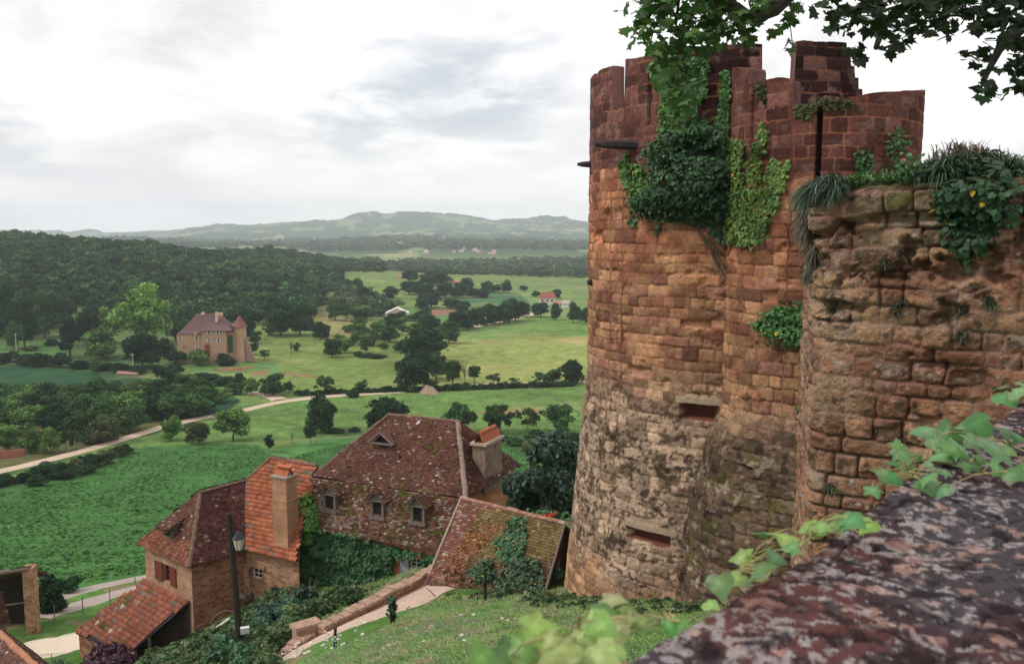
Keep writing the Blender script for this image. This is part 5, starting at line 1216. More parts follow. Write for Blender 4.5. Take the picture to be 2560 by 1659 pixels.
# orange wing
Oe0 = atz(601, 1370, ze); Oe1 = atz(738, 1402, ze); od = (Oe1 - Oe0).normalized(); on = Vector((-od.y, od.x, 0))
zo = -12.9; Or0 = atz(680, 1141, zo); Or1 = atz(787, 1162, zo); no_ = (Oe1 - Oe0).cross(Or0 - Oe0).normalized()
Ok_ = hitplane(618, 1197, Oe0, no_); Or1b = hitplane(790, 1163, Oe0, no_)
orf, nor = tile_roof('roof', [Oe0, Oe1, Or1b, Or0, Ok_], left, .25, .24, PAL_OR, 14, lichen=.12, sag=.05, clumps=1.6)
ridge(Or0, Or1b, orf, .14, seed=9); ridge(Ok_, Or0, orf, .13, seed=10)
bk = [Or0, Or1b, Or1b + on * 4 - Zv * 4.2, Or0 + on * 4 - Zv * 4.2]; tile_roof('roof', bk, left, .3, .25, PAL_DARK, 15)
hp_ = MB(); hp_.poly([Or0 - Zv * .05, Ok_ - Zv * .05, Ok_ + on * 2.2 - Zv * 3.0, Or0 + on * 4 - Zv * 4.3]); hp_.build('roof', m_under, left)
# walls
inn = .28; w0 = El + a_ * inn + b_ * inn; w1 = C1 - a_ * inn + b_ * inn; mb = MB(); zb_ = -24.5
def sz(u, v, p0, n): p = hitplane(u, v, p0, n); return p
nw = Vector((a_.y, -a_.x, 0))
h0 = sz(409, 1408, w0, nw); h1_ = sz(426, 1466, w0, nw); sA0 = (h0 - w0).dot(a_); sA1 = (h1_ - w0).dot(a_)
print('shut', sA0, sA1, h0.z, h1_.z, (w1 - w0).length)
hA = (sA0 - .05, sA1 + .1, h1_.z + .2, h0.z)
dA, nA = wall_panel(mb, w0, w1, zb_, ze + .05, [hA])
mb.build('wall', m_render, left)
window(left, w0, dA, nA, hA, cols=2, rows=3, m=m_red)
shutter(left, Vector((w0.x, w0.y, 0)) + dA * (hA[0]) + nA * .02 + Zv * (hA[2] - .05), -dA, nA, .72, hA[3] - hA[2] + .1, m_red, .10)
shutter(left, Vector((w0.x, w0.y, 0)) + dA * (hA[1]) + nA * .02 + Zv * (hA[2] - .05), dA, nA, .60, hA[3] - hA[2] + .1, m_red, .0)
mb = MB(); w1b = w1; wE = C1 + dirw * 3.3 + Vector((-dirw.y, dirw.x, 0)) * .28
wall_panel(mb, w1, w1 + dirw * 3.2, zb_, ze + .05)
mb.build('wall', m_stone_r, left)
o0 = Oe0 + on * .3 - od * .3; o1 = Oe1 + on * .3 - od * .02; nO = Vector((od.y, -od.x, 0))
mb = MB(); a1 = hitplane(632, 1418, o0, nO); a2 = hitplane(652, 1448, o0, nO); hO = ((a1 - o0).dot(od) - .02, (a2 - o0).dot(od) + .1, a2.z + .02, a1.z + .02)
dO, nO2 = wall_panel(mb, o0, o1, zb_, ze + .05, [hO]); mb.build('wall', m_stone_w, left)
window(left, o0, dO, nO2, hO, cols=2, rows=2, rev=.1)
mb = MB(); q = Vector((o0.x, o0.y, 0)) + dO * ((hO[0] + hO[1]) / 2) + nO2 * .04; mb.box(q + Zv * (hO[3] + .02), hO[1] - hO[0] + .5, .1, .2, (dO, nO2, Zv)); mb.build('lintel', m_render, left)
mb = MB(); q = hitplane(620, 1408, o0, nO); mb.box(q - Zv * 3.2, .5, .45, 3.0, (dO, nO2, Zv)); mb.box(q - Zv * .15, .9, .6, .16, (dO, nO2, Zv)); mb.build('old_door_jamb', m_stone_w, left)
# dormer vent on the hip face
pd = hitplane(428, 1337, El, nls); mb = MB(); ax = (a_, b_, Zv); f = pd - b_ * .25
mb.box(f + b_ * .5 - Zv * .05, .75, 1.0, .62, ax); dv = mb.build('dormer', m_gwood, left)
g2 = MB(); q = f - b_ * .015; g2.poly([q - a_ * .28 + Zv * .06, q + a_ * .28 + Zv * .06, q + a_ * .28 + Zv * .5, q - a_ * .28 + Zv * .5]); g2.build('opening', m_dark, dv)
tp = f + Zv * .62; tile_roof('dormer_roof', [tp - a_ * .6 - b_ * .35 - Zv * .1, tp + a_ * .6 - b_ * .35 - Zv * .1, tp + a_ * .55 + b_ * 1.3 + Zv * .45, tp - a_ * .55 + b_ * 1.3 + Zv * .45], dv, .17, .12, PAL_DARK, 18)
# tall square chimney
pc = hitplane(705, 1362, Oe0, nor); cb = pc + on * .35; zt = cb.z; ztop = at(700, 1190, cb.y).z
mb = MB(); ax = (od, on, Zv); cw = 1.05
rt = (od * .80 + on * .60).normalized(); rt = od.copy(); ax = (rt, Vector((-rt.y, rt.x, 0)), Zv)
mb.box(cb - Zv * 1.0, cw, cw * .85, (ztop - zt) * .66 + 1.0, ax); mb.box(cb + Zv * ((ztop - zt) * .66), cw + .05, cw * .85 + .05, .06, ax); mb.box(cb + Zv * ((ztop - zt) * .66 + .06), cw * .97, cw * .82, (ztop - zt) * .34 - .06, ax)
ch2 = mb.build('chimney', masonry('smooth_render', (.42, .235, .14), (.37, .19, .11), (.44, .26, .165), .55, .3, .25), left)
mb = MB(); mb.box(cb + Zv * (ztop - zt), cw + .10, cw * .85 + .10, .10, ax)
mb.build('chimney_cap', mat('cap_grey', (.30, .26, .22), var=.25, ns=6), ch2)
mb = MB(); tq = cb + Zv * (ztop - zt + .10)
for sx in (-.3, 0, .3):
    for sy in (-1, 1): mb.poly([tq + ax[0] * (sx - .13) + ax[1] * sy * .28, tq + ax[0] * (sx + .13) + ax[1] * sy * .28, tq + ax[0] * (sx + .13) + Zv * .42, tq + ax[0] * (sx - .13) + Zv * .42])
mb.box(tq + Zv * .42, 1.0, .35, .07, ax); mb.build('chimney_tiles', bpy.data.materials['orange_tile'], ch2)
# lead flashing where the roofs meet
mb = MB(); mb.tube([Ok_ + Zv * .05, Oe0 + Zv * .08], .05, 5); mb.build('flashing', mat('lead', (.28, .30, .34), var=.2), left)
# ---------------- lean-to shed
sa = hitplane(364, 1447, w0, nw) + nA * .02; sb = hitplane(475, 1499, w0, nw) + nA * .02
zs = -22.4; sc_ = atz(323, 1627, zs); sd = atz(191, 1577, zs)
nsh = (sb - sa).cross(sd - sa).normalized(); sc2 = hitplane(323, 1627, sa, nsh)
print('shed', sa, sb, sc_, sd, sc2, 'slope z', sa.z, zs)
shed = empty('lean_to_shed', (sd.x, sd.y, -24), 'open lean-to shed with red clay tiles against the shuttered house', 'shed')
srf, nsr = tile_roof('roof', [sd, sc2, sb, sa], shed, .27, .27, [(.17, .065, .05), (.20, .075, .05), (.24, .085, .055), (.29, .10, .06), (.19, .08, .06)], 21, lichen=.2, sag=.04, clumps=2.2, moss=.03)
mb = MB(); fl = (sc2 - sd).normalized(); 
mb.tube([sb - Zv * .1, sc2 - Zv * .1], .07, 6); mb.tube([sd - Zv * .1, sc2 - Zv * .1], .06, 6); mb.tube([sa - Zv * .1, sd - Zv * .1], .06, 6); mb.build('beam', mat('dark_beam', (.05, .04, .05), var=.2), shed)
up = (sa - sd); up.z = 0; 
def fl2(p): return Vector((p.x, p.y, 0))
mb = MB(); sdi = sd + (sb - sd) * .02; wall_panel(mb, fl2(sdi), fl2(sd.lerp(sc2, .98)), -26.5, zs - .1); wall_panel(mb, fl2(sa), fl2(sdi), -26.5, zs - .05)
# sloping top of the hidden side is closed by the roof itself
q1 = sd.lerp(sa, .02); q2 = sa.copy(); mb.poly([Vector((q1.x, q1.y, zs - .2)), Vector((q2.x, q2.y, zs - .2)), q2 - Zv * .2, q1 - Zv * .2]); mb.build('wall', m_stone_r, shed)
mb = MB()
for f_ in (.33, .66): q = sc2.lerp(sb, f_); mb.tube([Vector((q.x, q.y, -25.5)), q - Zv * .12], .09, 6); 
mb2 = MB(); q = sc2.lerp(sb, .33); mb2.tube([Vector((q.x, q.y, -25.5)), q - Zv * .12], .09, 6); mb2.build('post', m_wood, shed)
mb2 = MB(); q = sc2.lerp(sb, .03); mb2.box(Vector((q.x, q.y, -25.5)), .45, .45, q.z + 25.5 - .1); mb2.build('pillar', m_stone_r, shed)
mb2 = MB(); q0 = sd.lerp(sc2, .3); q1 = sa.lerp(sb, .35); mb2.poly([Vector((q0.x, q0.y, -26)), Vector((q1.x, q1.y, -26)), Vector((q1.x, q1.y, q1.z - .3)), Vector((q0.x, q0.y, q0.z - .3))]); mb2.build('back_wall', mat('shed_shade', (.05, .035, .03), var=.2), shed)  # near-black colour carries the shade of the open shed
mb2 = MB(); q0 = sa + nA * .06; q1 = sb + nA * .06 - dA * .03; mb2.poly([Vector((q0.x, q0.y, -26)), Vector((q1.x, q1.y, -26)), q1 - Zv * .25, q0 - Zv * .25]); q2 = sb.lerp(sc2, .45); mb2.build('shade_sheet', bpy.data.materials['shed_shade'], shed)  # added dark sheet standing for the shade inside the open lean-to
mb2 = MB(); q2 = sb.lerp(sc2, .5).lerp(sa.lerp(sd, .5), .35); mb2.poly([Vector((q1.x, q1.y, -26)) + nA * .05 - dA * .9, Vector((q2.x, q2.y, -26)), Vector((q2.x, q2.y, q2.z - .25)), q1 - Zv * .25 - dA * .9]); mb2.build('shade_sheet_cross', bpy.data.materials['shed_shade'], shed)  # second added sheet across the bay, same painted shade

# ---------------- barn at the far left edge
pier = atz(84, 1580, -25.9); pt_ = at(76, 1415, pier.y)
barn = empty('barn', tuple(pier), 'dark open barn with a tall ochre stone pier at the left edge', 'barn')
w_px = 25 / F * pier.y * 1.05; mb = MB(); mb.box(pier - Zv * .5, w_px, .8, pt_.z - pier.z + .5, (Vector((.97, .22, 0)).normalized(), Vector((-.22, .97, 0)).normalized(), Zv)); mb.build('pier', m_stone_w, barn)
bd = Vector((-.95, -.30, 0)).normalized(); pb = pier + bd * (w_px / 2 + .02)
mb = MB(); bnk = Vector((-.22, .97, 0)).normalized(); L_ = 4.5; r0 = pt_ + Vector((.02, -.3, 0)); r1 = at(-60, 1440, pier.y - 1.6)
HB = (pt_.z - pier.z) - .95
mb.poly([pb + bnk * 2.2 - Zv * 1, pb + bnk * 2.2 + bd * L_ - Zv * 1, pb + bnk * 2.2 + bd * L_ + Zv * HB, pb + bnk * 2.2 + Zv * HB])
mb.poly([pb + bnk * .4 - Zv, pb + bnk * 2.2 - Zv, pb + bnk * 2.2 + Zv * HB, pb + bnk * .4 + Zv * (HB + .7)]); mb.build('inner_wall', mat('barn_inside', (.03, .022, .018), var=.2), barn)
mb = MB(); mb.tube([pb + Zv * ((pt_.z - pier.z) * .47), pb + bd * L_ + Zv * ((pt_.z - pier.z) * .42)], .05, 5); mb.build('rail', m_gwood, barn)
rd = (r1 - r0).normalized(); tile_roof('roof', [r0 + Zv * .1, r1 + Zv * .1, r1 + bnk * 4 - Zv * 1.9, r0 + bnk * 4 - Zv * 1.9], barn, .27, .25, PAL_MIX, 23)
mb = MB(); mb.tube([r0 - Zv * .0 - bnk * .05, r1 - bnk * .05], .13, 6); mb.build('eave_beam', m_gwood, barn)
# lower roofs in the corner
low = empty('low_house', tuple(atz(20, 1620, -19)), 'dark tiled house roof with mortared orange ridge in the bottom left corner', 'house')
k0 = atz(-40, 1545, -19.5); k1 = atz(118, 1690, -18.2); dk = (k1 - k0).normalized(); nk = Vector((-dk.y, dk.x, 0)).normalized()
if nk.y > 0: nk = -nk
rlo, _ = tile_roof('roof', [k0, k1, k1 + nk * 3 - Zv * 2.0, k0 + nk * 3 - Zv * 2.0], low, .17, .13, PAL_DARK, 25); tile_roof('roof', [k0, k1, k1 - nk * 2.0 - Zv * 2.4, k0 - nk * 2.0 - Zv * 2.4], low, .22, .16, PAL_DARK, 26)
ridge(k0, k1, rlo, .17, mat('orange_ridge', (.34, .15, .09), var=.35, ns=5, spots=(4, .58, .66, (.50, .30, .12))), seed=11)
lw2 = empty('low_house', tuple(atz(5, 1560, -21)), 'sliver of a purplish tiled roof at the left edge in front of the barn', 'house')
tile_roof('roof', [atz(-120, 1588, -22.4), atz(24, 1552, -22.6), atz(4, 1478, -20.6), atz(-120, 1490, -20.6)], lw2, .17, .13, PAL_DARK, 27)
mb = MB(); mb.tube([atz(-60, 1582, -22.7), atz(27, 1556, -22.7)], .06, 6); mb.build('gutter', mat('gutter_zinc', (.16, .19, .26), var=.1), lw2)
mb = MB(); q0 = atz(-120, 1590, -22.6); q1 = atz(16, 1560, -22.6); wall_panel(mb, q0, q1, -27, -22.6); mb.build('wall', m_stone_r, lw2)

# ---------------- mossy outbuilding
zu = -11.9; U0 = atz(1155, 1244, zu); U1 = atz(1412, 1308, zu); ud = (U1 - U0).normalized(); un = Vector((-ud.y, ud.x, 0))
if un.y > 0: un = -un
out_ = empty('outbuilding', (U0.x, U0.y - 2, -15), 'small building whose mossy overgrown roof nearly touches the grass', 'outbuilding')
slope = 3.25; run = 3.3; V0 = hitplane(1053, 1489, U0, (ud.cross(un * run - Zv * slope)).normalized()); nsl = ud.cross(un * run - Zv * slope).normalized()
if nsl.z < 0: nsl = -nsl
V1 = hitplane(1358, 1492, U0, nsl); U1 = hitplane(1412, 1306, U0, nsl)
print('outb', U0, U1, V0, V1)
def ox(c, cu, cv_, W, Hh, M):
    g = np.random.default_rng(9); u, v = proj(M[:, 0], M[:, 1], M[:, 2]); nz = (fbm(u / 18, v / 18, 4, 3) - .5) * 60
    k = (u + nz > 1190 + (v - 1290) * -.15) & (v > 1275); m1 = np.array((.115, .10, .032)) * g.uniform(.5, 1.5, (len(c), 1)); c[k] = m1[k] * .85 + c[k] * .3
    k = (u + nz * 1.3 > 1160) & (v + nz > 1400); m2 = np.array((.12, .08, .05)) * g.uniform(.6, 1.5, (len(c), 1)); c[k] = m2[k]; return c
orf2, nou = tile_roof('roof', [V0, V1, U1, U0], out_, .17, .13, [(.28, .13, .09), (.20, .085, .065), (.15, .065, .05), (.33, .19, .14)], 31, lichen=.35, sag=.08, extra=ox)
bkk = -un * run - Zv * slope; orb, _ = tile_roof('roof', [U0, U1, U1 + bkk, U0 + bkk], out_, .25, .2, PAL_MIX, 32)
ridge(U0, U1 + ud * .2, orf2, .15, mat('pale_ridge', (.28, .13, .09), var=.35, ns=4, spots=(3.5, .54, .62, (.38, .31, .26))), seg=.5, seed=12)
mv = mat('verge_mortar', (.34, .26, .21), var=.25, ns=8)
mb = MB(); mb.tube([U0 + nou * .05, U0.lerp(V0, .5) + nou * .07, V0 + nou * .05], .07, 6); mb.build('verge', mv, orf2)
mb = MB(); mb.tube([U1 + nou * .05 + ud * .05, V1 + nou * .05 + ud * .05], .06, 6); mb.build('verge', m_gwood, orf2)
mb = MB(); ga = U1 - ud * .25; gb = V1 - ud * .25; gc = U1 + bkk - ud * .25
mb.poly([Vector((gb.x, gb.y, -18)), Vector((gc.x, gc.y, -18)), gc - Zv * .1, ga - Zv * .1, gb - Zv * .1]); ga = U0 + ud * .25; gb = V0 + ud * .25; gc = U0 + bkk + ud * .25
mb.poly([Vector((gb.x, gb.y, -18)), Vector((gc.x, gc.y, -18)), gc - Zv * .1, ga - Zv * .1, gb - Zv * .1]); wall_panel(mb, V0 + ud * .3 - un * .2, V1 - ud * .3 - un * .2, -18, -14.6); mb.build('wall', masonry('dark_rubble', (.22, .10, .07), (.14, .06, .05), (.18, .12, .08), .4, .18), out_)
mb = MB(); mb.poly([V0, V1, U1, U0]); bO = bvh_mb(mb)
g_ = 'creepers on the mossy roof'
ivy('creeper', bO, [[(1280, 1290), (1318, 1290), (1322, 1330), (1312, 1370), (1300, 1420), (1262, 1400), (1240, 1370), (1265, 1330)]], 900, .14, (.06, .14, .06), 'green bramble growing up the middle of the mossy roof', lump=.3, jit=.9, seed=50, cat='creeper', group=g_, yellow=.04)
ivy('creeper', bO, [[(1225, 1310), (1260, 1290), (1262, 1310), (1225, 1350), (1180, 1400), (1130, 1470), (1085, 1480), (1100, 1430), (1150, 1360), (1170, 1330)]], 1500, .10, (.27, .105, .045), 'rust brown dry creeper across the left of the mossy roof', lump=.12, jit=.9, seed=51, cat='creeper', group=g_, yellow=.05, noise_t=.3)
ivy('creeper', bO, [[(1270, 1400), (1350, 1400), (1370, 1480), (1300, 1500), (1240, 1480)], [(1185, 1430), (1230, 1400), (1240, 1440), (1200, 1460)]], 1500, .13, (.06, .11, .055), 'grey green brambles over the lower edge of the mossy roof', lump=.4, jit=.9, seed=52, cat='creeper', group=g_, yellow=.02, noise_t=.2)
ivy('creeper', bO, [[(1100, 1420), (1340, 1440), (1360, 1495), (1060, 1490)]], 900, .11, (.16, .09, .05), 'dry brownish stems along the eave of the mossy roof', lump=.25, jit=.9, seed=53, cat='creeper', group=g_, yellow=.02)
# red flowers behind the roof ridge
m_rf = mat('red_petals', (.70, .03, .02), var=.2, rough=.5)
g = np.random.default_rng(4); r_ = empty('rose_bush', tuple(at(1370, 1290, 38.5)), 'flowering bush with bright red blooms behind the roof ridge', 'bush')
P_ = np.array([at(random.gauss(1368, 22), random.gauss(1292, 9), 38.7 + random.uniform(-.4, .5)) for _ in range(260)]); link('leaves', leaf_mesh('leaves', P_, (0, -.4, .8), .16, np.array((.05, .13, .05))[None] * g.uniform(.5, 1.5, 260)[:, None], 'quad', .9, None, g), m_ivy, r_)
for i, (u, v) in enumerate([(1350, 1293), (1356, 1289), (1361, 1291), (1366, 1287), (1375, 1286), (1378, 1292), (1385, 1284), (1353, 1296)]):
    c = at(u, v, 38.2); P_ = np.array([c + Vector((random.gauss(0, .03), random.gauss(0, .03), random.gauss(0, .03))) for _ in range(9)]); link('bloom', leaf_mesh('bloom', P_, (0, -.6, .6), .09, (.7, .03, .02), 'heart', .9, None, g), m_rf, r_)
# ================================================================ VILLAGE DETAILS
def gp(u, v, ymin=15): return ground(u, v, ymin)
m_cap = mat('cap_slabs', (.34, .22, .16), var=.3, ns=3, var2=.25, ns2=12, bump=.6, bs=14, bd=.04)
m_wallr = masonry('retaining_rubble', (.40, .24, .16), (.28, .14, .10), (.20, .13, .09), .45, .16)
def low_wall(name, pts, zt, h, w, label, cap=True, seed=1):
    g = random.Random(seed); P = [atz(u, v, z) for (u, v), z in zip(pts, zt)]; root = empty(name, tuple(P[0]), label, 'wall')
    body = MB(); caps = MB()
    for a, b in zip(P[:-1], P[1:]):
        L = (b - a).length; d = (b - a) / L; dh = Vector((d.x, d.y, 0)).normalized(); s = Vector((dh.y, -dh.x, 0)); n = max(1, int(L / .38))
        lo = a - Zv * h; lo2 = b - Zv * h
        body.poly([lo + s * w / 2, lo2 + s * w / 2, b + s * w / 2 - Zv * .08, a + s * w / 2 - Zv * .08]); body.poly([lo2 - s * w / 2, lo - s * w / 2, a - s * w / 2 - Zv * .08, b - s * w / 2 - Zv * .08])
        body.poly([lo + s * w / 2, a + s * w / 2 - Zv * .08, a - s * w / 2 - Zv * .08, lo - s * w / 2]); body.poly([lo2 + s * w / 2, lo2 - s * w / 2, b - s * w / 2 - Zv * .08, b + s * w / 2 - Zv * .08])
        for i in range(n):
            q = a.lerp(b, (i + .5) / n); ln = L / n * g.uniform(.88, .97); ang = g.uniform(-.06, .06)
            dd = (dh * math.cos(ang) + s * math.sin(ang)); ss = Vector((dd.y, -dd.x, 0))
            caps.box(q - Zv * .10 + s * g.uniform(-.05, .05) + Zv * g.uniform(-.03, .02), ln * g.uniform(.9, 1.05), w * g.uniform(.85, 1.12), .10 + g.uniform(-.03, .02), (dd, -ss, Zv), taper=.9)
    body.build('wall_body', m_wallr, root); caps.build('cap_stones', m_cap, root); return root
low_wall('retaining_wall', [(800, 1562), (850, 1535), (905, 1508), (960, 1478), (1010, 1455), (1060, 1428), (1092, 1408)], [-14.45] * 7, 2.2, .55, 'long low stone wall with flat cap slabs along the pink path', seed=2)
s_ = empty('stone_slab', tuple(atz(762, 1562, -14.4)), 'large flat pale slab at the end of the low path wall', 'slab'); mb = MB(); q = atz(765, 1563, -14.55); mb.box(q, 1.1, .62, .12, (Vector((.8, .6, 0)), Vector((-.6, .8, 0)), Zv), taper=.96); mb.box(q - Zv * 2, .9, .5, 2, (Vector((.8, .6, 0)), Vector((-.6, .8, 0)), Zv)); mb.build('slab', m_cap, s_)
low_wall('retaining_wall', [(712, 1622), (745, 1598), (782, 1578)], [-14.75] * 3, 1.8, .42, 'short wall segment with a long pale beam like cap below the flat slab', seed=3)
low_wall('retaining_wall', [(672, 1650), (700, 1630), (722, 1632)], [-15.0] * 3, 1.6, .5, 'lowest tumbled bit of wall at the bottom of the path', seed=4)
low_wall('yard_kerb', [(340, 1672), (400, 1632), (450, 1606), (478, 1598)], [-22.0, -21.6, -21.3, -21.2], 1.2, .25, 'thin orange stone edging below the shed opening', seed=5)
# lamp post
pb_ = atz(604, 1648, -17.9); pt2 = at(572, 1282, pb_.y + .15); lamp = empty('lamp_post', tuple(pb_), 'dark wooden post with an old street lantern and a small white box', 'lamp post')
m_post = mat('dark_post', (.035, .028, .024), var=.3, ns=4, spots=(1.2, .6, .7, (.03, .07, .02)))
mb = MB(); mb.tube([pb_ - Zv * .5, pb_.lerp(pt2, .5), pt2], [.16, .14, .11], 9); mb.build('post', m_post, lamp)
lp = at(597, 1352, pb_.y - .1); mb = MB(); arm0 = at(577, 1362, pb_.y); mb.tube([arm0, arm0.lerp(lp, .5) - Zv * .25, lp - Zv * .42], .035, 6); mb.tube([lp - Zv * .62, lp - Zv * .42, lp - Zv * .36], [.03, .08, .12], 8); br_ = mb.build('bracket', m_post, lamp)
mb = MB(); k = 6
def ringp(c, r, n=6, a0=.3): return [c + Vector((math.cos(a0 + 2 * math.pi * i / n) * r, math.sin(a0 + 2 * math.pi * i / n) * r, 0)) for i in range(n)]
r0_ = ringp(lp - Zv * .36, .13); r1_ = ringp(lp + Zv * .12, .25)
for i in range(6): mb.poly([r0_[i], r0_[(i + 1) % 6], r1_[(i + 1) % 6], r1_[i]])
lan = mb.build('lantern_glass', mat('frosted_glass', (.62, .58, .52), var=.05, rough=.3, spec=.5), lamp)
mb = MB(); r2_ = ringp(lp + Zv * .12, .29); r3_ = ringp(lp + Zv * .30, .14); r4_ = ringp(lp + Zv * .40, .05)
for i in range(6): mb.poly([r2_[i], r2_[(i + 1) % 6], r3_[(i + 1) % 6], r3_[i]]); mb.poly([r3_[i], r3_[(i + 1) % 6], r4_[(i + 1) % 6], r4_[i]])
mb.poly(r2_[::-1]); mb.poly(r4_)
for i in range(6): mb.tube([r0_[i], r1_[i]], .014, 4)
mb.build('lantern_hood', mat('black_metal', (.03, .03, .04), rough=.5, var=.1), lamp)
q = at(612, 1573, pb_.y - .15); mb = MB(); mb.box(q - Zv * .15, .36, .2, .26, (Vector((.9, .3, 0)).normalized(), Vector((-.3, .9, 0)).normalized(), Zv)); mb.build('junction_box', m_white, lamp)
# white drain pipe and hoop behind the post
pp = empty('pole', tuple(at(545, 1570, 41)), 'white pole leaning behind the lamp post', 'pole'); mb = MB(); mb.tube([at(516, 1587, 40), at(574, 1545, 40)], .07, 7); mb.build('shaft', m_white, pp)
pp = empty('cable', tuple(at(545, 1540, 40)), 'thin grey hoop of cable beside the white pole', 'cable'); mb = MB(); mb.tube([at(u, v, 40) for u, v in ((517, 1583), (524, 1558), (540, 1536), (560, 1525), (582, 1527), (600, 1536))], .025, 5); mb.build('loop', m_gwood, pp)
# wooden posts
for u, vb, vt, r, lab in [(982, 1562, 1496, .10, 'ivy grown stake between the path and the grass bank'), (1213, 1510, 1418, .06, 'young stake in front of the mossy roof'), (838, 1618, 1566, .06, 'bare iron post beside the path'), (692, 1662, 1620, .07, 'leaning post among the weeds at the bottom edge')]:
    b = gp(u, vb); h = (vb - vt) / F * b.y * 1.08; o = empty('stake', tuple(b), lab, 'stake'); mb = MB(); mb.tube([b - Zv * .3, b + Zv * h * .5, b + Zv * h + Vector((.03, 0, 0))], [r, r * .9, r * .8], 7); mb.build('shaft', m_post, o)
    if r > .09 or u == 1213:
        n = 160 if u == 982 else 130; P_ = np.array([b + Vector((random.gauss(0, .07 if u == 982 else .22), random.gauss(0, .09), h * (random.uniform(.3, 1.02) if u == 982 else random.gauss(.95, .22)))) for _ in range(n)])
        link('leaves', leaf_mesh('leaves', P_, (0, -.5, .5), .10, np.array((.04, .10, .04))[None] * rng.uniform(.5, 1.4, n)[:, None], 'quad', .9), m_ivy, o)
# wire fence posts along the lane
for i, (u, vb, vt) in enumerate([(137, 1554, 1520), (208, 1536, 1500), (276, 1514, 1474), (339, 1482, 1450)]):
    b = gp(u, vb, 45); h = 1.35; o = empty('fence_post', tuple(b), 'thin wire fence post beside the lane', 'fence post', 'wire fence posts along the lane'); mb = MB(); mb.tube([b - Zv * .2, b + Zv * h], .035, 5); mb.build('shaft', m_gwood, o)
# pigeon on the big roof
q = hitplane(1045, 1064, e0, nf); bd_ = empty('bird', tuple(q), 'white pigeon perched near the ridge of the largest roof', 'bird'); mb = MB()
ax1 = Vector((.5, 0, .85)).normalized(); mb.tube([q + Vector((-.16, 0, .02)), q + Vector((-.06, 0, .08)), q + Vector((.05, 0, .18)), q + Vector((.11, 0, .27)), q + Vector((.14, 0, .34)), q + Vector((.16, 0, .38))], [.02, .07, .10, .065, .055, .02], 9); mb.tube([q + Vector((.16, 0, .36)), q + Vector((.21, 0, .35))], [.015, .003], 4); mb.build('body', mat('white_feathers', (.62, .60, .58), var=.1), bd_)

# ---------------- bushes near the houses, dense leaf masses
def bush(cx, vb, vt, w, Y, n, size, col, label, cat='bush', name='bush', group=None, seed=1, kind='quad', flat=1.0, yellow=0, base=None):
    g = np.random.default_rng(seed); b = at(cx, vb, Y); sc = (Y * CT - b.z * ST) / F; rx = w * sc / 2; h = (vb - vt) * sc * 1.05
    root = empty(name, tuple(b), label, cat, group)
    P, d, t = crown_points(g, n, rx, h * .42, 14, min(rx, h) * .34, h * .5, .8)
    P[:, 1] *= flat; P[:, 2] = np.maximum(P[:, 2], -.2); c = np.array(col)[None] * t[:, None] * g.uniform(.6, 1.4, n)[:, None]
    if yellow: y = g.random(n) < yellow; c[y] = (.4, .25, .04)
    link('leaves', leaf_mesh('leaves', P + np.array(b), d + np.array((0, -.2, .4)), size * g.uniform(.6, 1.3, n), c, kind, .7, None, g), m_ivy, root)
    mb = MB()
    for i in range(5): a = random.uniform(0, 6.28); mb.tube([b - Zv * .2, b + Vector((math.cos(a) * rx * .3, math.sin(a) * rx * .3, h * .4)), b + Vector((math.cos(a) * rx * .7, math.sin(a) * rx * .6, h * .8))], [.05, .035, .015], 4)
    mb.build('stem', m_twig, root); return root
bush(1372, 1345, 1075, 200, 44, 15000, .20, (.030, .070, .040), 'big blackish evergreen between the large house and the tower', 'tree', 'evergreen_tree', seed=1)
bush(1315, 1330, 1180, 90, 45, 4000, .18, (.028, .065, .036), 'lower dark shrub leaning on the right end of the large house', seed=2)
bush(1430, 1200, 1060, 110, 48, 5000, .20, (.05, .095, .045), 'greyish bush above the blackish evergreen beside the tower', seed=3)
bush(760, 1545, 1432, 110, 38.5, 4200, .17, (.035, .10, .05), 'bluish green shrub below the ivy wall corner', seed=5)
bush(700, 1570, 1480, 110, 37, 3600, .16, (.032, .09, .055), 'dark blue green shrub between stone wing and path wall', seed=6)
bush(845, 1520, 1465, 130, 38.5, 2600, .14, (.14, .10, .05), 'reddish brown low shrubs under the ivy wall', seed=7, yellow=.02)
bush(930, 1500, 1450, 110, 38.5, 2200, .13, (.11, .14, .04), 'yellow green weeds between ivy wall and path wall', seed=8, yellow=.05)
bush(640, 1600, 1530, 110, 35.5, 3200, .14, (.05, .12, .05), 'leafy garden growth behind the lamp post', seed=9)
bush(700, 1612, 1560, 90, 33, 2400, .12, (.08, .15, .05), 'olive weeds beside the flat slab', seed=10, yellow=.03)
bush(560, 1640, 1580, 130, 34, 3200, .14, (.045, .12, .05), 'garden greenery to the left of the lamp post foot', seed=11)
bush(620, 1680, 1610, 130, 31, 3400, .13, (.04, .12, .045), 'bright leafy plants around the lamp post foot', seed=12)
bush(500, 1665, 1610, 120, 36, 2800, .14, (.045, .11, .045), 'low plants under the stone house corner', seed=13)
bush(420, 1680, 1630, 120, 37, 2600, .13, (.055, .13, .05), 'low green plants along the yard edging', seed=14)
bush(250, 1690, 1610, 165, 42, 4200, .15, (.070, .022, .045), 'purple leaved shrub in front of the lean-to shed', seed=15)
bush(130, 1680, 1640, 110, 44, 1800, .14, (.055, .13, .045), 'green weeds at the bottom of the gravel yard', seed=16)
bush(615, 1508, 1455, 60, 42.5, 500, .10, (.10, .07, .045), 'bare wiry climber on the stone wing', seed=17)
bush(1290, 1500, 1420, 150, 33.4, 3000, .12, (.055, .11, .05), 'tall bramble in front of the mossy roof', seed=18, flat=.4)
bush(1100, 1505, 1470, 120, 33.2, 1500, .09, (.15, .10, .07), 'brownish dry weeds at the lower left corner of the mossy roof', seed=19, flat=.5)
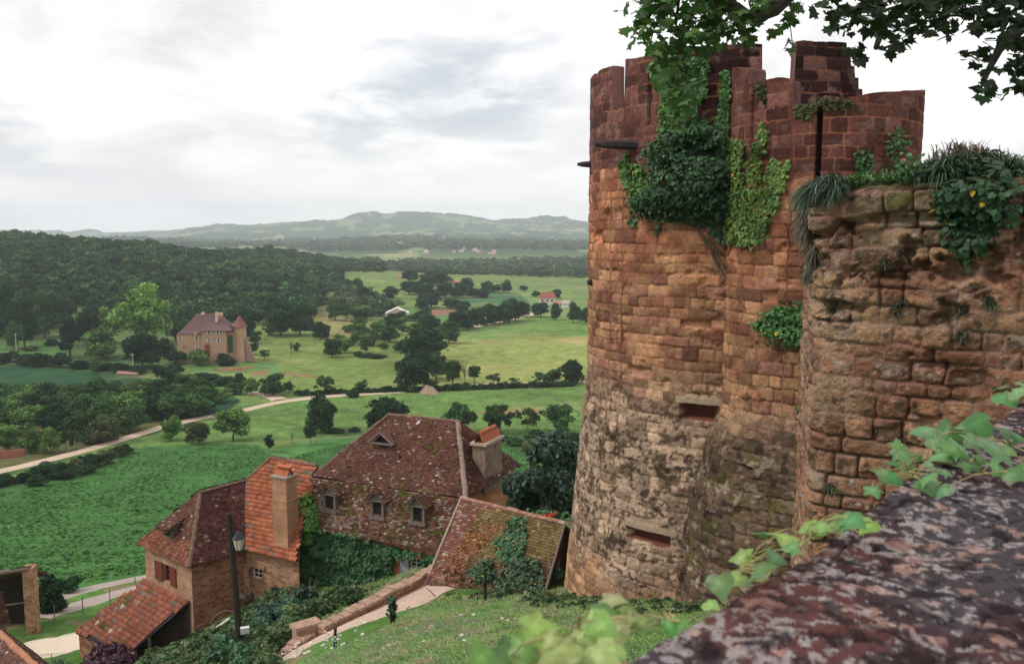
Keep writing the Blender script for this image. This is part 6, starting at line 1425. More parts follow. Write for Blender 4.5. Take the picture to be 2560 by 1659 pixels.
bush(1000, 1545, 1515, 90, 31.5, 900, .08, (.16, .11, .08), 'pinkish dry weeds beside the path', seed=20, flat=.5)
bush(1395, 1440, 1390, 40, 33.5, 500, .10, (.07, .15, .06), 'little plant against the dark gable beside the tower', seed=21)

# ---------------- grass bank
gcol = bpy.data.collections.new('grass_kinds')
for s in range(5):
    g = np.random.default_rng(60 + s); me = tuft_mesh([(0, 0, 0)], 26, .26, [(.14, .26, .06), (.19, .29, .07), (.10, .21, .06), (.26, .21, .13), (.16, .28, .06)][s], g, droop=.12, spread=.42)
    co_ = np.empty(len(me.vertices) * 3, np.float32); me.vertices.foreach_get('co', co_); co_ = co_.reshape(-1, 3); co_[:, :2] *= 1.3; me.vertices.foreach_set('co', co_.ravel()); me.materials.append(m_ivy)
    gcol.objects.link(bpy.data.objects.new('tuft', me))
def grass(name, label, poly, x0, x1, y0, y1, n, smin, smax, seed=1):
    g = np.random.default_rng(seed); X = g.uniform(x0, x1, n); Y = g.uniform(y0, y1, n); Z = H(X, Y); u, v = proj(X, Y, Z)
    k = inpoly(u + (fbm(X / .8, Y / .8, 3) - .5) * 30, v, poly); X, Y, Z = X[k], Y[k], Z[k]; n = len(X)
    hgt = fbm(X / 1.4, Y / 1.4, 7, 3); s = g.uniform(smin, smax, n) * (.55 + .9 * hgt)
    rot = np.stack([g.normal(0, .15, n), g.normal(0, .15, n), g.uniform(0, 6.28, n)], 1)
    idx = np.floor((fbm(X / 1.1, Y / 1.1, 13, 3) * 1.9 - .45 + g.uniform(-.2, .2, n)) * 5).clip(0, 4).astype(int)
    o = scatter(name, np.stack([X, Y, Z - .01], 1), np.stack([s, s, s], 1), rot, idx, gcol); tag(o, label, 'grass', kind='stuff')
grass('grass', 'long meadow grass on the bank below the tower', [(640, 1760), (760, 1664), (840, 1630), (905, 1602), (990, 1562), (1066, 1516), (1094, 1497), (1350, 1492), (1420, 1478), (1700, 1500), (1900, 1500), (1900, 1720)], -8, 9, 14, 36, 60000, .6, 1.35)
grass('weeds', 'rough green growth on the bank between houses and path', [(300, 1720), (330, 1650), (480, 1600), (700, 1480), (760, 1470), (960, 1450), (1060, 1425), (960, 1480), (800, 1560), (700, 1625), (620, 1720)], -18, -3, 26, 44, 26000, .7, 1.5, seed=2)
def cover(name, label, poly, x0, x1, y0, y1, n, smin, smax, seed):
    g = np.random.default_rng(seed); X = g.uniform(x0, x1, n); Y = g.uniform(y0, y1, n); Z = H(X, Y); u, v = proj(X, Y, Z); k = inpoly(u, v, poly) & (fbm(X / 1.2, Y / 1.2, 15, 3) > .36); X, Y, Z = X[k], Y[k], Z[k]; n = len(X)
    s = g.uniform(smin, smax, n) * (.5 + fbm(X / 1.5, Y / 1.5, 17, 3)); o = scatter(name, np.stack([X, Y, Z - .1], 1), np.stack([s * 1.2, s * 1.2, s], 1), np.stack([np.zeros(n), np.zeros(n), g.uniform(0, 6, n)], 1), g.integers(0, 6, n), protos2); tag(o, label, 'ground cover', kind='stuff')
cover('ground_cover', 'leafy garden growth covering the bank beside the stone house', [(290, 1740), (330, 1662), (480, 1618), (560, 1572), (640, 1530), (700, 1502), (800, 1502), (880, 1500), (900, 1506), (850, 1530), (790, 1562), (700, 1628), (650, 1740)], -19, -3, 25, 45, 7000, .045, .10, 5)
cover('ground_cover', 'scrubby herbs at the foot of the great tower', [(1100, 1490), (1400, 1485), (1600, 1500), (1800, 1530), (1700, 1570), (1500, 1540), (1300, 1520)], -4, 9, 22, 36, 2600, .02, .045, 6)
protos3 = bpy.data.collections.new('crop_kinds')
for s in range(6):
    me = make_crown('crop_plant', 200 + s, 130, 4.5, 2.4, 9, 1.9, 3.0, 1.7, [(.075, .205, .058), (.09, .23, .062), (.06, .17, .055), (.10, .225, .055), (.075, .19, .06), (.12, .24, .06)][s])
    me.materials.append(LEAFM['tree']); protos3.objects.link(bpy.data.objects.new('crop_plant', me))
def crop(name, label, poly, x0, x1, y0, y1, sp, smin, smax, seed, thr):
    g = np.random.default_rng(seed); X, Y = np.meshgrid(np.arange(x0, x1, sp), np.arange(y0, y1, sp)); X = (X + g.uniform(-.5, .5, X.shape) * sp).ravel(); Y = (Y + g.uniform(-.5, .5, Y.shape) * sp).ravel()
    k = fbm(X / 4, Y / 4, 15, 4) > thr; X, Y = X[k], Y[k]; Z = H(X, Y); u, v = proj(X, Y, Z); k = inpoly(u, v, poly); X, Y, Z = X[k], Y[k], Z[k]; n = len(X)
    s = g.uniform(smin, smax, n) * (.4 + 1.2 * fbm(X / 5, Y / 5, 17, 3)); o = scatter(name, np.stack([X, Y, Z - .12], 1), np.stack([s * 1.3, s * 1.3, s], 1), np.stack([np.zeros(n), np.zeros(n), g.uniform(0, 6, n)], 1), g.integers(0, 6, n), protos3); tag(o, label, 'crop', kind='stuff')
crop('crop', 'leafy green crop filling the field behind the village', [(-200, 1245), (180, 1200), (330, 1130), (480, 1120), (640, 1118), (700, 1150), (900, 1098), (1500, 1090), (1500, 1300), (330, 1436), (160, 1470), (-200, 1510)], -150, 20, 68, 215, 1.0, .032, .062, 7, .20)
crop('meadow_tufts', 'rough tufts scattered over the meadows beside the road', [(600, 1016), (780, 1000), (1000, 990), (1480, 965), (1480, 1085), (900, 1090), (700, 1100), (480, 1105), (420, 1080)], -110, 50, 180, 330, 2.0, .025, .045, 8, .48)
# wild carrot heads
fl = MB()
for i in range(26):
    a = random.uniform(0, 6.28); r = .055 * math.sqrt(random.random()); z = .50 + .012 * math.cos(r * 25); fl.poly([(math.cos(a) * r - .012, math.sin(a) * r, z), (math.cos(a) * r, math.sin(a) * r - .012, z + .004), (math.cos(a) * r + .012, math.sin(a) * r, z), (math.cos(a) * r, math.sin(a) * r + .012, z - .004)])
for i in range(7): a = i * .9; fl.tube([(0, 0, .40), (math.cos(a) * .045, math.sin(a) * .045, .497)], .003, 3, m=1)
fl.tube([(0, 0, 0), (.01, 0, .2), (0, 0, .41)], .005, 4, m=1)
flm = fl.mesh('white_umbel'); flm.materials.append(mat('white_petals', (.70, .70, .60), var=.1)); flm.materials.append(m_ivy)
for i in range(62):
    u = random.gauss(830, 75) if i < 46 else random.uniform(900, 1300); v = random.uniform(1555, 1655) if i >= 46 else random.uniform(max(1575, 1660 - (u - 700) * .45), 1662)
    b = gp(u, v, 14); o = bpy.data.objects.new('flower', flm); COL.objects.link(o); o.location = b; s = random.uniform(.6, .95); o.scale = (s * 1.1, s * 1.1, s); o.rotation_euler = (random.gauss(0, .15), random.gauss(0, .15), random.uniform(0, 6)); tag(o, 'white flat flower head standing in the long grass of the bank', 'flower', 'white flowers in the grass bank')

# ================================================================ FAR BUILDINGS
def hip(mb, x0, x1, y0, y1, z0, z1, rx0, rx1, m=0, ry=None):
    ry = (y0 + y1) / 2 if ry is None else ry
    A, B, C_, D = (x0, y0, z0), (x1, y0, z0), (x1, y1, z0), (x0, y1, z0); E, G = (rx0, ry, z1), (rx1, ry, z1)
    mb.poly([A, B, G, E], m=m); mb.poly([B, C_, G], m=m); mb.poly([C_, D, E, G], m=m); mb.poly([D, A, E], m=m)
def world(mb, org, ang, sc=1.0):
    c, s = math.cos(ang), math.sin(ang); mb.v = [(org.x + (x * c - y * s) * sc, org.y + (x * s + y * c) * sc, org.z + z * sc) for x, y, z in mb.v]; return mb
m_chst = mat('manor_stone', (.46, .29, .185), var=.15, ns=.25, var2=.18, ns2=1.3, bump=.3, bs=2)
m_chrf = mat('manor_slate_tile', (.145, .085, .085), var=.2, ns=.5, var2=.2, ns2=3, bump=.4, bs=3)
m_chrr = mat('manor_red_tile', (.20, .085, .07), var=.2, ns=.5, var2=.2, ns2=3)
m_shw = mat('white_shutter', (.66, .62, .62), var=.05)
og = ground(538, 908, 200); ang = R(6); man = empty('manor_house', tuple(og), 'distant turreted manor house with steep brown roofs at the foot of the wooded hill', 'manor house')
U_ = (og.y * CT - og.z * ST) / F     # metres per photo pixel there
print('manor', og, U_)
def B(f, name, mats, parent=man):
    mb = MB(); f(mb); return world(mb, og, ang).build(name, mats, parent)
px = lambda u: (u - 507) * U_; pz = lambda v: (906 - v) * U_
og = Vector((og.x + (507 - 538) * U_, og.y, og.z)); man.location = og
HP = pz(824); HL = pz(834)
B(lambda m: (m.box(((px(507) + px(565)) / 2, 5, -3), px(565) - px(507), 10, HP + 3)), 'pavilion_wall', m_chst)
B(lambda m: (m.box(((px(444) + px(507)) / 2, 6, -3), px(507) - px(444), 9, HL + 3)), 'wing_wall', m_chst)
B(lambda m: (m.box((px(572), 6.5, -3), px(580) - px(562), 7, HP + 2.2)), 'side_wall', m_chst)
def swept(mb, x0, x1, y0, y1, z0, z1, rx0, rx1, fl=.9):
    ym = (y0 + y1) / 2; lv = [(0, x0 - fl, x1 + fl, y0 - fl, y1 + fl)]; n = 5
    for i in range(1, n + 1): t = i / n; e = t ** .82; lv.append((t, x0 - fl + (rx0 - x0 + fl) * e, x1 + fl + (rx1 - x1 - fl) * e, y0 - fl + (ym - y0 + fl) * e, y1 + fl + (ym - y1 - fl) * e))
    for a, b in zip(lv[:-1], lv[1:]):
        za, zb2 = z0 + (z1 - z0) * a[0], z0 + (z1 - z0) * b[0]
        qa = [(a[1], a[3], za), (a[2], a[3], za), (a[2], a[4], za), (a[1], a[4], za)]; qb = [(b[1], b[3], zb2), (b[2], b[3], zb2), (b[2], b[4], zb2), (b[1], b[4], zb2)]
        for i in range(4): mb.poly([qa[i], qa[(i + 1) % 4], qb[(i + 1) % 4], qb[i]])
B(lambda m: swept(m, px(507), px(576), .0, 10, HP, pz(786), px(541), px(549)), 'roof', m_chrf)
B(lambda m: swept(m, px(446), px(530), 1.5, 10.5, HL + .2, pz(784), px(487), px(530), .4), 'roof', m_chrf)
r_ = B(lambda m: m.box((px(541), 2.6, pz(805)), 1.0, 1.2, pz(779) - pz(805)), 'chimney', mat('pale_chimney', (.60, .42, .32), var=.1))
B(lambda m: m.box((px(547), 5, pz(790)), 1.6, 1.2, pz(782) - pz(790)), 'chimney', bpy.data.materials['pale_chimney']); B(lambda m: m.box((px(503), 5.8, pz(788)), 1.3, 1.0, pz(781) - pz(788)), 'chimney', bpy.data.materials['pale_chimney'])
def fwin(u, v0, v1, w=3.6, sh=2.6, y=-.02, door=False, left=True):
    def f(m):
        x = px(u); m.box((x, y, pz(v1)), w * U_, .06, pz(v0) - pz(v1))
    o = B(f, 'door' if door else 'window', m_red if door else m_dark)
    for sg in (-1, 1):
        def g2(m): m.box((px(u) + sg * (w + sh) / 2 * U_, y - .05, pz(v1)), sh * U_, .08, pz(v0) - pz(v1))
        mb = MB(); g2(mb); world(mb, og, ang).build('shutter', m_shw, o)
for u, v0, v1, y in [(525, 826, 834, -.03), (546, 826, 834, -.03), (525, 844, 852, -.03), (547, 844, 854, -.03), (452, 839, 847, 1.45), (492, 840, 849, 1.45)]: fwin(u, v0, v1, y=y)
fwin(492, 861, 870, y=1.45, door=True); B(lambda m: m.box((px(461), 1.45, pz(867)), 4 * U_, .06, 3 * U_), 'window', m_dark)
B(lambda m: (m.box((px(492), .9, pz(835)), 7 * U_, 1.6, 6 * U_), m.poly([(px(487), .1, pz(829)), (px(497), .1, pz(829)), (px(492), .1, pz(824))])), 'dormer', m_chst)
def cyl(m, x, y, z0, z1, r0, r1, n=20):
    for i in range(n):
        a, b = 2 * math.pi * i / n, 2 * math.pi * (i + 1) / n; m.poly([(x + r0 * math.cos(a), y + r0 * math.sin(a), z0), (x + r0 * math.cos(b), y + r0 * math.sin(b), z0), (x + r1 * math.cos(b), y + r1 * math.sin(b), z1), (x + r1 * math.cos(a), y + r1 * math.sin(a), z1)])
B(lambda m: (cyl(m, px(593), 5, -3, pz(855), 2.9, 2.5), cyl(m, px(593), 5, pz(855), pz(817), 2.5, 2.5)), 'turret', m_chst)
B(lambda m: (cyl(m, px(593), 5, pz(818), pz(808), 3.1, 2.0), cyl(m, px(593), 5, pz(808), pz(789), 2.0, .05)), 'turret_roof', m_chrr)
B(lambda m: m.box((px(578), 8, -3), 4, 3, pz(813) + 3), 'link_wall', m_chst)
B(lambda m: (m.poly([(px(610), 3, pz(905)), (px(634), 3, pz(907)), (px(622), 3, pz(880)), (px(613), 3, pz(848)), (px(607), 3, pz(846))]), m.poly([(px(610), 4.4, pz(905)), (px(634), 4.4, pz(907)), (px(622), 4.4, pz(880)), (px(613), 4.4, pz(848)), (px(607), 4.4, pz(846))]), m.poly([(px(634), 3, pz(907)), (px(634), 4.4, pz(907)), (px(622), 4.4, pz(880)), (px(622), 3, pz(880))]), m.poly([(px(622), 3, pz(880)), (px(622), 4.4, pz(880)), (px(613), 4.4, pz(848)), (px(613), 3, pz(848))])), 'buttress', mat('buttress_stone', (.34, .21, .16), var=.2, ns=.5))
mb = MB(); g = np.random.default_rng(3)
def climber(u0, u1, v0, v1, y, col, lab, n=260):
    P_ = np.array([(px(g.uniform(u0, u1)), y - g.uniform(.05, .4), pz(v0 + (v1 - v0) * g.random())) for _ in range(n)]); c, s = math.cos(ang), math.sin(ang)
    P_ = np.stack([og.x + P_[:, 0] * c - P_[:, 1] * s, og.y + P_[:, 0] * s + P_[:, 1] * c, og.z + P_[:, 2]], 1); r_ = empty('climber', tuple(P_.mean(0)), lab, 'climber'); link('leaves', leaf_mesh('leaves', P_, (0, -1, .2), .55, np.array(col)[None] * g.uniform(.6, 1.4, n)[:, None], 'card', .4, None, g), m_ivy, r_)
climber(514, 524, 858, 890, -.05, (.30, .07, .045), 'red creeper at the corner of the manor house'); climber(568, 577, 840, 880, 2.9, (.05, .13, .04), 'green climber on the manor side wall')
def cottage(u, v, w, h, wallc, roofc, label, ymin=300, ang=0, name='farmhouse', depth=.6, hp=.45, group=None, win=True, cat='house', nd=None):
    b = ground(u, v, ymin); s = (b.y * CT - b.z * ST) / F; W = w * s; Hh = h * s * (1 - hp); D_ = W * depth; mb = MB(); mb.box((0, D_ / 2, -1.5), W, D_, Hh + 1.5)
    root = empty(name, tuple(b), label, cat, group); world(mb, b, ang).build('wall', mat('plaster', wallc, var=.1, ns=.5), root)
    mb = MB(); o = W * .05; rz = Hh + h * s * hp; 
    mb.poly([(-W / 2 - o, -o, Hh - .1), (W / 2 + o, -o, Hh - .1), (W / 2 - W * .12, D_ / 2, rz), (-W / 2 + W * .12, D_ / 2, rz)]); mb.poly([(W / 2 + o, D_ + o, Hh - .1), (-W / 2 - o, D_ + o, Hh - .1), (-W / 2 + W * .12, D_ / 2, rz), (W / 2 - W * .12, D_ / 2, rz)])
    mb.poly([(W / 2 + o, -o, Hh - .1), (W / 2 + o, D_ + o, Hh - .1), (W / 2 - W * .12, D_ / 2, rz)]); mb.poly([(-W / 2 - o, D_ + o, Hh - .1), (-W / 2 - o, -o, Hh - .1), (-W / 2 + W * .12, D_ / 2, rz)])
    world(mb, b, ang).build('roof', mat('tiles', roofc, var=.2, ns=.6), root)
    if win:
        for i in (-1, 0, 1):
            mb = MB(); mb.box((i * W * .3, -.06, Hh * .45), W * .1, .1, Hh * .3); world(mb, b, ang).build('window', m_dark, root)
    return root
cottage(1368, 762, 40, 32, (.62, .52, .45), (.26, .09, .06), 'farmhouse with reddish brown hipped roof behind the round trees', ymin=400, ang=-.1)
cottage(1402, 766, 34, 14, (.55, .45, .38), (.36, .17, .11), 'low farm building with orange roof right of the farmhouse', ymin=400)
cottage(1416, 768, 22, 18, (.70, .68, .66), (.42, .36, .32), 'small white farm building near the tower edge', ymin=400)
cottage(1135, 714, 28, 14, (.55, .38, .28), (.42, .20, .13), 'orange roofed house among the knoll trees', ymin=500)
cottage(998, 696, 13, 12, (.55, .38, .28), (.40, .20, .13), 'tiny tiled house at the edge of the second hill', ymin=600, win=False)
# white barn: gable towards us
b = ground(992, 800, 300); s = (b.y * CT - b.z * ST) / F; W = 56 * s; mb = MB(); hh = 17 * s; gz = 29 * s
mb.poly([(-W / 2, 0, -2), (W / 2, 0, -2), (W / 2, 0, hh), (0, 0, gz), (-W / 2, 0, hh)]); mb.poly([(-W / 2, 12, -2), (-W / 2, 0, -2), (-W / 2, 0, hh), (-W / 2, 12, hh)]); mb.poly([(W / 2, 0, -2), (W / 2, 12, -2), (W / 2, 12, hh), (W / 2, 0, hh)])
r_ = empty('farm_barn', tuple(b), 'pale barn with a low gable among the orchard trees', 'barn'); world(mb, b, .08).build('wall', mat('pale_cladding', (.66, .54, .45), var=.06), r_)
mb = MB(); mb.poly([(-W / 2 - .4, -.4, hh - .1), (0, -.4, gz + .25), (0, 12, gz + .25), (-W / 2 - .4, 12, hh - .1)]); mb.poly([(0, -.4, gz + .25), (W / 2 + .4, -.4, hh - .1), (W / 2 + .4, 12, hh - .1), (0, 12, gz + .25)]); world(mb, b, .08).build('roof', mat('pale_sheet', (.70, .62, .56), var=.05), r_)
# earth heap
b = ground(1072, 982, 200); s = (b.y * CT - b.z * ST) / F; mb = MB(); n = 14
P0 = [(math.cos(2 * math.pi * i / n) * 27 * s * random.uniform(.85, 1.1), math.sin(2 * math.pi * i / n) * 18 * s, -.3) for i in range(n)]; P1_ = [(x * .45, y * .45, 14 * s * random.uniform(.8, 1.1)) for x, y, z in P0]
for i in range(n): mb.poly([P0[i], P0[(i + 1) % n], P1_[(i + 1) % n], P1_[i]]); mb.poly([P1_[i], P1_[(i + 1) % n], (-1, 0, 22 * s)])
o = world(mb, b, 0).build('earth_heap', mat('bare_earth', (.34, .24, .17), var=.2, ns=.5, bump=.6, bs=1)); tag(o, 'pinkish heap of earth at the foot of the great dark clump', 'heap')
# utility poles
for u, vb, vt, lab in [(42, 892, 832, 'pale utility pole standing in the hedge at the far left'), (333, 932, 882, 'pale utility pole in front of the dark trees left of the manor')]:
    b = ground(u, vb, 200); s = (b.y * CT - b.z * ST) / F; o = empty('utility_pole', tuple(b), lab, 'utility pole'); mb = MB(); mb.tube([b - Zv, b + Zv * (vb - vt) * s], [.22, .15], 6); mb.tube([b + Zv * ((vb - vt) * s - .6) - Vector((.9, 0, 0)), b + Zv * ((vb - vt) * s - .6) + Vector((.9, 0, 0))], .1, 4); mb.build('shaft', mat('pale_concrete', (.38, .32, .30)), o)
b = ground(300, 935, 200); o = empty('stone_wall', tuple(b), 'reddish stretch of stone wall at the top edge of the crop field', 'wall'); mb = MB(); mb.tube([ground(u, v, 200) + Zv * .5 for u, v in ((295, 936), (318, 937), (345, 938))], .9, 6); mb.build('stones', mat('wall_stones', (.34, .20, .16), var=.3, ns=1), o)
b = ground(30, 1152, 100); o = empty('stone_wall', tuple(b), 'long reddish garden wall under the trees at the left edge', 'wall'); mb = MB()
pp_ = [ground(u, v, 100) for u, v in ((-60, 1152), (0, 1147), (62, 1140))]
for a, c in zip(pp_[:-1], pp_[1:]): mb.poly([a - Zv * .3, c - Zv * .3, c + Zv * 1.7, a + Zv * 1.7]); mb.poly([a + Zv * 1.7, c + Zv * 1.7, c + Zv * 1.7 + Vector((.1, .5, 0)), a + Zv * 1.7 + Vector((.1, .5, 0))])
mb.build('stones', mat('garden_wall', (.34, .13, .09), var=.3, ns=.8), o)
# village houses on the far slopes
hm = []
for k_, (wc, rc) in enumerate([((.62, .50, .42), (.45, .24, .17)), ((.68, .62, .56), (.36, .18, .13)), ((.58, .44, .35), (.50, .30, .22))]):
    mb = MB(); mb.box((0, 0, -2), 12, 9, 7); mb.poly([(-6.5, -5, 4.8), (6.5, -5, 4.8), (6.5, 0, 9), (-6.5, 0, 9)], m=1); mb.poly([(6.5, 5, 4.8), (-6.5, 5, 4.8), (-6.5, 0, 9), (6.5, 0, 9)], m=1); mb.poly([(6, -4.5, 5), (6, 4.5, 5), (6, 0, 8.8)]); mb.poly([(-6, 4.5, 5), (-6, -4.5, 5), (-6, 0, 8.8)])
    me = mb.mesh('hillside_house'); me.materials.append(mat('far_wall', wc, var=.05)); me.materials.append(mat('far_roof', rc, var=.1)); hm.append(me)
random.seed(3)
spots_ = [(u_, v_ - 9) for u_, v_ in [(1168, 632), (1176, 636), (1186, 640), (1193, 634), (1201, 643), (1210, 639), (1218, 645), (1226, 641), (1233, 636), (1213, 624), (1220, 628), (1240, 644), (1238, 650), (1160, 640), (1150, 636), (1075, 641), (1068, 640), (1082, 638), (1058, 642), (1130, 630), (1126, 641), (1108, 632), (992, 634), (978, 662), (985, 664), (1044, 665), (1125, 622), (1260, 618), (1300, 622), (1345, 612), (1430, 612), (1196, 668), (1303, 668), (1215, 618), (1035, 640), (1090, 642)][::2]]
for i, (u, v) in enumerate(spots_):
    b = ground(u + random.uniform(-9, 9), v + random.uniform(-5, 4), 1500); o = bpy.data.objects.new('hillside_house', hm[i % 3]); COL.objects.link(o); o.location = b; o.rotation_euler = (0, 0, random.uniform(-.7, .7)); s = random.uniform(.5, .85); o.scale = (s * 1.2, s, s); tag(o, 'tiny tiled house in the far village on the lower hill slope', 'house', 'houses of the far hillside villages')
# small clumps of trees on the far hills
def farw(name, label, y0, y1, sp, thr, sc0, sc1, seed):
    global rng
    xs = np.arange(-.52 * y1, .20 * y1, sp); ys = np.arange(y0, y1, sp * 1.6); X, Y = np.meshgrid(xs, ys); X = X + rng.uniform(-.5, .5, X.shape) * sp; Y = Y + rng.uniform(-.5, .5, Y.shape) * sp * 1.6; X = X.ravel(); Y = Y.ravel()
    k = (X / Y > -.55) & (X / Y < .16); X, Y = X[k], Y[k]
    w = farmask(X, Y); k = w < thr; X, Y = X[k], Y[k]; Z = H(X, Y); n = len(X); s = rng.uniform(sc0, sc1, n)
    o = scatter(name, np.stack([X, Y, Z - 1], 1), np.stack([s * 1.4, s * 1.4, s], 1), np.stack([np.zeros(n), np.zeros(n), rng.uniform(0, 6, n)], 1), rng.integers(0, 6, n), protos2); tag(o, label, 'wood', kind='stuff'); print(name, n)
farw('far_woods', 'wooded slopes of the hazy far hills', 2300, 3900, 19, .57, 1.1, 1.9, 1)
# ================================================================ FOREGROUND PARAPET AND IVY
zp = -.60
E_px = [(1400, 1760), (1520, 1650), (1600, 1580), (1691, 1548), (1771, 1515), (1829, 1456), (1908, 1424), (1943, 1384), (2023, 1345), (2080, 1293), (2171, 1247), (2206, 1222), (2290, 1160), (2380, 1105), (2470, 1050), (2560, 992), (2700, 925), (2900, 840)]
Epts = [atz(u, v, zp) for u, v in E_px]
def parapet():
    root = empty('parapet_wall', tuple(Epts[4]), 'lichen spotted dark stone parapet top running up the lower right foreground', 'wall')
    L = [0]; 
    for a, b in zip(Epts[:-1], Epts[1:]): L.append(L[-1] + (b - a).length)
    n = 900; S = np.linspace(0, L[-1], n); ex = np.interp(S, L, [p.x for p in Epts]); ey = np.interp(S, L, [p.y for p in Epts])
    k = 41; ker = np.ones(k) / k
    sx = np.convolve(np.pad(ex, k // 2, mode='edge'), ker, 'valid'); sy = np.convolve(np.pad(ey, k // 2, mode='edge'), ker, 'valid')
    d = np.array([Epts[-1].x - Epts[0].x, Epts[-1].y - Epts[0].y]); d /= np.linalg.norm(d); s = np.array([d[1], -d[0]])
    ex = .6 * ex + .4 * sx; ey = .6 * ey + .4 * sy
    m = 230; w = np.linspace(0, .95, m)[:, None]
    X = ex[None] + s[0] * w; Y = ey[None] + s[1] * w; Sg = S[None] + 0 * w; Wg = w + 0 * S[None]
    q = Sg * .9 + Wg * .55
    Z = zp + (fbm(X / .35, Y / .35, 3, 4) - .5) * .075 + (fbm(X / .04, Y / .04, 5, 4) - .5) * .009
    al = X * d[0] + Y * d[1]; ac = X * s[0] + Y * s[1]
    # bedding cracks running obliquely over the slab
    th = .35; a2 = al * math.cos(th) + ac * math.sin(th); c2 = -al * math.sin(th) + ac * math.cos(th)
    cr = np.abs(fbm(a2 / .55, c2 / .10, 9, 4) - .5); Z -= .005 * sst(.02, .0, cr)
    cr2 = np.abs(fbm(a2 / .9 + 3, c2 / .17, 19, 4) - .5); Z -= .007 * sst(.014, .0, cr2)
    pit = fbm(X / .028, Y / .028, 11, 3); Z -= .006 * sst(.62, .78, pit)
    Z -= .10 * sst(.05, 0, w) ** 2
    c = np.zeros(Z.shape + (3,)); c[:] = (.052, .028, .031)
    n1 = fbm(X / .3, Y / .3, 21, 3); c = mix3(c, (.060, .050, .058), sst(.45, .60, n1)); c = mix3(c, (.12, .05, .045), sst(.44, .30, n1) * .8)
    sp = fbm(X / .018, Y / .015, 23, 4); reg = fbm(X / .22, Y / .22, 24, 3)
    c = mix3(c, (.30, .262, .255), sst(.585, .62, sp * .72 + reg * .28) * .9)
    sp2 = fbm(X / .018, Y / .018, 25, 3); c = mix3(c, (.27, .235, .24), sst(.62, .70, sp2) * sst(.42, .58, reg) * .8)
    c = mix3(c, (.46, .27, .22), sst(.63, .68, fbm(X / .05, Y / .045, 27, 4)) * .45)
    c = mix3(c, (.018, .012, .014), sst(.56, .66, fbm(X / .04, Y / .03, 29, 4)) * .85)
    c = mix3(c, (.012, .009, .010), np.maximum(sst(.020, .0, cr) * sst(.45, .6, n1), sst(.012, 0, cr2)) * .8)
    c *= .84 * (.8 + .4 * fbm(X / .008, Y / .008, 31, 2))[..., None]
    V = np.stack([X, Y, Z], -1)
    # outer face dropping away from the edge
    mf = 60; t = np.linspace(0, 1, mf)[:, None]; FX = ex[None] + s[0] * (.0) + (fbm(Sg[:1] / .1 + 0 * t, t * 12, 41, 3) - .5) * .05; FY = ey[None] + (fbm(Sg[:1] / .1 + 0 * t, t * 12, 43, 3) - .5) * .05
    FZ = V[0, :, 2][None] - t * 3.2; FX[0] = V[0, :, 0]; FY[0] = V[0, :, 1]; fc = np.tile(np.array((.13, .08, .07)), (mf, n, 1)) * (.5 + fbm(Sg[:1] / .05 + 0 * t, t * 30, 45, 3))[..., None]
    f = np.concatenate([grid_faces(m, n)[:, ::-1], grid_faces(mf, n) + m * n])
    me = fast_mesh('coping', np.concatenate([V.reshape(-1, 3), np.stack([FX, FY, FZ], -1).reshape(-1, 3)]), f.ravel(), np.full(len(f), 4), col=np.concatenate([c.reshape(-1, 3), fc.reshape(-1, 3)]), smooth=True)
    return link('coping', me, mat('lichen_stone', attr=True, var=.15, ns=25, var2=.25, ns2=140, bump=.5, bs=90, bd=.006, rough=.95, spec=.1), root)
parapet()
# terrace the viewer stands on
mb = MB(); mb.poly([(-3, -6, -1.75), (6, -6, -1.75), (3.2, 2.6, -1.75), (.6, .9, -1.75), (-3, -1.2, -1.75)]); tag(mb.build('terrace', mat('terrace_gravel', (.30, .25, .20))), 'gravel terrace behind the parapet', kind='structure')

m_ivyf = mat('fresh_ivy', attr=True, var=.12, ns=20, var2=.08, ns2=90, bump=.15, bs=60, bd=.002, rough=.42, trans=.28, spec=.45)
m_stem = mat('ivy_stem', (.26, .24, .10), var=.2, ns=30)
def leaf_big(c, size, nrm, tip, col, seed, kind):
    g = random.Random(seed); n = Vector(nrm).normalized(); y = (Vector(tip) - n * Vector(tip).dot(n)).normalized(); x = y.cross(n)
    o = [(0, .0), (.14, -.13), (.42, -.22), (.46, .04), (.40, .16), (.66, .42), (.34, .50), (.15, .80), (0, 1.08)] if kind == 0 else [(0, .0), (.20, -.14), (.44, -.12), (.58, .10), (.50, .34), (.30, .62), (.12, .88), (0, 1.06), (0, 1.06)]
    o = o[:8] + [(0, 1.04)]
    pts = []; cols = []
    # half-width profile rows: build a mid rib with cupped halves, 3 rings
    out = o + [(-a, b) for a, b in o[::-1][1:-1]]; cen = (0, .30); ring = []
    for r in (.0, .35, .7, 1.0):
        rr = []
        for a, b in out:
            px_, py_ = cen[0] + (a - cen[0]) * r, cen[1] + (b - cen[1]) * r
            z = -.18 * abs(px_) - .30 * px_ * px_ - .25 * max(0, py_ - .3) ** 1.5 + .035 * math.sin(px_ * 9 + seed) * math.cos(py_ * 8) * r
            z += .05 * abs(math.sin(3 * math.atan2(px_, py_ - .1))) * r
            rr.append(c + (x * px_ + y * py_ + n * z) * size)
        ring.append(rr)
    mbv = MB(); N_ = len(out)
    for k in range(3):
        for i in range(N_):
            j = (i + 1) % N_; a, b = ring[k][i], ring[k][j]; c_, d_ = ring[k + 1][j], ring[k + 1][i]
            tone = 1.25 if (k < 1) else (1.0 if k < 2 else .92); vein = 1.25 if i in (0, 2, 5, 8, N_ - 5, N_ - 2) and k < 3 else 1.0
            cc = tuple(q * tone * (1 + .15 * (vein - 1)) * g.uniform(.95, 1.05) for q in col)
            mbv.poly([a, d_, c_, b] if k else [a, d_, c_], c=cc)
    return mbv
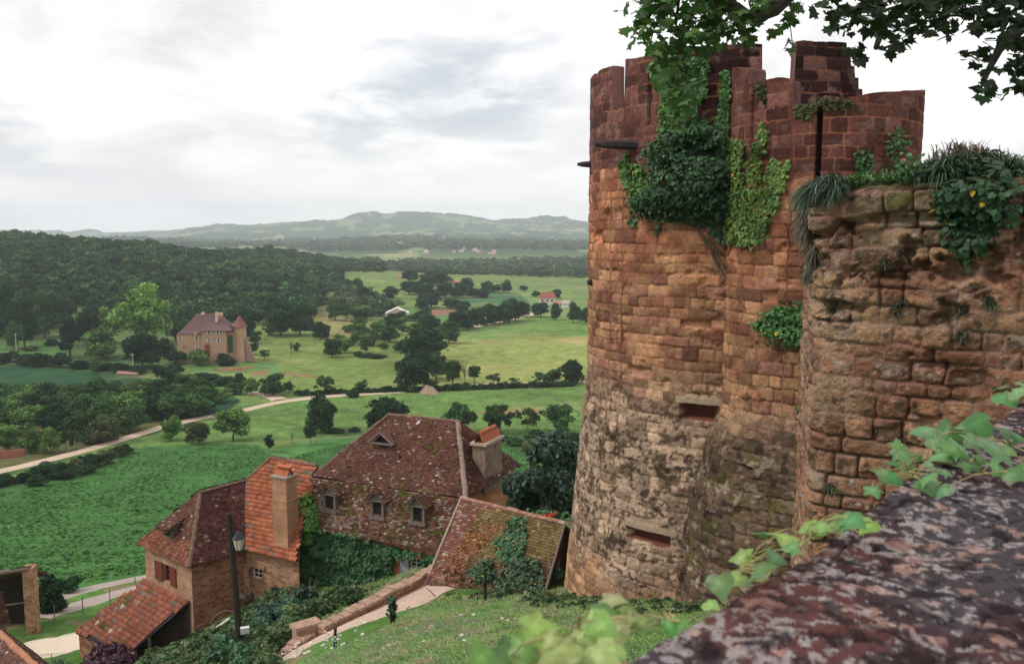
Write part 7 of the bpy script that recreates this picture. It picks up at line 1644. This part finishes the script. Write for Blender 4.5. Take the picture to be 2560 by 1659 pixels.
def vine(name, leaves, stemlines, label, cols, up=(-.1, -.45, .9), lift=.035, edgez=zp, seed=1):
    g = random.Random(seed); rt = empty(name, tuple(atz(leaves[0][0], leaves[0][1], edgez)), label, 'ivy'); total = MB(); pos = []
    for i, (u, v, s) in enumerate(leaves):
        c = atz(u, v, edgez + lift + g.uniform(-.02, .045)); sz_ = s / F * c.length * 1.12
        nn = Vector(up) + Vector((g.gauss(0, .35), g.gauss(0, .30), g.gauss(0, .15))); a = g.uniform(-2.6, 2.6) - math.pi / 2
        tip = Vector((math.cos(a), math.sin(a) * .8 - .2, -.25)); c0 = c - tip.normalized() * sz_ * .4
        col = cols[g.randrange(len(cols))]; q = leaf_big(c0, sz_, nn, tip, tuple(x * g.uniform(.85, 1.2) for x in col), i + seed, g.randrange(2))
        k = len(total.v); total.v += q.v; total.f += [tuple(k + j for j in f) for f in q.f]; total.uv += q.uv; total.m += q.m; total.c += q.c; pos.append(c0)
    me = total.mesh('leaves'); me.polygons.foreach_set('use_smooth', np.ones(len(me.polygons), bool)); lf_ = link('leaves', me, m_ivyf, rt)
    st = MB()
    for ln in stemlines:
        P_ = [atz(u, v, edgez + .018) for u, v in ln]; Q = []
        for a, b in zip(P_[:-1], P_[1:]): Q += [a, a.lerp(b, .5) + Vector((0, 0, g.uniform(.0, .012)))]
        Q.append(P_[-1]); st.tube(Q, [.0032 * (1 - .5 * i / len(Q)) for i in range(len(Q))], 6)
        for p in pos:   # leaf stalks
            j = min(range(len(Q)), key=lambda i: (Q[i] - p).length)
            if (Q[j] - p).length < .16: st.tube([Q[j], Q[j].lerp(p, .5) + Vector((0, 0, .012)), p], .0014, 4)
    st.build('stem', m_stem, rt); return rt
YG = [(.17, .30, .07), (.14, .27, .065), (.21, .34, .09), (.08, .19, .045)]; BG = [(.085, .20, .06), (.11, .235, .085), (.05, .14, .035), (.14, .265, .10)]
z8 = lambda L: [(1200 + a * .5714, 950 + b * .5714, c * .5714) for a, b, c in L]
z8s = lambda L: [(1200 + a * .5714, 950 + b * .5714) for a, b in L]
vine('ivy_vine', z8([(1140, 775, 80), (1050, 885, 95), (1120, 865, 70), (1242, 842, 85), (1250, 690, 100), (1338, 690, 105), (1300, 775, 75), (1432, 640, 70), (1545, 625, 75), (1600, 600, 75), (1640, 620, 85), (1695, 630, 70), (1015, 985, 60), (1500, 640, 60), (1575, 590, 50), (1470, 660, 50), (1360, 735, 60), (1180, 860, 60), (1220, 820, 50)]), [z8s([(1040, 910), (1130, 880), (1240, 880), (1300, 800), (1400, 730), (1500, 680), (1580, 640), (1680, 680)]), z8s([(1130, 880), (1150, 820)]), z8s([(1400, 730), (1440, 680)])], 'ivy shoot with pale green leaves creeping over the middle of the parapet edge', YG + BG[:2], seed=3)
vine('ivy_vine', z8([(255, 1095, 125), (335, 1175, 150), (110, 1225, 170), (490, 1205, 150), (560, 1035, 125), (540, 1075, 110), (605, 1100, 130), (710, 1025, 110), (585, 975, 100), (440, 1115, 95), (190, 1180, 110), (830, 1070, 70), (750, 1050, 50), (20, 1230, 120), (410, 1250, 150), (250, 1245, 150), (640, 1060, 90), (480, 1030, 60), (660, 1040, 80), (870, 1075, 60), (700, 1070, 70), (380, 1180, 100), (560, 1180, 110), (300, 1130, 70)]), [z8s([(60, 1280), (300, 1200), (500, 1150), (560, 1090), (620, 1080), (740, 1040)]), z8s([(560, 1090), (700, 1090), (860, 1080)])], 'large blurred pale ivy leaves at the bottom beside the parapet end', [(.22, .34, .09), (.18, .30, .075), (.26, .37, .12), (.10, .22, .05)], lift=.06, edgez=-.50, seed=5)
vine('ivy_vine', z8([(1770, 415, 100), (1870, 375, 85), (1945, 425, 65), (1955, 470, 90), (2020, 472, 55), (1945, 235, 85), (2045, 235, 110), (2165, 195, 95), (2095, 290, 95), (2005, 330, 70), (2225, 325, 120), (2135, 380, 75), (2270, 385, 60), (2340, 412, 60), (2295, 230, 60), (2355, 240, 70), (1850, 320, 70), (1725, 482, 60), (1835, 290, 60), (2225, 215, 60), (1900, 330, 60), (1800, 430, 60), (1960, 380, 50), (2060, 310, 70), (2150, 270, 70), (2330, 300, 60), (2040, 400, 45), (2190, 350, 50), (1990, 270, 60), (2390, 400, 60), (1830, 380, 70)]), [z8s([(1730, 470), (1850, 400), (1900, 360), (2000, 360), (2100, 380), (2200, 400), (2330, 450), (2420, 430)]), z8s([(1900, 240), (2000, 250), (2120, 230), (2250, 260), (2400, 320)]), z8s([(1850, 410), (1950, 450), (2030, 470)])], 'thick mat of blue green ivy lying over the right part of the parapet', BG, seed=7)
vine('ivy_vine', z8([(2310, 75, 80), (2290, 40, 60), (2370, 60, 70), (2395, 30, 60)]), [z8s([(2260, 110), (2320, 100), (2420, 110)])], 'single ivy sprig at the right edge of the picture', BG, seed=9)

# ================================================================ OVERHANGING PLANE TREE
m_plane = mat('plane_leaves', attr=True, var=.12, ns=3, var2=0, bump=0, rough=.6, trans=.22, spec=.3)
pl = empty('plane_tree', (13.5, 10.5, -4), 'plane tree whose leafy branches hang into the top right of the picture', 'tree')
mb = MB(); mb.tube([(13.5, 10.5, -5), (13.3, 10.5, 0), (13.0, 10.3, 4), (12.4, 10.1, 7)], [.5, .42, .36, .28], 10)
mb.build('trunk', mat('plane_bark', (.14, .12, .09), var=.35, ns=2), pl)
def branch(px_, Y0, Y1, r0, r1, n=1):
    k = len(px_) - 1; pts = [at(u, v, Y0 + (Y1 - Y0) * i / k) for i, (u, v) in enumerate(px_)]; m = MB(); Q = []
    for a, b in zip(pts[:-1], pts[1:]): Q += [a, a.lerp(b, .5) + Vector((0, 0, random.uniform(-.03, .05)))]
    Q.append(pts[-1]); m.tube(Q, [r0 + (r1 - r0) * i / len(Q) for i in range(len(Q))], 6); return m
m_pb = mat('dark_bark', (.045, .038, .03), var=.3, ns=5)
for px_, Y0, Y1, r0, r1 in [([(2900, -700), (2600, -420), (2200, -260), (1990, -50), (1930, 25), (1890, 50), (1840, 20), (1700, -20)], 9.8, 9.2, .16, .035), ([(2900, -700), (2620, -350), (2450, -120), (2380, -20), (2300, 10), (2210, 60), (2190, 120)], 9.8, 8.2, .14, .015),
                            ([(2900, -700), (2750, -200), (2620, 0), (2560, 60), (2500, 120), (2460, 200)], 9.8, 7.8, .13, .012), ([(1700, -20), (1690, 60), (1705, 120)], 9.2, 9.4, .018, .005), ([(1980, -40), (1985, 20), (1975, 60), (1982, 115)], 9.2, 9.0, .008, .004),
                            ([(1840, 20), (1780, 60), (1720, 90)], 9.2, 9.1, .03, .01), ([(1700, -20), (1640, 20), (1600, 70)], 9.2, 9.3, .03, .008), ([(2300, 10), (2360, 40), (2430, 50)], 8.2, 8.1, .02, .006), ([(2300, 10), (2200, 30), (2100, 40)], 8.2, 8.3, .02, .006)]:
    branch(px_, Y0, Y1, r0, r1).build('branch', m_pb, pl)
def leafblobs(blobs, Y, dY, size, col, seed, den=1.0):
    g = np.random.default_rng(seed); P = []; 
    for cx, cy, r in blobs:
        lp = size * F / Y; n = int(max(4, math.pi * r * r / (lp * lp * .42) * den))
        for _ in range(n):
            a = g.uniform(0, 6.28); q = r * math.sqrt(g.random()) * (1 + .25 * math.sin(a * 3 + cx)); P.append(at(cx + q * math.cos(a), cy + q * math.sin(a), Y + g.uniform(-dY, dY)))
    P = np.array(P); n = len(P); c = np.array(col)[None] * g.uniform(.6, 1.5, n)[:, None] * np.stack([g.uniform(.8, 1.4, n), np.ones(n), np.ones(n)], 1)
    return leaf_mesh('foliage', P, (0, -.35, .9), size * g.uniform(.6, 1.15, n), c, 'plane', .75, (0, -.2, -1), g)
left_b = [(1600, 72, 34), (1575, 90, 16), (1640, 30, 45), (1625, 108, 20), (1700, 30, 60), (1760, 50, 60), (1810, 30, 50), (1850, 70, 38), (1872, 100, 14), (1680, 100, 50), (1690, 160, 50), (1700, 215, 46), (1675, 240, 28), (1725, 250, 30), (1790, 110, 26), (1650, 130, 22), (1900, 20, 30), (1610, 20, 24), (1995, 10, 12), (1985, 30, 20), (1975, 50, 12), (1945, 68, 13), (1935, 80, 9), (1978, 100, 7), (1975, 118, 7), (1650, -40, 80), (1780, -50, 90), (1900, -40, 60), (1740, 90, 30), (1560, 20, 14)]
right_b = [(2060, 15, 22), (2100, 25, 30), (2090, 60, 18), (2140, 40, 42), (2130, 65, 16), (2190, 45, 45), (2230, 25, 55), (2215, 95, 34), (2135, 112, 16), (2110, 118, 10), (2150, 135, 13), (2215, 125, 18), (2255, 95, 26), (2265, 100, 12), (2300, 50, 42), (2340, 20, 45), (2360, 65, 14), (2400, 30, 45), (2440, 50, 26), (2480, 20, 50), (2520, 50, 40), (2550, 90, 38), (2545, 130, 32), (2530, 165, 26), (2460, 110, 20), (2450, 150, 26), (2480, 180, 24), (2470, 215, 20), (2450, 235, 13), (2495, 235, 12), (2540, 200, 20), (2565, 215, 12), (2430, 130, 10), (2300, -40, 90), (2150, -40, 80), (2450, -40, 100), (2600, 60, 80), (2610, 180, 60), (2370, 82, 9)]
link('foliage', leafblobs(left_b, 9.3, .6, .115, (.052, .120, .030), 1, 1.9), m_plane, pl)
link('foliage', leafblobs(right_b, 8.2, .6, .115, (.014, .034, .011), 2, 1.5), m_plane, pl)  # darker copy of the leaf colour: backlit look painted in
link('foliage', leafblobs([(1690, 300, 34), (1700, 260, 40), (1680, 190, 50), (1740, 200, 30)], 24.5, .5, .17, (.06, .14, .04), 3, 1.7), m_plane, pl)
# ================================================================ CAMERA, SKY, LIGHT
cam = bpy.data.cameras.new('camera'); co = bpy.data.objects.new('camera', cam); COL.objects.link(co); SC.camera = co
cam.sensor_width = 36; cam.lens = 36 * F / 2560; cam.clip_start = .05; cam.clip_end = 30000
co.location = (0, 0, 0); co.rotation_euler = (math.pi / 2 - TH, 0, 0)
cam.dof.use_dof = True; cam.dof.focus_distance = 32; cam.dof.aperture_fstop = 7.0
SUN_DIR = Vector((-.80, -.16, .85)).normalized()
el = math.asin(SUN_DIR.z); az = math.atan2(SUN_DIR.x, SUN_DIR.y)
sl = bpy.data.lights.new('sun', 'SUN'); sl.energy = 2.3; sl.angle = R(11); sl.color = (1, .95, .87)
so = bpy.data.objects.new('sun', sl); COL.objects.link(so); so.rotation_euler = SUN_DIR.to_track_quat('Z', 'Y').to_euler()
def build_world():
    w = bpy.data.worlds.new('World'); SC.world = w; w.use_nodes = True; nt = w.node_tree; nt.nodes.clear(); N = nt.nodes; L = nt.links
    out = N.new('ShaderNodeOutputWorld'); bg = N.new('ShaderNodeBackground')
    sky = N.new('ShaderNodeTexSky'); sky.sky_type = 'NISHITA'; sky.sun_disc = False; sky.sun_elevation = el; sky.sun_rotation = az
    tc = N.new('ShaderNodeTexCoord'); sp = N.new('ShaderNodeSeparateXYZ'); L.new(tc.outputs['Generated'], sp.inputs[0])
    def M(op, a, b=None, clamp=False):
        m = N.new('ShaderNodeMath'); m.operation = op; m.use_clamp = clamp
        for i, x in enumerate((a, b)):
            if x is None: continue
            if isinstance(x, (int, float)): m.inputs[i].default_value = x
            else: L.new(x, m.inputs[i])
        return m.outputs[0]
    z = M('ADD', M('MAXIMUM', sp.outputs[2], 0.0), .22)
    cb = N.new('ShaderNodeCombineXYZ'); L.new(M('DIVIDE', sp.outputs[0], z), cb.inputs[0]); L.new(M('DIVIDE', sp.outputs[1], z), cb.inputs[1])
    def noise(sc, det, ox, dist=.6, stretch=(1, 1, 1)):
        mp = N.new('ShaderNodeMapping'); mp.inputs['Location'].default_value = (ox, ox * .7, ox * .3); mp.inputs['Scale'].default_value = stretch
        L.new(cb.outputs[0], mp.inputs[0]); n = N.new('ShaderNodeTexNoise'); n.inputs['Scale'].default_value = sc; n.inputs['Detail'].default_value = det
        n.inputs['Roughness'].default_value = .55; n.inputs['Distortion'].default_value = dist; L.new(mp.outputs[0], n.inputs['Vector']); return n.outputs['Fac']
    def mr(x, a, b, c=0, d=1):
        m = N.new('ShaderNodeMapRange'); m.interpolation_type = 'SMOOTHSTEP'
        for i, q in enumerate((a, b, c, d)): m.inputs[i + 1].default_value = q
        L.new(x, m.inputs[0]); return m.outputs[0]
    def blob(u, v, r0, r1):
        """weather patch in one part of the sky: cosine distance to a compass direction"""
        d = ray(u, v).normalized(); dp = N.new('ShaderNodeVectorMath'); dp.operation = 'DOT_PRODUCT'
        nr = N.new('ShaderNodeVectorMath'); nr.operation = 'NORMALIZE'; L.new(tc.outputs['Generated'], nr.inputs[0])
        L.new(nr.outputs[0], dp.inputs[0]); dp.inputs[1].default_value = d
        return mr(dp.outputs['Value'], math.cos(R(r1)), math.cos(R(r0)))
    def mix(f, a, b):
        m = N.new('ShaderNodeMix'); m.data_type = 'RGBA'
        for i, x in ((0, f), (6, a), (7, b)):
            if isinstance(x, tuple): m.inputs[i].default_value = (*x, 1)
            elif isinstance(x, (int, float)): m.inputs[i].default_value = x
            else: L.new(x, m.inputs[i])
        return m.outputs[2]
    def mulc(a, s):
        m = N.new('ShaderNodeMix'); m.data_type = 'RGBA'; m.blend_type = 'MULTIPLY'; m.inputs[0].default_value = 1; L.new(a, m.inputs[6]); m.inputs[7].default_value = (s, s, s, 1); return m.outputs[2]
    n1 = noise(1.3, 8, 3.1, .2); n2 = noise(3.4, 10, 9.7, .35); n3 = noise(.5, 5, 21.3)
    tex = M('ADD', M('MULTIPLY', n1, .6), M('MULTIPLY', n2, .4))
    base = mix(mr(tex, .34, .54), (1.03, 1.01, 1.03), (1.3, 1.28, 1.27))
    grey = M('MULTIPLY', M('MAXIMUM', blob(150, 130, 3, 17), M('MULTIPLY', blob(420, 250, 4, 12), .7)), mr(n1, .62, .40))
    base = mix(M('MULTIPLY', grey, .8), base, (.80, .76, .81))
    blue = M('MULTIPLY', blob(1150, 232, 1.2, 6), mr(tex, .57, .42))
    for bu, bv in ((1010, 246), (900, 258), (1270, 205), (1240, 250), (60, 285)): blue = M('MAXIMUM', blue, M('MULTIPLY', blob(bu, bv, .8, 5.0), mr(tex, .56, .42)))
    
    skyc = mulc(sky.outputs[0], .115)
    pale = mix(.45, skyc, (.62, .74, .83))
    col = mix(M('MULTIPLY', blue, .55), base, pale)
    low = mr(sp.outputs[2], .0, .16)     # brighter, creamier band near the horizon
    col = mix(low, mix(.6, col, (1.27, 1.25, 1.22)), col)
    below = mr(sp.outputs[2], -.03, .0)
    col = mix(below, (.10, .13, .075), col)
    L.new(col, bg.inputs['Color']); bg.inputs['Strength'].default_value = 1.0; L.new(bg.outputs[0], out.inputs[0])
build_world()
def build_haze():
    mb = MB(); x0, x1, y0, y1, z0, z1 = -6500, 9500, -450, 7450, -130, 260
    c = [(x0, y0, z0), (x1, y0, z0), (x1, y1, z0), (x0, y1, z0), (x0, y0, z1), (x1, y0, z1), (x1, y1, z1), (x0, y1, z1)]
    for f in ((3, 2, 1, 0), (4, 5, 6, 7), (0, 1, 5, 4), (1, 2, 6, 5), (2, 3, 7, 6), (3, 0, 4, 7)): mb.poly([c[i] for i in f])
    m = bpy.data.materials.new('air'); nt = nodes(m); o = nt.nodes.new('ShaderNodeOutputMaterial'); p = nt.nodes.new('ShaderNodeVolumePrincipled')
    p.inputs['Density'].default_value = 1.25e-4; p.inputs['Color'].default_value = (.84, .89, 1.0, 1); p.inputs['Anisotropy'].default_value = 0
    nt.links.new(p.outputs[0], o.inputs['Volume'])
    h = mb.build('haze', m); tag(h, 'thin blue summer haze filling the valley air', kind='stuff')
import os
if not os.environ.get('NOHAZE'): build_haze()
SC.view_settings.view_transform = 'Standard'; SC.view_settings.look = 'None'; SC.view_settings.gamma = 1; SC.view_settings.exposure = -0.14
SC.cycles.max_bounces = 6; SC.cycles.diffuse_bounces = 3; SC.cycles.glossy_bounces = 1; SC.cycles.transmission_bounces = 4; SC.cycles.volume_bounces = 1; SC.cycles.transparent_max_bounces = 4
SC.cycles.use_denoising = True
